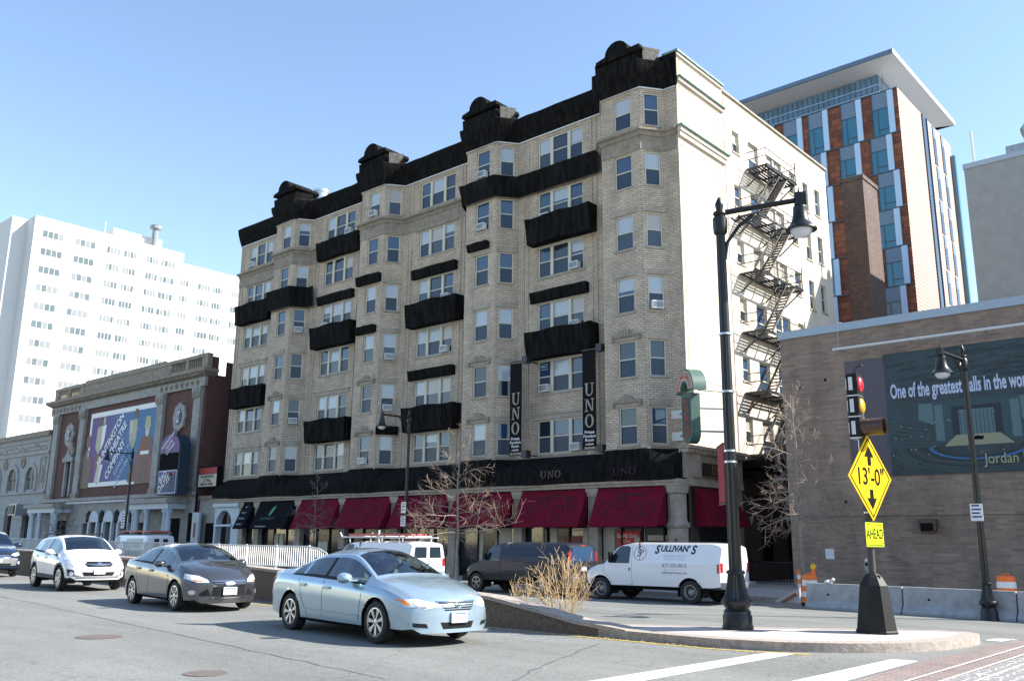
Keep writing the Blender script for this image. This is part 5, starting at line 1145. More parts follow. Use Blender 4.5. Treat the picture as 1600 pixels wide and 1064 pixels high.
    # wheels
    for wx in S['wheels']:
        for sg in (1,-1):
            wh = wheel(root, wx, sg*(S['W']/2-S['tw']/2-.02), R_, S['tw'], sg, S['rim'], S.get('rs', 5), S.get('rimr', .66), S.get('spw', .42), S.get('rimmat', 'rim'))
            lin = MB(); n = 14
            for k in range(n):
                a0, a1 = -.35+(math.pi+.7)*k/n, -.35+(math.pi+.7)*(k+1)/n; q = []
                for a, y in ((a0,.55),(a1,.55),(a1,.985),(a0,.985)): q.append((wx+RA*math.cos(a), sg*W*y*fw(wx), R_+RA*math.sin(a)))
                lin.poly(q, 'trim'); lin.poly([(wx,sg*W*.55,R_),q[1],q[0]], 'black')
            lin.build('wheel_arch', root, local=True)
    c.S = S; return c
def wheel(root, wx, y, R_, tw, sg, style, ns, rr, spw, rm):
    h = tw/2
    hub = MB(); hub.lathe([(.02,-h*.8),(R_*rr*.9,-h*.8),(R_*rr*.9,h*.35),(.02,h*.35)], (0,0,0), 'rim_dark', 24, axis='y'); w_ = hub.build('wheel', root, local=True, smooth=40); w_.location = (wx, y, R_); w_.rotation_euler = (0, random.uniform(0,1), 0 if sg > 0 else math.pi)
    t = MB(); t.lathe([(R_*rr,-h*.9),(R_*.88,-h),(R_*.97,-h*.86),(R_,-h*.6),(R_,h*.6),(R_*.97,h*.86),(R_*.88,h),(R_*(rr+.02),h*.93),(R_*rr,h*.6)], (0,0,0), 'tyre', 36, axis='y', caps=False); t.build('tyre', w_, local=True, smooth=35)
    r = MB(); R1 = R_*rr; n = 40
    r.lathe([(R1,h*.55),(R1*1.02,h*.92),(R1*.93,h*.94),(R1*.9,h*.6)], (0,0,0), rm, n, axis='y', caps=False)
    if style == 'steel': r.lathe([(R1*.93,h*.5),(R1*.75,h*.1),(R1*.5,h*.35),(R1*.32,h*.6),(R1*.3,h*.8),(.01,h*.82)], (0,0,0), rm, n, axis='y', caps=False)
    else:
        r.lathe([(R1*.24,h*.5),(R1*.24,h*.82),(R1*.12,h*.88),(.005,h*.88)], (0,0,0), rm, n, axis='y', caps=False)
        for k in range(ns):
            a = 2*math.pi*k/ns; sp = math.pi/ns*spw
            for da in ((0,) if style == 'single' else (-math.pi/ns*.38, math.pi/ns*.38)):
                s1 = sp if style == 'single' else sp*.5
                P = [(R1*.2, a+da-s1*1.1),(R1*.92, a+da-s1*.62),(R1*.92, a+da+s1*.62),(R1*.2, a+da+s1*1.1)]
                i = len(r.v); r.v += [Vector((q*math.cos(b), h*(.84 if q < R1*.5 else .9), q*math.sin(b))) for q, b in P]+[Vector((q*math.cos(b), h*.45, q*math.sin(b))) for q, b in P]
                for f in ((0,1,2,3),(0,4,5,1),(1,5,6,2),(2,6,7,3),(3,7,4,0)): r.f.append([i+q for q in f]); r.m.append(rm)
    r.build('rim', w_, local=True, smooth=25); return w_
def mirror(c, x, y, z, mt, sz=.2):
    for sg in (1,-1):
        m = MB(); m.lathe([(.02,-.02),(.055,0),(.085,.06),(.09,.12),(.02,.135)], (0,0,0), mt, 14, axis='x'); o = m.build('mirror', c.root, smooth=45, local=True); o.scale = (1.1, 1.5*sz/.2, 1.0*sz/.2); o.location = (x, sg*(y+.10), z); o.rotation_euler = (0,0,math.pi)
        s = MB(); s.box(-.03,.03,-.16,.0,-.05,-.02,mt); q = s.build('mirror_stalk', o, local=True); q.rotation_euler = (0,0,0 if sg < 0 else math.pi)
def handles(c, pts, mt):
    for x, z in pts:
        for sg in (1,-1):
            p = c.proj((x, z), 'y', sg, 0)
            if p:
                m = MB(); m.box(-.09,.09,-.0,.035,-.015,.015,mt); m.box(-.1,.1,-.012,.004,-.035,.03,'trim' if 0 else mt); o = m.build('door_handle', c.root, local=True); o.location = p; o.rotation_euler = (0,0,0 if sg > 0 else math.pi)
def interior(c, xs, zf, w, driver=None, rear=True):
    r = c.root; m = MB(); m.box(xs[0],xs[-1],-w,w,zf-.45,zf-.40,'interior'); m.build('cabin_floor', r, local=True)
    def seat(x, y):
        s = MB(); s.prism([(x-.28,zf-.35),(x-.14,zf-.35),(x-.20,zf+.12),(x-.25,zf+.17),(x-.36,zf+.12)], y-.24, y+.24, 'interior', axis=1); s.prism([(x-.33,zf+.17),(x-.24,zf+.17),(x-.25,zf+.36),(x-.34,zf+.36)], y-.12, y+.12, 'interior', axis=1); s.build('seat', r, local=True)
    for x in (xs[1], xs[2]) if rear else (xs[1],):
        for y in (-.37,.37): seat(x, y)
    d = MB(); d.prism([(xs[3]-.35,zf-.3),(xs[3]+.25,zf-.3),(xs[3]+.25,zf-.03),(xs[3]-.25,zf+.02),(xs[3]-.38,zf-.02)], -w, w, 'interior', axis=1); d.build('dashboard', r, local=True)
    sw = MB(); sw.tube([(xs[3]-.42+.05*math.cos(a)*1.0, .37+.18*math.sin(a), zf+.02+.18*math.cos(a)) for a in [k*math.pi/8 for k in range(17)]], .015, 'trim', 6); sw.build('steering_wheel', r, local=True)
def person_in(c, x, y, z, label, shirt):
    "a seated figure as one continuous skinned surface"
    me = bpy.data.meshes.new('person'); bm = bmesh.new(); lay = bm.verts.layers.skin.verify()
    pts = dict(pel=((0,0,-.02),.15), bel=((-.03,0,.18),.14), che=((-.06,0,.38),.15), nk=((-.04,0,.56),.06), jaw=((-.02,0,.64),.075), head=((-.02,0,.73),.10), top=((-.03,0,.82),.07),
        sl=((-.06,.17,.45),.065), el=((.08,.24,.22),.045), hl=((.36,.17,.26),.03), fl=((.42,.12,.30),.03), sr=((-.06,-.17,.45),.065), er=((.08,-.24,.22),.045), hr=((.36,-.17,.26),.03), fr=((.42,-.12,.30),.03),
        kl=((.42,.12,-.02),.075), al=((.60,.12,-.36),.05), kr=((.42,-.12,-.02),.075), ar=((.60,-.12,-.36),.05))
    vs = {}
    for k, (p, r) in pts.items(): v = bm.verts.new(p); v[lay].radius = (r, r); vs[k] = v
    vs['pel'][lay].use_root = True
    for a, b in (('pel','bel'),('bel','che'),('che','nk'),('nk','jaw'),('jaw','head'),('head','top'),('che','sl'),('sl','el'),('el','hl'),('hl','fl'),('che','sr'),('sr','er'),('er','hr'),('hr','fr'),('pel','kl'),('kl','al'),('pel','kr'),('kr','ar')): bm.edges.new((vs[a], vs[b]))
    bm.to_mesh(me); bm.free(); ob = bpy.data.objects.new('t', me); C.objects.link(ob); ob.modifiers.new('s', 'SKIN'); q = ob.modifiers.new('u', 'SUBSURF'); q.levels = 1; q.render_levels = 1
    bpy.context.view_layer.update(); m2 = bpy.data.meshes.new_from_object(ob.evaluated_get(bpy.context.evaluated_depsgraph_get())); bpy.data.objects.remove(ob)
    for nm in (shirt, 'skin'): m2.materials.append(MT[nm])
    for p in m2.polygons: p.material_index = 1 if (p.center.z > .56 or p.center.x > .33 and p.center.z > .2) else 0; p.use_smooth = True
    root = thing('person', label, 'person', c.root.matrix_basis @ Vector((x,y,z)), c.root.rotation_euler.z)
    b = bpy.data.objects.new('body', m2); C.objects.link(b); b.parent = root
    h = MB(); h.lathe([(.112,.70),(.118,.76),(.10,.84),(.05,.875),(.01,.88)], (-.045,0,0), 'hair', 14, caps=False); h.build('hair', root, smooth=True, local=True)
    n = MB(); n.prism([(.07,.715),(.105,.70),(.07,.735)], -.012, .012, 'skin', axis=1); n.box(.076,.082,-.045,-.02,.75,.758,'hair'); n.box(.076,.082,.02,.045,.75,.758,'hair'); n.box(.07,.078,-.025,.025,.665,.672,'p_maroon'); n.build('face', root, local=True)
def plate(c, x, z, sgn, mt='plate', txt='', y0=0):
    p = c.proj((y0, z), 'x', sgn, .02); m = MB(); m.box(-.012,.012,-.155,.155,-.08,.08,mt); m.box(-.008,.014,-.165,.165,-.09,-.08,'trim'); o = m.build('license_plate', c.root, local=True); o.location = p
    s = MB(); s.box(sgn*.0125,sgn*.0135,-.13,.13,.045,.065,'p_blueban' if mt == 'plate' else 'plate_red')
    put_text(s, txt, lambda a, b: (sgn*.0145, sgn*a, b-.012), .085, 'plate_red', .004, .9); s.build('plate_lettering', o, local=True)
# ---------- generic three-box sedan
def sedan(S, hl, grille, tail, sx):
    c = vehicle(S); return c
def rz_of(a, b): return math.atan2(b[1]-a[1], b[0]-a[0])
def g3(x, y): return (x, y, zg(x, y))
# light blue sedan (4.81 x 1.82 x 1.46)
S = dict(name='sedan', label='light silver blue sedan turning in front of the median, nearest car', cat='car', group='cars in the near lanes', paint='paint_blue', L=4.81, W=1.82, loc=g3(-12.72,10.72), rz=R(-6.5), tw=.215, Rw=.325, Ra=.385, wheels=(-1.40,1.375), rim='single', rs=7, spw=.62, rimr=.68, bow=(.34,.16), nose_z=.62, rake=.10,
  top=[(-2.405,.93),(-2.30,1.03),(-2.0,1.075),(-1.62,1.11),(-1.30,1.24),(-.95,1.375),(-.5,1.45),(-.05,1.465),(.30,1.43),(.62,1.31),(.95,1.14),(1.20,1.025),(1.55,.97),(1.95,.89),(2.25,.77),(2.38,.66),(2.405,.60)],
  plan=[(-2.405,.86),(-2.25,.93),(-1.8,.975),(-1,1),(.8,1),(1.5,.985),(2.0,.95),(2.25,.90),(2.405,.84)],
  belt=[(-2.405,.86),(-2.0,.98),(-1.6,.985),(-.6,.955),(.4,.915),(1.1,.875),(1.6,.83),(2.1,.72),(2.3,.60),(2.405,.52)],
  under=[(-2.405,.34),(-2.2,.24),(-1.8,.19),(1.8,.18),(2.2,.18),(2.405,.20)],
  rail=[(-2.405,.80),(-1.7,.80),(-1.5,.76),(-1.0,.655),(-.5,.63),(.1,.63),(.5,.67),(.95,.76),(1.25,.83),(1.8,.80),(2.405,.74)],
  crown=[(-2.405,.02),(-1.7,.03),(-1.2,.08),(-.3,.115),(.4,.10),(1.1,.05),(1.4,.05),(2.0,.08),(2.405,.08)],
  cuts=[-1.62,-1.42,-1.12,-.98,-.32,-.22,.88,.95,.36,1.13,-.85], side=[('quarter_window',-1.42,-1.05),('rear_side_window',-1.0,-.30),('front_side_window',-.20,.98)], bpillar=(-.25,), screens=[('windshield',.30,1.10),('rear_window',-1.62,-.98)],
  seams=[[(-.25,.92),(-.26,.55),(-.28,.24)],[(.98,.86),(.93,.5),(.86,.24)],[(-1.12,.93),(-1.02,.72),(-.98,.6),(-.72,.24)],[(-.9,.26),(.9,.24)]])
S['mould'] = [[(-.98,.40),(.9,.38)]]
c = vehicle(S)
mirror(c, .70, .89, .98, 'paint_blue', .2); handles(c, [(-.10,.80),(-.92,.82)], 'paint_blue')
for sg in (1,-1):
    c.decal('headlight', [(sg*.80,.60),(sg*.86,.70),(sg*.66,.715),(sg*.45,.66),(sg*.40,.59),(sg*.58,.56)], 'x', 1, 'lens', .008)
    for yy, zz in ((.66,.645),(.53,.62)):
        c.decal('headlight_bulb', [(sg*yy+.045*math.cos(a), zz+.035*math.sin(a)) for a in [k*.63 for k in range(10)]], 'x', 1, 'bulb', .013, skirt=0)
    c.decal('headlight_bezel', [(sg*.76,.60),(sg*.66,.595),(sg*.45,.60),(sg*.60,.575)], 'x', 1, 'interior_grey', .012, skirt=0)
    c.decal('turn_signal', [(sg*.80,.62),(sg*.86,.70),(sg*.79,.705),(sg*.74,.62)], 'x', 1, 'amber', .012)
    c.decal('fog_grille', [(sg*.78,.30),(sg*.78,.36),(sg*.55,.345),(sg*.52,.28)], 'x', 1, 'trim', .004, skirt=.0)
    c.decal('tail_light', [(-2.34,.78),(-2.12,.80),(-2.05,.92),(-2.2,.965),(-2.38,.94)], 'y', sg, 'lens_red', .006)
for k in range(4): w_ = .36-.03*k; c.decal('grille_slot', [(-w_,.655-.034*k),(w_,.655-.034*k),(w_-.01,.635-.034*k),(-w_+.01,.635-.034*k)], 'x', 1, 'trim', .005, skirt=0)
c.decal('grille_trim', [(-.40,.68),(.40,.68),(.38,.665),(-.38,.665)], 'x', 1, 'chrome', .014)
c.decal('lower_intake', [(-.33,.36),(.33,.36),(.28,.26),(-.28,.26)], 'x', 1, 'trim', .004, skirt=0)
e = MB(); p = c.proj((0,.62), 'x', 1, .015)
for rx, rz_ in ((.075,.05),(.03,.05)): e.tube([(p.x, p.y+rx*math.cos(a), p.z+rz_*math.sin(a)) for a in [k*math.pi/8 for k in range(17)]], .006, 'chrome', 5)
e.build('emblem', c.root, local=True); plate(c, 2.4, .43, 1, 'plate', '273 KV6')
interior(c, [-1.5,-.95,.05,.95], .92, .78); person_in(c, -.02, .37, .50, 'person driving the light blue sedan in a dark top', 'cloth_grey')
st = MB(); st.box(-.05,.05,-.5,-.38,0,.001,'plate')
sr = MB(); sr.box(-.60,-.35,-.28,.28,1.446,1.462,'black_gloss'); sr.build('sunroof', c.root, local=True)
for y in (.15,-.45): m = MB(); m.tube([(1.08,y,1.075),(.80,y+.5,1.235)], .008, 'trim', 4); m.build('wiper', c.root, local=True)
# dark grey compact sedan (4.53 x 1.82 x 1.47)
S = dict(name='sedan', label='dark grey compact sedan behind the light blue one', cat='car', group='cars in the near lanes', paint='paint_grey', L=4.53, W=1.80, loc=g3(-20.4,11.45), rz=R(-7), tw=.205, Rw=.315, Ra=.37, wheels=(-1.33,1.32), rim='single', rs=8, spw=.6, rimr=.7, bow=(.42,.18), nose_z=.6, rake=.14,
  top=[(-2.265,.98),(-2.15,1.07),(-1.85,1.10),(-1.6,1.15),(-1.2,1.32),(-.8,1.43),(-.3,1.475),(.15,1.46),(.55,1.36),(.9,1.20),(1.2,1.06),(1.5,1.0),(1.85,.92),(2.1,.80),(2.22,.68),(2.265,.6)],
  plan=[(-2.265,.84),(-2.1,.93),(-1.6,.98),(-.9,1),(.8,1),(1.4,.99),(1.8,.95),(2.1,.88),(2.265,.80)],
  belt=[(-2.265,.90),(-1.9,1.04),(-1.4,1.02),(-.5,.975),(.4,.93),(1.1,.885),(1.6,.82),(2.0,.70),(2.265,.52)],
  under=[(-2.265,.34),(-2.1,.24),(-1.7,.19),(1.7,.18),(2.1,.17),(2.265,.19)],
  rail=[(-2.265,.78),(-1.7,.78),(-1.4,.72),(-.9,.65),(-.3,.63),(.2,.64),(.6,.70),(1.0,.78),(1.3,.84),(1.8,.80),(2.265,.72)],
  crown=[(-2.265,.02),(-1.6,.03),(-1.1,.08),(-.3,.11),(.5,.09),(1.1,.05),(1.4,.05),(1.9,.08),(2.265,.08)],
  cuts=[-1.68,-1.45,-1.12,-.98,-.28,-.18,.9,1.1,.40], side=[('quarter_window',-1.45,-1.08),('rear_side_window',-1.02,-.27),('front_side_window',-.17,.92)], bpillar=(-.22,), screens=[('windshield',.38,1.12),('rear_window',-1.68,-1.0)],
  seams=[[(-.22,.94),(-.24,.55),(-.26,.24)],[(.98,.88),(.95,.5),(.88,.24)],[(-1.12,.98),(-1.05,.7),(-.75,.24)],[(-.9,.26),(.9,.24)]])
S['mould'] = [[(-1.7,.80),(-.6,.79),(.9,.74)]]
c = vehicle(S); mirror(c, .74, .88, 1.0, 'paint_grey', .19); handles(c, [(-.08,.83),(-.90,.86)], 'paint_grey')
for sg in (1,-1):
    c.decal('headlight', [(sg*.83,.70),(sg*.80,.80),(sg*.60,.76),(sg*.46,.68),(sg*.44,.62),(sg*.66,.62)], 'x', 1, 'lens', .01)
    c.decal('headlight_bulb', [(sg*.70+.05*math.cos(a), .715+.04*math.sin(a)) for a in [k*.63 for k in range(10)]], 'x', 1, 'bulb', .015, skirt=0)
    c.decal('headlight_signal', [(sg*.56,.665),(sg*.70,.67),(sg*.72,.645),(sg*.56,.64)], 'x', 1, 'amber', .014)
    c.decal('side_intake', [(sg*.47,.50),(sg*.40,.34),(sg*.58,.33),(sg*.64,.37)], 'x', 1, 'trim', .005, skirt=0)
    c.decal('fog_lamp', [(sg*.74+.05*math.cos(a), .41+.05*math.sin(a)) for a in [k*.63 for k in range(10)]], 'x', 1, 'lens', .012)
    c.decal('tail_light', [(-2.2,.80),(-1.95,.84),(-1.9,.98),(-2.1,1.0),(-2.22,.95)], 'y', sg, 'lens_red', .006)
c.decal('upper_grille', [(-.38,.64),(.38,.64),(.35,.57),(-.35,.57)], 'x', 1, 'trim', .006, skirt=0); c.decal('grille_bar', [(-.38,.66),(.38,.66),(.38,.64),(-.38,.64)], 'x', 1, 'chrome', .014); c.decal('grille_bar', [(-.38,.56),(.38,.56),(.37,.54),(-.37,.54)], 'x', 1, 'chrome', .014); c.decal('grille_bar', [(-.34,.612),(.34,.612),(.34,.60),(-.34,.60)], 'x', 1, 'chrome', .012)
c.decal('emblem', [(.11*math.cos(a), .606+.045*math.sin(a)) for a in [k*math.pi/8 for k in range(16)]], 'x', 1, 'chrome', .022)
c.decal('lower_grille', [(-.36,.52),(.36,.52),(.38,.34),(-.38,.34)], 'x', 1, 'trim', .005, skirt=0); c.decal('bumper_strip', [(-.38,.305),(.38,.305),(.36,.285),(-.36,.285)], 'x', 1, 'chrome', .01)
plate(c, 2.26, .44, 1, 'plate', '71 ZV 80'); interior(c, [-1.5,-.92,.08,1.0], .95, .76); person_in(c, .0, .37, .52, 'person driving the dark grey sedan in a pale top', 'p_board')
# white crossover hatchback (4.45 x 1.78 x 1.60)
S = dict(name='hatchback', label='white crossover hatchback with black wheel arches behind the dark grey sedan', cat='car', group='cars in the near lanes', paint='paint_white', L=4.45, W=1.78, loc=g3(-28.9,12.4), rz=R(-7), tw=.21, Rw=.345, Ra=.40, wheels=(-1.32,1.315), rim='twin', rs=5, spw=.6, rimr=.72, rimmat='rim', bow=(.36,.2), nose_z=.62, rake=.10, clad=True,
  top=[(-2.225,1.05),(-2.12,1.2),(-1.9,1.40),(-1.5,1.52),(-.9,1.585),(-.2,1.60),(.25,1.57),(.6,1.46),(.95,1.28),(1.2,1.14),(1.5,1.07),(1.85,.99),(2.1,.86),(2.2,.74),(2.225,.68)],
  plan=[(-2.225,.84),(-2.05,.92),(-1.6,.97),(-.9,1),(.9,1),(1.4,.99),(1.8,.95),(2.05,.90),(2.225,.84)],
  belt=[(-2.225,1.0),(-1.8,1.12),(-1.3,1.08),(-.4,1.04),(.5,1.0),(1.15,.95),(1.6,.88),(2.0,.76),(2.225,.58)],
  under=[(-2.225,.42),(-2.0,.30),(-1.6,.26),(1.7,.26),(2.1,.26),(2.225,.32)],
  rail=[(-2.225,.76),(-1.8,.70),(-1.2,.68),(-.5,.67),(.2,.67),(.6,.72),(1.0,.79),(1.25,.84),(1.7,.80),(2.225,.74)],
  crown=[(-2.225,.03),(-1.7,.05),(-.9,.07),(.3,.07),(1.1,.05),(1.4,.05),(1.9,.08),(2.225,.08)],
  cuts=[-2.0,-1.75,-1.35,-1.25,-.30,-.20,.95,.36,1.12], side=[('quarter_window',-1.85,-1.33),('rear_side_window',-1.27,-.29),('front_side_window',-.19,.96)], bpillar=(-.24,), screens=[('windshield',.36,1.14),('rear_window',-2.1,-1.66)],
  seams=[[(-.24,1.0),(-.25,.6),(-.27,.32)],[(1.0,.92),(.97,.5),(.9,.34)],[(-1.3,1.04),(-1.15,.8),(-.8,.34)]])
c = vehicle(S); mirror(c, .72, .88, 1.08, 'paint_white', .2); handles(c, [(-.08,.92),(-1.0,.95)], 'paint_white')
for sg in (1,-1):
    c.decal('headlight', [(sg*.82,.80),(sg*.80,.90),(sg*.60,.86),(sg*.44,.80),(sg*.44,.72),(sg*.66,.70)], 'x', 1, 'lens', .01); c.decal('fog_surround', [(sg*.80,.62),(sg*.66,.60),(sg*.62,.42),(sg*.78,.44)], 'x', 1, 'clad', .008)
    c.decal('fog_lamp', [(sg*.71+.055*math.cos(a), .49+.055*math.sin(a)) for a in [k*.63 for k in range(10)]], 'x', 1, 'lens', .018)
    c.decal('tail_light', [(-2.12,.86),(-1.85,.90),(-1.88,1.08),(-2.1,1.12)], 'y', sg, 'lens_red', .006)
    rr = MB(); rr.tube([(-1.5,sg*.60,1.53),(-1.3,sg*.60,1.61),(.0,sg*.60,1.65),(.25,sg*.60,1.57)], .022, 'trim', 6); rr.build('roof_rail', c.root, local=True, smooth=True)
c.decal('grille', [(-.40,.76),(-.32,.84),(.32,.84),(.40,.76),(.32,.68),(-.32,.68)], 'x', 1, 'trim', .006, skirt=0); c.decal('grille_wing', [(-.38,.785),(-.08,.755),(.08,.755),(.38,.785),(.38,.765),(.08,.725),(-.08,.725),(-.38,.765)], 'x', 1, 'chrome', .018)
c.decal('emblem', [(.075*math.cos(a), .775+.045*math.sin(a)) for a in [k*math.pi/8 for k in range(16)]], 'x', 1, 'chrome', .026)
c.decal('lower_grille', [(-.46,.54),(.46,.54),(.40,.43),(-.40,.43)], 'x', 1, 'trim', .006, skirt=0); c.decal('bumper_guard', [(-.62,.47),(-.46,.42),(.46,.42),(.62,.47),(.58,.36),(-.58,.36)], 'x', 1, 'grey_metal', .012)
plate(c, 2.2, .56, 1, 'plate', ''); interior(c, [-1.6,-.95,.05,1.0], 1.02, .76); person_in(c, -.02, .37, .58, 'person at the wheel of the white hatchback', 'cloth_grey')
# navy SUV at the left edge
S = dict(name='suv', label='dark navy sport utility vehicle at the left edge of the road', cat='car', group='cars in the near lanes', paint='paint_navy', L=4.6, W=1.84, loc=g3(-38.9,13.1), rz=R(-7), tw=.22, Rw=.36, Ra=.42, wheels=(-1.34,1.32), rim='single', rs=5, rimr=.7, bow=(.36,.2), nose_z=.66, rake=.08, clad=True,
  top=[(-2.3,1.1),(-2.2,1.3),(-2.0,1.5),(-1.5,1.64),(-.7,1.70),(.0,1.69),(.35,1.62),(.7,1.46),(1.0,1.28),(1.2,1.17),(1.5,1.11),(1.9,1.02),(2.15,.90),(2.27,.76),(2.3,.7)],
  plan=[(-2.3,.86),(-2.1,.93),(-1.6,.98),(-.9,1),(.9,1),(1.4,.99),(1.8,.96),(2.1,.91),(2.3,.86)], belt=[(-2.3,1.0),(-1.8,1.16),(-.5,1.10),(.5,1.04),(1.15,.99),(1.6,.92),(2.0,.82),(2.3,.6)], under=[(-2.3,.4),(-2.0,.28),(2.1,.27),(2.3,.33)],
  rail=[(-2.3,.78),(-1.8,.72),(.2,.68),(.7,.74),(1.2,.84),(1.7,.80),(2.3,.75)], crown=[(-2.3,.03),(-1.7,.05),(.3,.07),(1.4,.05),(2.3,.08)], cuts=[-1.9,-1.35,-.3,-.2,.98,.42,1.12],
  side=[('rear_side_window',-1.3,-.29),('front_side_window',-.19,.98)], bpillar=(-.24,), screens=[('windshield',.42,1.14),('rear_window',-2.15,-1.7)], seams=[[(-.24,1.06),(-.26,.34)],[(1.0,.96),(.92,.34)]])
c = vehicle(S); mirror(c, .80, .91, 1.16, 'paint_navy', .22)
for sg in (1,-1): c.decal('headlight', [(sg*.86,.80),(sg*.84,.92),(sg*.56,.86),(sg*.46,.79),(sg*.62,.75)], 'x', 1, 'lens', .01); c.decal('fog_lamp', [(sg*.78+.06*math.cos(a), .52+.06*math.sin(a)) for a in [k*.63 for k in range(10)]], 'x', 1, 'lens', .018)
c.decal('grille', [(-.46,.86),(.46,.86),(.44,.80),(-.44,.80)], 'x', 1, 'trim', .006); c.decal('grille_trim', [(-.46,.80),(.46,.80),(.2,.755),(-.2,.755)], 'x', 1, 'chrome', .014); c.decal('front_bumper', [(-.74,.68),(.74,.68),(.66,.42),(-.66,.42)], 'x', 1, 'grey_metal', .012); c.decal('lower_grille', [(-.5,.50),(.5,.50),(.44,.38),(-.44,.38)], 'x', 1, 'trim', .02)
plate(c, 2.25, .60, 1, 'plate', ''); interior(c, [-1.6,-.95,.05,1.0], 1.08, .78)
# ---------- vans
def van(S0):
    S = dict(cat='van', zsq=.89, L=5.5, W=2.0, tw=.235, Rw=.375, Ra=.455, wheels=(-1.62,1.88), rim='steel', rimmat='grey_metal', rimr=.60, bow=(.30,.06), nose_z=.8, rake=.05, bt=.985, sh=.22, glass='dark_glass',
      top=[(-2.75,1.93),(-2.68,2.0),(-2.5,2.06),(-2.0,2.09),(.6,2.09),(.95,2.05),(1.15,1.97),(1.45,1.66),(1.74,1.36),(1.85,1.29),(2.2,1.22),(2.5,1.14),(2.68,1.04),(2.75,.92)],
      plan=[(-2.75,.955),(-2.6,.985),(-2,1),(1.4,1),(2.0,.98),(2.4,.95),(2.75,.89)], belt=[(-2.75,1.32),(1.0,1.32),(1.6,1.22),(2.2,1.05),(2.6,.95),(2.75,.8)], under=[(-2.75,.50),(-2.4,.46),(1.2,.44),(2.6,.42),(2.75,.45)],
      rail=[(-2.75,.80),(-2.5,.83),(.8,.83),(1.2,.84),(1.7,.88),(2.2,.86),(2.75,.80)], crown=[(-2.75,.05),(-2.0,.08),(1.0,.08),(1.3,.06),(1.8,.06),(2.75,.08)], cuts=[.62,1.1,1.62,.7], side=[], bpillar=(), screens=[('windshield',1.14,1.74)],
      seams=[[(.60,1.92),(.58,1.3),(.58,.52)],[(1.72,1.22),(1.76,.95),(1.50,.75),(1.38,.52)]])
    S.update(S0); c = vehicle(S)
    for sg in (1,-1): c.decal('side_window', [(.68,1.28),(.68,1.88),(.78,1.94),(1.10,1.92),(1.28,1.74),(1.56,1.36),(1.56,1.28)], 'y', sg, 'glass_dark', .004, skirt=0)
    m = MB(); m.box(-2.7,1.7,-.9,.9,.5,.55,'interior'); m.box(.3,.34,-.88,.88,.5,1.95,'interior'); m.build('cabin_floor', c.root, local=True)
    d = MB(); d.prism([(1.2,.8),(1.7,.8),(1.7,1.25),(1.3,1.25)], -.9, .9, 'interior', axis=1); d.build('dashboard', c.root, local=True)
    for sg in (1,-1):
        m = MB(); m.box(1.36,1.46,sg*1.03-.09,sg*1.03+.09,1.28,1.62,'trim'); m.box(1.38,1.44,min(sg*.9,sg*1.0),max(sg*.9,sg*1.0),1.38,1.42,'trim'); m.build('mirror', c.root, local=True)
        c.decal('tail_light', [(sg*.80,1.02),(sg*.93,1.02),(sg*.93,1.36),(sg*.80,1.36)] if S.get('tl') is None else S['tl'](sg), 'x', -1, 'lens_red', .012)
        c.decal('headlight', [(sg*.62,.78),(sg*.90,.80),(sg*.88,.98),(sg*.62,.98)], 'x', 1, 'lens', .01)
    b = MB(); b.box(-2.95,-2.72,-.95,.95,.52,.72,S.get('bump','grey_metal')); b.build('rear_bumper', c.root, local=True); b = MB(); b.box(2.5,2.78,-.9,.9,.44,.66,'trim'); b.build('front_bumper', c.root, local=True)
    c.decal('grille', [(-.58,.72),(.58,.72),(.56,.98),(-.56,.98)], 'x', 1, 'trim', .008, skirt=0)
    m = MB()
    for z in (.0,): 
        pts = [c.proj((0, .8+.1*k), 'x', -1, .003) for k in range(11)]
        for p, q in zip(pts, pts[1:]): m.box(p.x-.003,p.x,-.006,.006,p.z,q.z,'trim')
    m.build('rear_door_seam', c.root, local=True)
    ax = MB(); ax.tube([(S['wheels'][0],-.8,.36),(S['wheels'][0],.8,.36)], .05, 'trim', 8); ax.box(-2.6,2.3,-.5,-.4,.38,.48,'trim'); ax.box(-2.6,2.3,.4,.5,.38,.48,'trim'); ax.lathe([(.02,-.2),(.13,-.15),(.13,.15),(.02,.2)], (S['wheels'][0],0,.36), 'trim', 12); ax.build('chassis', c.root, local=True)
    return c
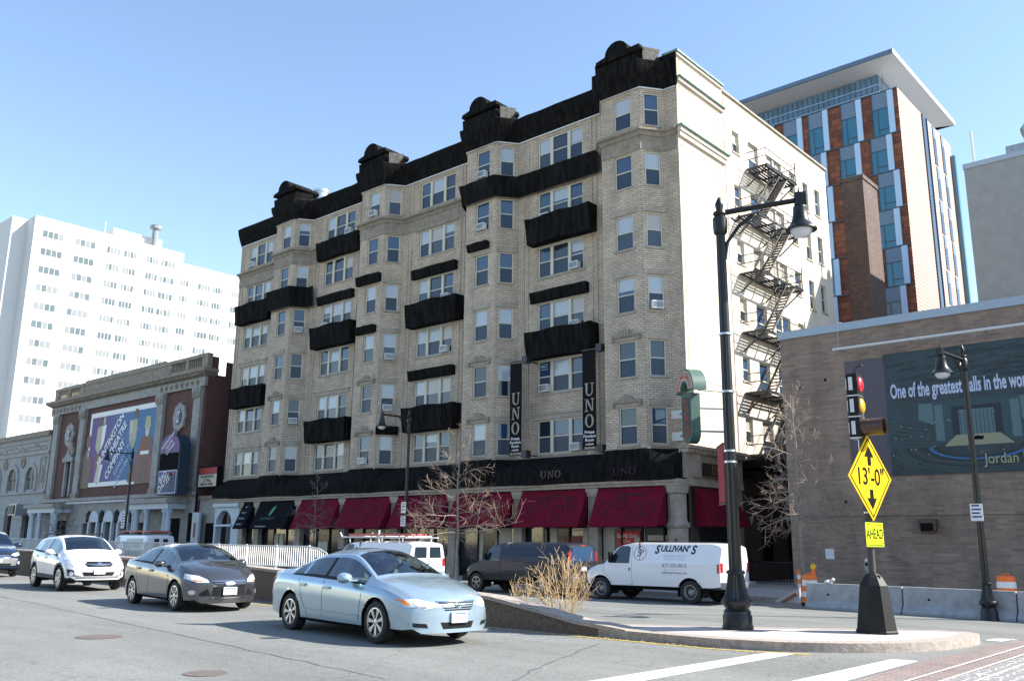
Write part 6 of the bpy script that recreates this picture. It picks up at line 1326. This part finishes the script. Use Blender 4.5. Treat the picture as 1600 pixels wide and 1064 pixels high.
# white pharmacy van (faces left: its right side is towards... the camera sees the side with +y)
c = van(dict(name='cargo_van', label='white cargo van lettered Sullivan\'s Pharmacy parked at the far kerb', paint='paint_van', loc=(-17.75,28.06,0), rz=math.pi, group='vans on the far carriageway'))
c.root.scale = (1.045,1.05,1.02); c.root.location.x = -17.62
for sg in (1,):
    def T(s, x, z, sz, m_, bold=0, sx=1, sh=0, sp=1, nm='lettering'):
        v, f = text2d(s, bold, sp); c.decal(nm, None, 'y', sg, m_, .004, skirt=0, step=.35, tris=([(x-(a+sh*b)*sz*sx, z+b*sz) for a, b in v], f))
    T('ULLIVAN\'', -1.06, 1.84, .30, 'p_navy', .04, .86, .22); T('S', -.40, 1.80, .44, 'p_navy', .035, .8, .3); T('S', -1.76, 1.80, .44, 'p_navy', .035, .8, .3)
    T('PHARMACY', -1.07, 1.575, .15, 'p_mtext', .0, 1.1); T('& MEDICAL SUPPLY', -1.07, 1.46, .09, 'p_mtext'); T('617-325-0013', -1.07, 1.23, .19, 'p_teal', .0, .85); T('DEDHAM  ROSLINDALE', -1.07, 1.08, .07, 'p_mtext'); T('sullivanspharmacy.com', -1.07, .98, .12, 'p_teal', 0, .85)
    ring = [(.28+.25*math.cos(k*math.pi/16), 1.66+.27*math.sin(k*math.pi/16)) for k in range(33)]+[(.28+.228*math.cos(k*math.pi/16), 1.66+.248*math.sin(k*math.pi/16)) for k in range(32,-1,-1)]
    V2 = ring; F2 = [[k, k+1, 64-k, 65-k] for k in range(32)]; c.decal('logo_ring', None, 'y', sg, 'plate_red', .004, skirt=0, step=.4, tris=(V2, F2))
    T('S', .32, 1.67, .40, 'p_navy', .0, .8, .1, nm='logo_letter'); T('P', .21, 1.67, .34, 'p_navy', 0, .8, .1, nm='logo_letter'); c.decal('logo_letter', [(.29,1.43),(.275,1.43),(.27,1.84),(.285,1.84)], 'y', sg, 'plate_red', .005, skirt=0)
c.decal('door_handle', [(.66,1.0),(.66,1.12),(.69,1.12),(.69,1.0)], 'y', 1, 'trim', .02); c.decal('side_marker', [(2.60,.86),(2.60,1.0),(2.66,1.0),(2.66,.86)], 'y', 1, 'amber', .008)
c.decal('rear_side_light', [(-2.60,1.0),(-2.60,1.32),(-2.72,1.32),(-2.72,1.0)], 'y', 1, 'lens_red', .006); c.decal('rear_side_reflector', [(-2.60,.9),(-2.60,.99),(-2.72,.99),(-2.72,.9)], 'y', 1, 'plate', .006)
c.decal('door_lock', [(-.1,1.0),(.1,1.0),(.1,1.2),(-.1,1.2)], 'x', -1, 'trim', .01)
mat('rust', (.16,.06,.025), .9); c.decal('sill_rust', [(.5,.50),(1.2,.50),(1.2,.54),(.9,.52),(.6,.56)], 'y', 1, 'rust', .003, skirt=0); c.decal('sill_rust', [(-2.3,.50),(-1.1,.50),(-1.15,.53),(-2.2,.54)], 'y', 1, 'rust', .003, skirt=0)
# dark van with rear window
c = van(dict(name='passenger_van', label='dark blue grey van parked behind the dry shrub', paint='paint_dark', loc=(-23.75,27.9,0), rz=math.pi, wheels=(-1.5,1.93), W=2.0, rim='single', rs=5, rimmat='rim', group='vans on the far carriageway', tl=lambda sg: [(sg*.78,1.30),(sg*.90,1.30),(sg*.86,1.74),(sg*.76,1.74)]))
for sg in (1,-1): c.decal('side_glass', [(-2.45,1.26),(-2.45,1.86),(.52,1.88),(.52,1.26)], 'y', sg, 'glass_navy', .005, skirt=0, step=.2, label=None)
c.decal('rear_window', [(-.70,1.30),(.70,1.30),(.64,1.90),(-.64,1.90)], 'x', -1, 'glass_mid', .006, skirt=0); c.decal('brake_light', [(-.12,1.95),(.12,1.95),(.12,1.98),(-.12,1.98)], 'x', -1, 'lens_red', .02); plate(c, -2.75, 1.0, -1, 'plate', '')
# white van with ladder rack
c = van(dict(name='work_van', label='white work van with red ladders on its roof rack behind the blue sedan', paint='paint_van', loc=(-28.6,24.4,0), rz=math.pi, group='vans on the far carriageway'))
for sg in (1,-1): c.decal('rear_window', [(sg*.08,1.38),(sg*.72,1.38),(sg*.66,1.84),(sg*.08,1.84)], 'x', -1, 'glass_dark', .006, skirt=0)
def T2(s, x, z, sz, m_, bold=0, sx=1, sh=0):
    v, f = text2d(s, bold); c.decal('lettering', None, 'y', 1, m_, .004, skirt=0, step=.4, tris=([(x-(a+sh*b)*sz*sx, z+b*sz) for a, b in v], f))
T2('UNIVERSAL AUTOMATION', -.9, 1.60, .17, 'p_dkblue', .02, .85, .15); T2('& MECHANICAL SERVICES', -.9, 1.46, .08, 'p_dkblue'); c.decal('logo', [(.42,1.5),(.62,1.5),(.55,1.8),(.45,1.8)], 'y', 1, 'p_dkblue', .004, skirt=0); plate(c, -2.75, 1.1, -1, 'plate', '', y0=-.5)
m = MB()
for x in (-2.0,-.3,1.0): m.tube([(x,-.85,1.9),(x,-.85,2.13),(x,.85,2.13),(x,.85,1.9)], .03, 'white_paint', 6)
for y in (-.85,.85): m.tube([(-2.4,y,2.10),(1.5,y,2.10),(1.65,y,2.28)], .03, 'white_paint', 6)
m.tube([(-.8,.85,1.9),(-.8,.85,2.38)], .04, 'white_paint', 6); m.build('roof_rack', c.root, local=True)
for y0 in (.1,.5):
    m = MB()
    for y in (y0,y0+.32): m.box(-2.7,1.1,y-.025,y+.025,2.16,2.24,'ladder')
    for k in range(12): m.box(-2.6+k*.32,-2.56+k*.32,y0,y0+.32,2.18,2.22,'ladder')
    tag(m.build('ladder', local=True), 'red ladder nearer the kerb on the white work van' if y0 < .3 else 'red ladder nearer the road on the white work van', 'ladder', 'ladders on the van').matrix_world = c.root.matrix_basis.copy()
# white and green van by the theatre
c = van(dict(name='transit_van', label='white and dark green van with a red ladder rack in front of the theatre', paint='paint_van', loc=(-54.5,27.0,0), zsq=1.15, rz=math.pi, group='vans on the far carriageway'))
for sg in (1,-1): c.decal('rear_window', [(sg*.12,1.38),(sg*.5,1.38),(sg*.42,1.84),(sg*.12,1.84)], 'x', -1, 'glass_dark', .006, skirt=0)
c.decal('green_panel', [(-.6,.6),(-2.3,.6),(-2.3,1.85),(-.2,1.85)], 'y', 1, 'paint_green', .004, skirt=0, step=.2); T2('TA', -1.5, 1.4, .5, 'p_board', .01)
m = MB(); m.box(-2.6,1.3,-.6,.6,2.36,2.44,'ladder')
for x in (-2.2,-.6,.9): m.box(x-.04,x+.04,-.9,.9,2.24,2.36,'grey_metal')
m.build('ladder_rack', c.root, local=True)
# dark car parked in the street behind the fence
S = dict(name='parked_car', label='dark blue car parked by the shops beyond the white fence', cat='car', paint='paint_navy', L=4.6, W=1.8, loc=(-39.4,28.6,0), rz=math.pi, tw=.2, Rw=.32, wheels=(-1.35,1.35), rim='single', rs=7, bow=(.3,.2),
  top=[(-2.3,.95),(-2.15,1.05),(-1.7,1.1),(-1.2,1.3),(-.6,1.43),(.1,1.45),(.6,1.3),(1.1,1.05),(1.7,.95),(2.15,.8),(2.3,.65)], plan=[(-2.3,.86),(-1.8,.97),(0,1),(1.6,.98),(2.3,.84)], belt=[(-2.3,.86),(-1.6,.98),(.4,.92),(1.6,.82),(2.3,.55)], under=[(-2.3,.3),(-1.9,.2),(1.9,.2),(2.3,.27)], rail=[(-2.3,.8),(-1.5,.75),(-.6,.64),(.2,.64),(1.1,.8),(2.3,.74)], crown=[(-2.3,.02),(-.3,.07),(1.4,.05),(2.3,.08)], cuts=[-1.3,-.3,-.2,.85,.3,1.1], side=[('rear_side_window',-1.25,-.3),('front_side_window',-.2,.85)], bpillar=(-.25,), screens=[('windshield',.32,1.1),('rear_window',-1.6,-1.0)])
c = vehicle(S); mirror(c, .7, .88, .98, 'paint_navy', .2); interior(c, [-1.5,-.95,.05,.95], .92, .78)
# ============================================================ STREET FURNITURE
def lamp_post(x, y, z0, H, d, L, label, big=False, name='street_lamp', rise=.0):
    t = thing(name, label, 'street lamp', (x,y,z0), 0, 'black pendant street lamps'); D = Vector((d[0],d[1],0)).normalized(); F = Fr((x,y,0),(D.x,D.y,0),(-D.y,D.x,0)); s = 1 if big else .85
    b = MB(F); b.lathe([(.27*s,0),(.27*s,.05),(.255*s,.07),(.255*s,.22),(.235*s,.25),(.235*s,.30),(.20*s,.34),(.21*s,.36),(.27*s,.43),(.275*s,.47),(.25*s,.51)], (0,0,z0), 'lamp_black', 28); b.lathe([(.235*s,.51),(.20*s,.60),(.165*s,.75),(.145*s,.9),(.14*s,.93)], (0,0,z0), 'lamp_black', 40, flute=.10); b.lathe([(.15*s,.93),(.165*s,.95),(.165*s,.98),(.14*s,1.0)], (0,0,z0), 'lamp_black', 28); b.build('base', t, smooth=35)
    p = MB(F); p.lathe([(.118*s,1.0),(.105*s,2.5),(.088*s,H-.9),(.085*s,H-.75)], (0,0,z0), 'lamp_black', 24, flute=.06)
    for z in (2.9,3.1,4.2,5.3): p.lathe([(.115*s,z),(.115*s,z+.035)], (0,0,z0), 'silver' if big else 'lamp_black', 16)
    p.lathe([(.10*s,H-.78),(.13*s,H-.74),(.14*s,H-.62),(.14*s,H-.45),(.10*s,H-.40),(.13*s,H-.36),(.12*s,H-.32),(.06*s,H-.3),(.08*s,H-.2),(.085*s,H-.15),(.04*s,H-.05),(.01,H)], (0,0,z0), 'lamp_black', 18); p.build('pole', t, smooth=35)
    a = MB(F); za = z0+H-(.33 if big else .45); ze = za+rise; a.tube([(.1,0,za),(L,0,ze)], [.055*s,.05*s], 'lamp_black', 10); a.tube([(.07,0,za-.95),(.12,0,za-.62),(.35,0,za-.30),(.62,0,za-.09)], .035*s, 'lamp_black', 8)
    a.tube([(.22,0,za-.12),(.3,0,za-.2),(.38,0,za-.14),(.36,0,za-.07)], .022*s, 'lamp_black', 6); a.box(L-.09*s,L+.12*s,-.09*s,.09*s,ze-.12*s,ze+.13*s,'lamp_black'); a.tube([(L,0,ze+.12),(L,0,ze+.28)], [.035*s,.008], 'lamp_black', 8); a.build('arm', t, smooth=35)
    h = MB(F); h.lathe([(.03,-.08),(.05,-.12),(.12,-.14),(.13,-.17),(.125,-.19),(.145,-.36),(.16,-.40),(.165,-.44),(.22,-.52),(.26,-.57),(.29,-.59),(.295,-.62),(.24,-.62)], (L,0,ze), 'lamp_black', 28); hs = h.build('lamp_shade', t, smooth=35)
    g = MB(F); g.lathe([(.21,-.61),(.19,-.68),(.13,-.74),(.01,-.77)], (L,0,ze), 'lens', 24, caps=False); g.build('globe', hs, smooth=True)
    return t, F
t, F = lamp_post(-7.87, 14.95, .5, 8.08, (.87,.49), 1.5, 'tall black fluted lamp post standing on the traffic island, nearest lamp', big=True, rise=.16)
b = MB(Fr((-8.0,14.95,0),(-.60,.80,0),(.80,.60,0))); b.box(.0,.75,-.01,.01,2.7,3.75,'p_redhead'); b.box(.0,.8,-.02,.02,3.75,3.78,'iron'); b.box(.0,.8,-.02,.02,2.67,2.70,'iron'); tag(b.build('street_banner'), 'narrow red banner seen edge-on, hung on the nearest lamp post', 'banner')
lamp_post(-7.0, 27.65, 0, 7.68, (-.1,-1), 1.6, 'slim black street lamp in front of the brick hall and mural')
lamp_post(-34.45, 30.9, .15, 8.5, (-.1,-1), 1.7, 'black street lamp with two white parking signs before the awnings')
lamp_post(-64.9, 31.0, .15, 8.4, (-.1,-1), 1.8, 'black street lamp in front of the theatre banner')
def plate_sign(x, y, z0, z1, w_, label, lines=3, col='plate_red'):
    m = MB(); m.box(x-w_/2,x+w_/2,y-.012,y,z0,z1,'plate'); 
    for k in range(lines): zz = z1-(z1-z0)*(k+.7)/(lines+.6); m.box(x-w_*.38,x+w_*(.38 if k%2 else .25),y-.016,y-.013,zz,zz+(z1-z0)*.09,col if k in (0,lines-1) else 'p_dkblue')
    tag(m.build('parking_sign'), label, 'sign', 'small white parking signs')
plate_sign(-7.02, 27.5, 2.65, 3.12, .32, 'small white parking sign strapped to the lamp post before the mural', 4, 'p_dkblue')
plate_sign(-34.45, 30.72, 3.35, 3.9, .36, 'upper of two white parking signs on the lamp post before the awnings', 3)
plate_sign(-34.45, 30.72, 2.7, 3.2, .36, 'lower of two white parking signs on the lamp post before the awnings', 4)
plate_sign(-64.9, 30.8, 2.7, 3.8, .5, 'pale sign strapped to the lamp post by the theatre', 5, 'p_teal')
# signal and clearance signs
gx, gy = -5.87, 16.1; U = Vector((.135,.99,0)).normalized(); N = Vector((U.y,-U.x,0)); FS3 = Fr((gx,gy,0), U, N)
mat('base_black', (.008,.008,.008), .55, spec=.3)
sp = thing('signal_post', 'dark post on a black tapered base at the tip of the island', 'post', (gx,gy,.5))
m = MB(); m.lathe([(.36,0),(.36,.03),(.34,.05),(.24,.78),(.16,.92),(.10,.98),(.02,.98)], (gx,gy,.5), 'base_black', 8); m.build('base', sp); m = MB(); m.tube([(gx,gy,1.4),(gx,gy,4.3)], .062, 'iron_sun', 12)
for z in (2.1,2.5,3.0,3.9): m.tube([(gx,gy,z),(gx,gy,z+.03)], .07, 'silver', 12)
m.tube([(gx,gy,1.45),(gx+.1,gy-.05,1.42),(gx+.14,gy-.07,1.2)], .05, 'black', 6); m.build('post', sp, smooth=40)
ds = thing('clearance_sign', 'yellow diamond clearance sign reading 13 feet 0 with two arrows', 'sign', (gx,gy,2.4))
m = MB(FS3); c0 = 3.12; q = .755
m.prism([(-q,c0),(0,c0-q),(q,c0),(0,c0+q)], .09, .10, 'yellow', axis=1); m.build('sign_plate', ds)
s = MB(FS3)
for a, b_ in ((.70,.665),): 
    P = [(-a,c0),(0,c0-a),(a,c0),(0,c0+a)]; Q = [(-b_,c0),(0,c0-b_),(b_,c0),(0,c0+b_)]
    for k in range(4): k2 = (k+1)%4; s.poly([(P[k][0],.104,P[k][1]),(P[k2][0],.104,P[k2][1]),(Q[k2][0],.104,Q[k2][1]),(Q[k][0],.104,Q[k][1])], 'black')
for sg in (1,-1):
    zc = c0+sg*.36; s.poly([(-.17,.104,zc),(.17,.104,zc),(0,.104,zc+sg*.2)], 'black'); s.box(-.06,.06,.102,.105,min(zc,zc-sg*.15),max(zc,zc-sg*.15),'black')
put_text(s, '13\'-0"', lambda a, b: FS3(a, .106, c0+b), .42, 'black', .012, 1.0); s.build('sign_symbols', ds)
ah = thing('warning_plate', 'small lime yellow plate reading AHEAD under the yellow diamond sign', 'sign', (gx,gy,1.95)); m = MB(FS3); m.box(-.30,.30,.09,.10,1.93,2.34,'lime'); m.build('sign_plate', ah)
s = MB(FS3); put_text(s, 'AHEAD', lambda a, b: FS3(a, .104, 2.14+b), .24, 'black', .01, .72)
for z in (1.955,2.30): s.box(-.27,.27,.102,.105,z,z+.012,'black')
s.build('sign_symbols', ah)
sg_ = thing('traffic_signal', 'black traffic signal with red and amber lenses and one long bronze hood', 'traffic signal', (gx,gy,3.75))
Ux = Vector((1,0,0)); FH3 = Fr((gx-.02,gy,0), (.998,.06,0), (-.06,.998,0))
m = MB(FH3); m.box(-.14,.05,-.15,.15,3.82,4.98,'base_black')
for z in (3.82,4.2,4.58): m.box(-.145,.055,-.155,.155,z-.01,z+.012,'silver')
for z in (4.0,4.4,4.8): m.box(-.165,-.14,-.11,-.04,z-.1,z+.1,'silver'); m.box(-.1,-.03,-.16,-.151,z-.12,z+.12,'silver')
m.tube([(-.05,0,4.98),(.02,0,5.12),(.12,0,5.14)], .025, 'iron_sun', 6); m.tube([(0,0,3.6),(0,0,3.82)], .05, 'silver', 8); m.box(-.05,.12,-.02,.12,3.55,3.8,'silver'); m.build('housing', sg_)
for z, mm in ((4.79,'sig_red'),(4.40,'sig_yel'),(4.01,'bronze_hood')):
    m = MB(FH3); m.lathe([(.135,.05),(.14,.06),(.125,.085),(.07,.105),(.005,.11)], (0,0,z), mm, 24, axis='x', caps=False); m.build('lens', sg_, smooth=True)
m = MB(FH3); m.lathe([(.15,.05),(.155,.42),(.147,.42),(.142,.05)], (0,0,4.01), 'bronze_hood', 28, axis='x', caps=False); m.build('hood', sg_, smooth=40)
# concrete barrier segments, barrels
A = Vector((-12.5,28.2)); B = Vector((-6.17,27.61)); U2 = (B-A).normalized(); FB2 = Fr((A.x,A.y,0),(U2.x,U2.y,0),(U2.y,-U2.x,0))
bl = ['leftmost segment of the concrete road barrier before the hall','second segment from the left of the concrete road barrier','third segment from the left of the concrete road barrier','fourth segment of the concrete road barrier at the right edge','barrier segment beyond the right edge']
for k in range(4):
    a = k*3.1; m = MB(FB2); m.prism([(.0,.0),(.0,.08),(-.16,.26),(-.2,.78),(-.36,.78),(-.40,.26),(-.56,.08),(-.56,.0)][::1], a, a+3.06, 'concrete_barrier', axis=0)
    m.box(a+.7,a+.78,-.19,-.172,.40,.48,'black'); m.box(a+2.3,a+2.38,-.19,-.172,.40,.48,'black'); o = tag(m.build('concrete_barrier'), bl[k], 'barrier', 'concrete barrier segments'); md = o.modifiers.new('b', 'BEVEL'); md.width = .02; md.segments = 2
m = MB(); m.prism([(-13.4,.16),(-13.35,.22),(-12.55,.62),(-12.55,.16)], 28.0, 28.12, 'concrete_barrier', axis=1); m.prism([(-13.2,.16),(-12.6,.5),(-12.6,.42),(-13.05,.16)], 27.9, 27.97, 'rust' if 'rust' in MT else 'iron', axis=1); tag(m.build('barrier_end'), 'sloping steel end piece leaning on the left end of the barrier', 'barrier end')
def barrel(x, y, z, label, light):
    t = thing('traffic_barrel', label, 'traffic barrel', (x,y,z), 0, 'orange traffic barrels')
    zs_ = [0,.1,.28,.46,.64,.82,.94]; m = MB()
    m.lathe([(.30,0),(.30,.1),(.285,.1)], (x,y,z), 'trim', 24)
    for k in range(1, 6): r0, r1 = .285-.02*k/3, .285-.02*(k+1)/3; m.lathe([(r0,zs_[k]),(r1,zs_[k+1]-.012),(r1-.012,zs_[k+1])], (x,y,z), 'barrel' if k%2 == 1 else 'reflective', 24)
    m.lathe([(.235,.94),(.22,.97),(.05,.98)], (x,y,z), 'barrel', 24); m.build('drum', t, smooth=40)
    h = MB(); h.tube([(x-.09,y,z+.96),(x-.08,y,z+1.03),(x+.08,y,z+1.03),(x+.09,y,z+.96)], .02, 'barrel', 6); h.build('handle', t)
    if light: m = MB(); m.box(x+.1,x+.2,y-.04,y+.04,z+.97,z+1.15,'barrel'); m.lathe([(.085,-.035),(.095,0),(.085,.035)], (x+.15,y,z+1.24), 'sig_yel', 16, axis='y'); m.build('beacon', t)
barrel(-12.75, 29.3, .02, 'orange and white traffic barrel with an amber beacon behind the barrier left end', True); barrel(-6.88, 29.25, .17, 'orange and white traffic barrel behind the barrier right of the slim lamp', False)
m = MB()
for k in range(6): m.tube([(-13.7,30.6,.2+.15*k),(-13.7,30.6,.35+.15*k)], .06, 'barrel' if k%2 else 'reflective', 12)
m.box(-13.9,-13.5,30.4,30.8,.155,.2,'trim'); tag(m.build('delineator'), 'slim orange and white striped tube marker beside the tree trunk', 'tube marker')
m = MB(); m.tube([(-11.45,31,.15),(-11.45,31,1.15)], .035, 'grey_metal', 8); m.box(-11.53,-11.37,30.95,31.05,1.15,1.45,'grey_metal'); m.lathe([(.085,0),(.08,.04),(.03,.08)], (-11.45,31,1.45), 'white_paint', 12); m.box(-11.5,-11.4,30.93,30.949,1.3,1.4,'trim'); tag(m.build('parking_meter'), 'grey parking meter behind the barrier near the signal post', 'parking meter')
m = MB(); m.lathe([(.12,0),(.14,.05),(.08,.1),(.02,.11)], (-11.75,28.4,.785), 'white_paint', 9); m.lathe([(.05,0),(.07,.05),(.02,.1)], (-11.6,28.4,.86), 'white_paint', 8); tag(m.build('sandbag'), 'small crumpled white bag on top of the leftmost barrier', 'bag')
# white picket fence on its own low wall
def fence():
    t = thing('picket_fence', 'long pale metal picket fence on a low wall behind the cars at left', 'fence', (-60,23.5,.3))
    zt = lambda x: 1.73+max(0,-36-x)*.0068; wl = MB(); wl.prism([(-110,0),(-110,.95),(-36,.70),(-32.3,.60),(-30.8,.3),(-30.8,0)], 23.4, 23.7, 'concrete', axis=1); wl.build('low_wall', t)
    x = -32.3; n = 0
    while x > -106 and n < 90:
        x2 = x-2.4; m = MB()
        m.box(x-.035,x+.035,23.5,23.57,zt(x)-1.05,zt(x)+.02,'white_paint'); 
        for z_ in (-.03,-.88): m.tube([(x,23.53,zt(x)+z_),(x2,23.53,zt(x2)+z_)], .028, 'white_paint', 6)
        for k in range(1, 15): xx = x-2.4*k/15; m.box(xx-.014,xx+.014,23.51,23.55,zt(xx)-.88,zt(xx)-.03,'white_paint')
        m.build('fence_panel', t); x = x2; n += 1
    m = MB(); pts = [(-32.3,1.70),(-31.6,1.62),(-31.1,1.45),(-30.85,1.2)]
    m.tube([(a,23.53,b) for a, b in pts], .028, 'white_paint', 6); m.tube([(-32.3,23.53,.85),(-30.85,23.53,.62)], .028, 'white_paint', 6)
    for k in range(11): xx = -32.25+k*.135; zz = 1.70-.5*max(0,(xx+32.3)/1.45)**2; m.box(xx-.017,xx+.017,23.51,23.55,.7-.1*k/10,zz,'white_paint')
    m.build('fence_panel', t)
fence()
m = MB(); m.tube([(-86,25,.1),(-86,25,3.4)], .06, 'grey_metal', 6); m.box(-87.0,-85.0,24.9,25.0,3.3,3.42,'grey_metal'); m.box(-87.0,-86.3,24.7,25.1,2.9,3.28,'white_paint'); m.box(-85.7,-85.0,24.7,25.1,2.9,3.28,'white_paint'); m.box(-86.4,-85.6,24.7,25.1,1.6,2.1,'plate'); m.prism([(-87.2,.9),(-84.8,.9),(-86,1.7)], 24.6, 24.7, 'sig_yel', axis=1)
tag(m.build('floodlight_mast'), 'portable mast with two white floodlights over a yellow triangle, far left', 'light mast')
# railings by the theatre steps
m = MB()
for y in (34.6,):
    for a, b in ((-72,-62),(-88,-74)):
        m.tube([(a,y,1.1),(b,y,1.1)], .03, 'iron', 5); m.tube([(a,y,.3),(b,y,.3)], .02, 'iron', 5); k = a
        while k < b: m.tube([(k,y,.15),(k,y,1.1)], .015, 'iron', 4); k += .3
tag(m.build('railing'), 'low black iron railing in front of the theatre', 'railing')
m = MB(); m.tube([(-21.5,40.6,1.15),(-16.5,40.6,1.15)], .03, 'iron', 5); m.tube([(-21.5,40.6,.3),(-16.5,40.6,.3)], .02, 'iron', 5)
for k in range(34): m.tube([(-21.4+k*.147,40.6,.15),(-21.4+k*.147,40.6,1.15)], .012, 'iron', 4)
tag(m.build('alley_gate'), 'black iron railing across the dark alley beside the hall', 'railing')
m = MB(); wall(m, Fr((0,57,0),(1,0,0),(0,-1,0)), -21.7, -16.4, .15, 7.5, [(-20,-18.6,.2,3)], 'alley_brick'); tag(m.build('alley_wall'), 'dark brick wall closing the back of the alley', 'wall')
# a lit street across the road, seen only in reflections
m = MB(); FO = Fr((0,-34,0),(-1,0,0),(0,1,0)); hs = []
for r_ in range(4):
    for k in range(26): hs.append((-60+k*5, -57.6+k*5, 2.2+r_*4, 4.6+r_*4))
wall(m, FO, -70, 80, .4, 18, hs, 'arcade_stone', .3); m.box(-80,70,-46,-34.35,.4,18,'p_teal'); tag(m.build('opposite_terrace'), 'pale stone terrace across the street, seen only as reflections in glass', 'building')
# ============================================================ TREES
def limb(mb, p, d, L, r, depth, rnd, mt, up=.0, drop=.0, nseg=5, kids=4, tw=None, rm=.003):
    pts = [p]; rs = [r]; q = Vector(p); d = Vector(d).normalized()
    for k in range(nseg):
        d = (d + Vector((rnd.uniform(-1,1), rnd.uniform(-1,1), rnd.uniform(-1,1)))*.16 + Vector((0,0,up-drop*k/nseg))).normalized(); q = q + d*(L/nseg); pts.append(tuple(q)); rs.append(r*(1-.8*(k+1)/nseg)+rm)
    mb.tube(pts, rs, mt if depth else (tw or mt), 5 if r > .02 else 3, caps=False)
    if depth > 0:
        for k in range(kids):
            f = .25+.72*(k+rnd.random()*.5)/kids; i = min(nseg-1, int(f*nseg)); b = Vector(pts[i]).lerp(Vector(pts[i+1]), f*nseg-i); ax = d.orthogonal(); ax.rotate(Matrix.Rotation(rnd.uniform(0,6.28), 3, d)); dd = (Vector(pts[i+1])-Vector(pts[i])).normalized()*.75 + ax*rnd.uniform(.5,.9) + Vector((0,0,.12)); limb(mb, tuple(b), dd, L*rnd.uniform(.35,.6)*(1.15-f*.4), max(.003, r*.42), depth-1, rnd, mt, up, drop*.5, 3, max(2,kids-1), tw, rm)
def bare_tree(x, y, z0, H, spread, label, seed, mt, tw, r=.075, lean=(0,0), zlo=2.2, nb=30, droop=.10):
    rnd = random.Random(seed); t = thing('bare_tree', label, 'tree', (x,y,z0), 0, 'bare street trees'); m = MB(); pts = []; rs = []
    for k in range(11): f = k/10; pts.append((x+lean[0]*f+rnd.uniform(-.05,.05)*f*1.5, y+lean[1]*f+rnd.uniform(-.05,.05), z0+H*f)); rs.append(r*(1-f)**.8+.006)
    m.tube(pts, rs, mt, 9, caps=False); m.build('trunk', t, smooth=True); c = MB()
    for k in range(nb):
        f = (k+rnd.random())/nb; z = zlo+(H*.93-zlo)*f**1.7; q = (z)/H*10; i = min(9, int(q)); b = Vector(pts[i]).lerp(Vector(pts[i+1]), q-i); a = k*2.4+rnd.uniform(-.4,.4); ln = spread*(1-.72*f**1.1)*rnd.uniform(.7,1.08); el = .02+.8*f**1.5
        limb(c, tuple(b), (math.cos(a)*math.cos(el), math.sin(a)*math.cos(el), math.sin(el)), ln, .028*(1-.5*f), 2, rnd, mt, .02*f, droop*(1-f), 6, 6, tw)
    c.build('crown', t)
bare_tree(-30.85, 31.0, .15, 7.5, 3.3, 'bare pale twiggy street tree before the red awnings between the vans', 4, 'bark_light', 'twig_light', .07)
bare_tree(-14.15, 32.0, .15, 7.8, 2.55, 'bare tree beside the brick hall and the orange tube marker', 9, 'bark_light', 'twig_light', .075, zlo=2.6)
bare_tree(-42.6, 31.3, .15, 5.6, 1.9, 'thin bare sapling in front of the second red awning', 11, 'bark', 'bark', .045, nb=14)
bare_tree(-76, 31.0, .15, 4.6, 1.8, 'thin bare sapling before the left theatre porch', 12, 'bark', 'bark', .05, nb=16)
# dry shrub on the median
rnd = random.Random(21); m = MB()
for k in range(23):
    a = rnd.uniform(0,6.28); rr = rnd.uniform(.15,.95); b = Vector((-11.25+.14*math.cos(a), 14.25+.14*math.sin(a), .46)); L = rnd.uniform(.65,1.35)*(1.15-.35*rr)
    limb(m, tuple(b), (math.cos(a)*rr*.9-.12, math.sin(a)*rr*.7, .75+rnd.random()*.3), L, rnd.uniform(.007,.011), 2, rnd, 'dry', .05, 0, 5, 4, None, .0022)
for k in range(9):
    a = rnd.uniform(0,6.28); limb(m, (-12.35+.06*math.cos(a), 14.3, .46), (math.cos(a)*.4, math.sin(a)*.4, .9), rnd.uniform(.5,.95), .009, 2, rnd, 'dry', .05, 0, 4, 3, None, .0022)
tag(m.build('dry_shrub'), 'bushy leafless tan shrub growing at the end of the median wall', 'shrub')
# small litter of dry leaves along the median kerb
m = MB()
for k in range(240):
    x = rnd.uniform(-11.8,-5.4); y = rnd.choice([13.05+rnd.gauss(0,.12), 14.3+rnd.gauss(0,.15) if x < -10.4 else 13.1+rnd.gauss(0,.06)]); z = (zg(x,y)+.012) if y < 13.3 else .14+zg(x,y)
    if -13 < x and (y < 13.24 or x < -10.6): a = rnd.uniform(0,3); s_ = rnd.uniform(.01,.028); m.poly([(x+s_*math.cos(a),y+s_*math.sin(a),z),(x-s_*math.sin(a),y+s_*math.cos(a),z+.01),(x-s_*math.cos(a),y-s_*math.sin(a),z+.004)], rnd.choice(['dry','bark']))
tag(m.build('leaf_litter'), kind='stuff', label='scattered dry leaves along the median kerb', cat='leaf litter')
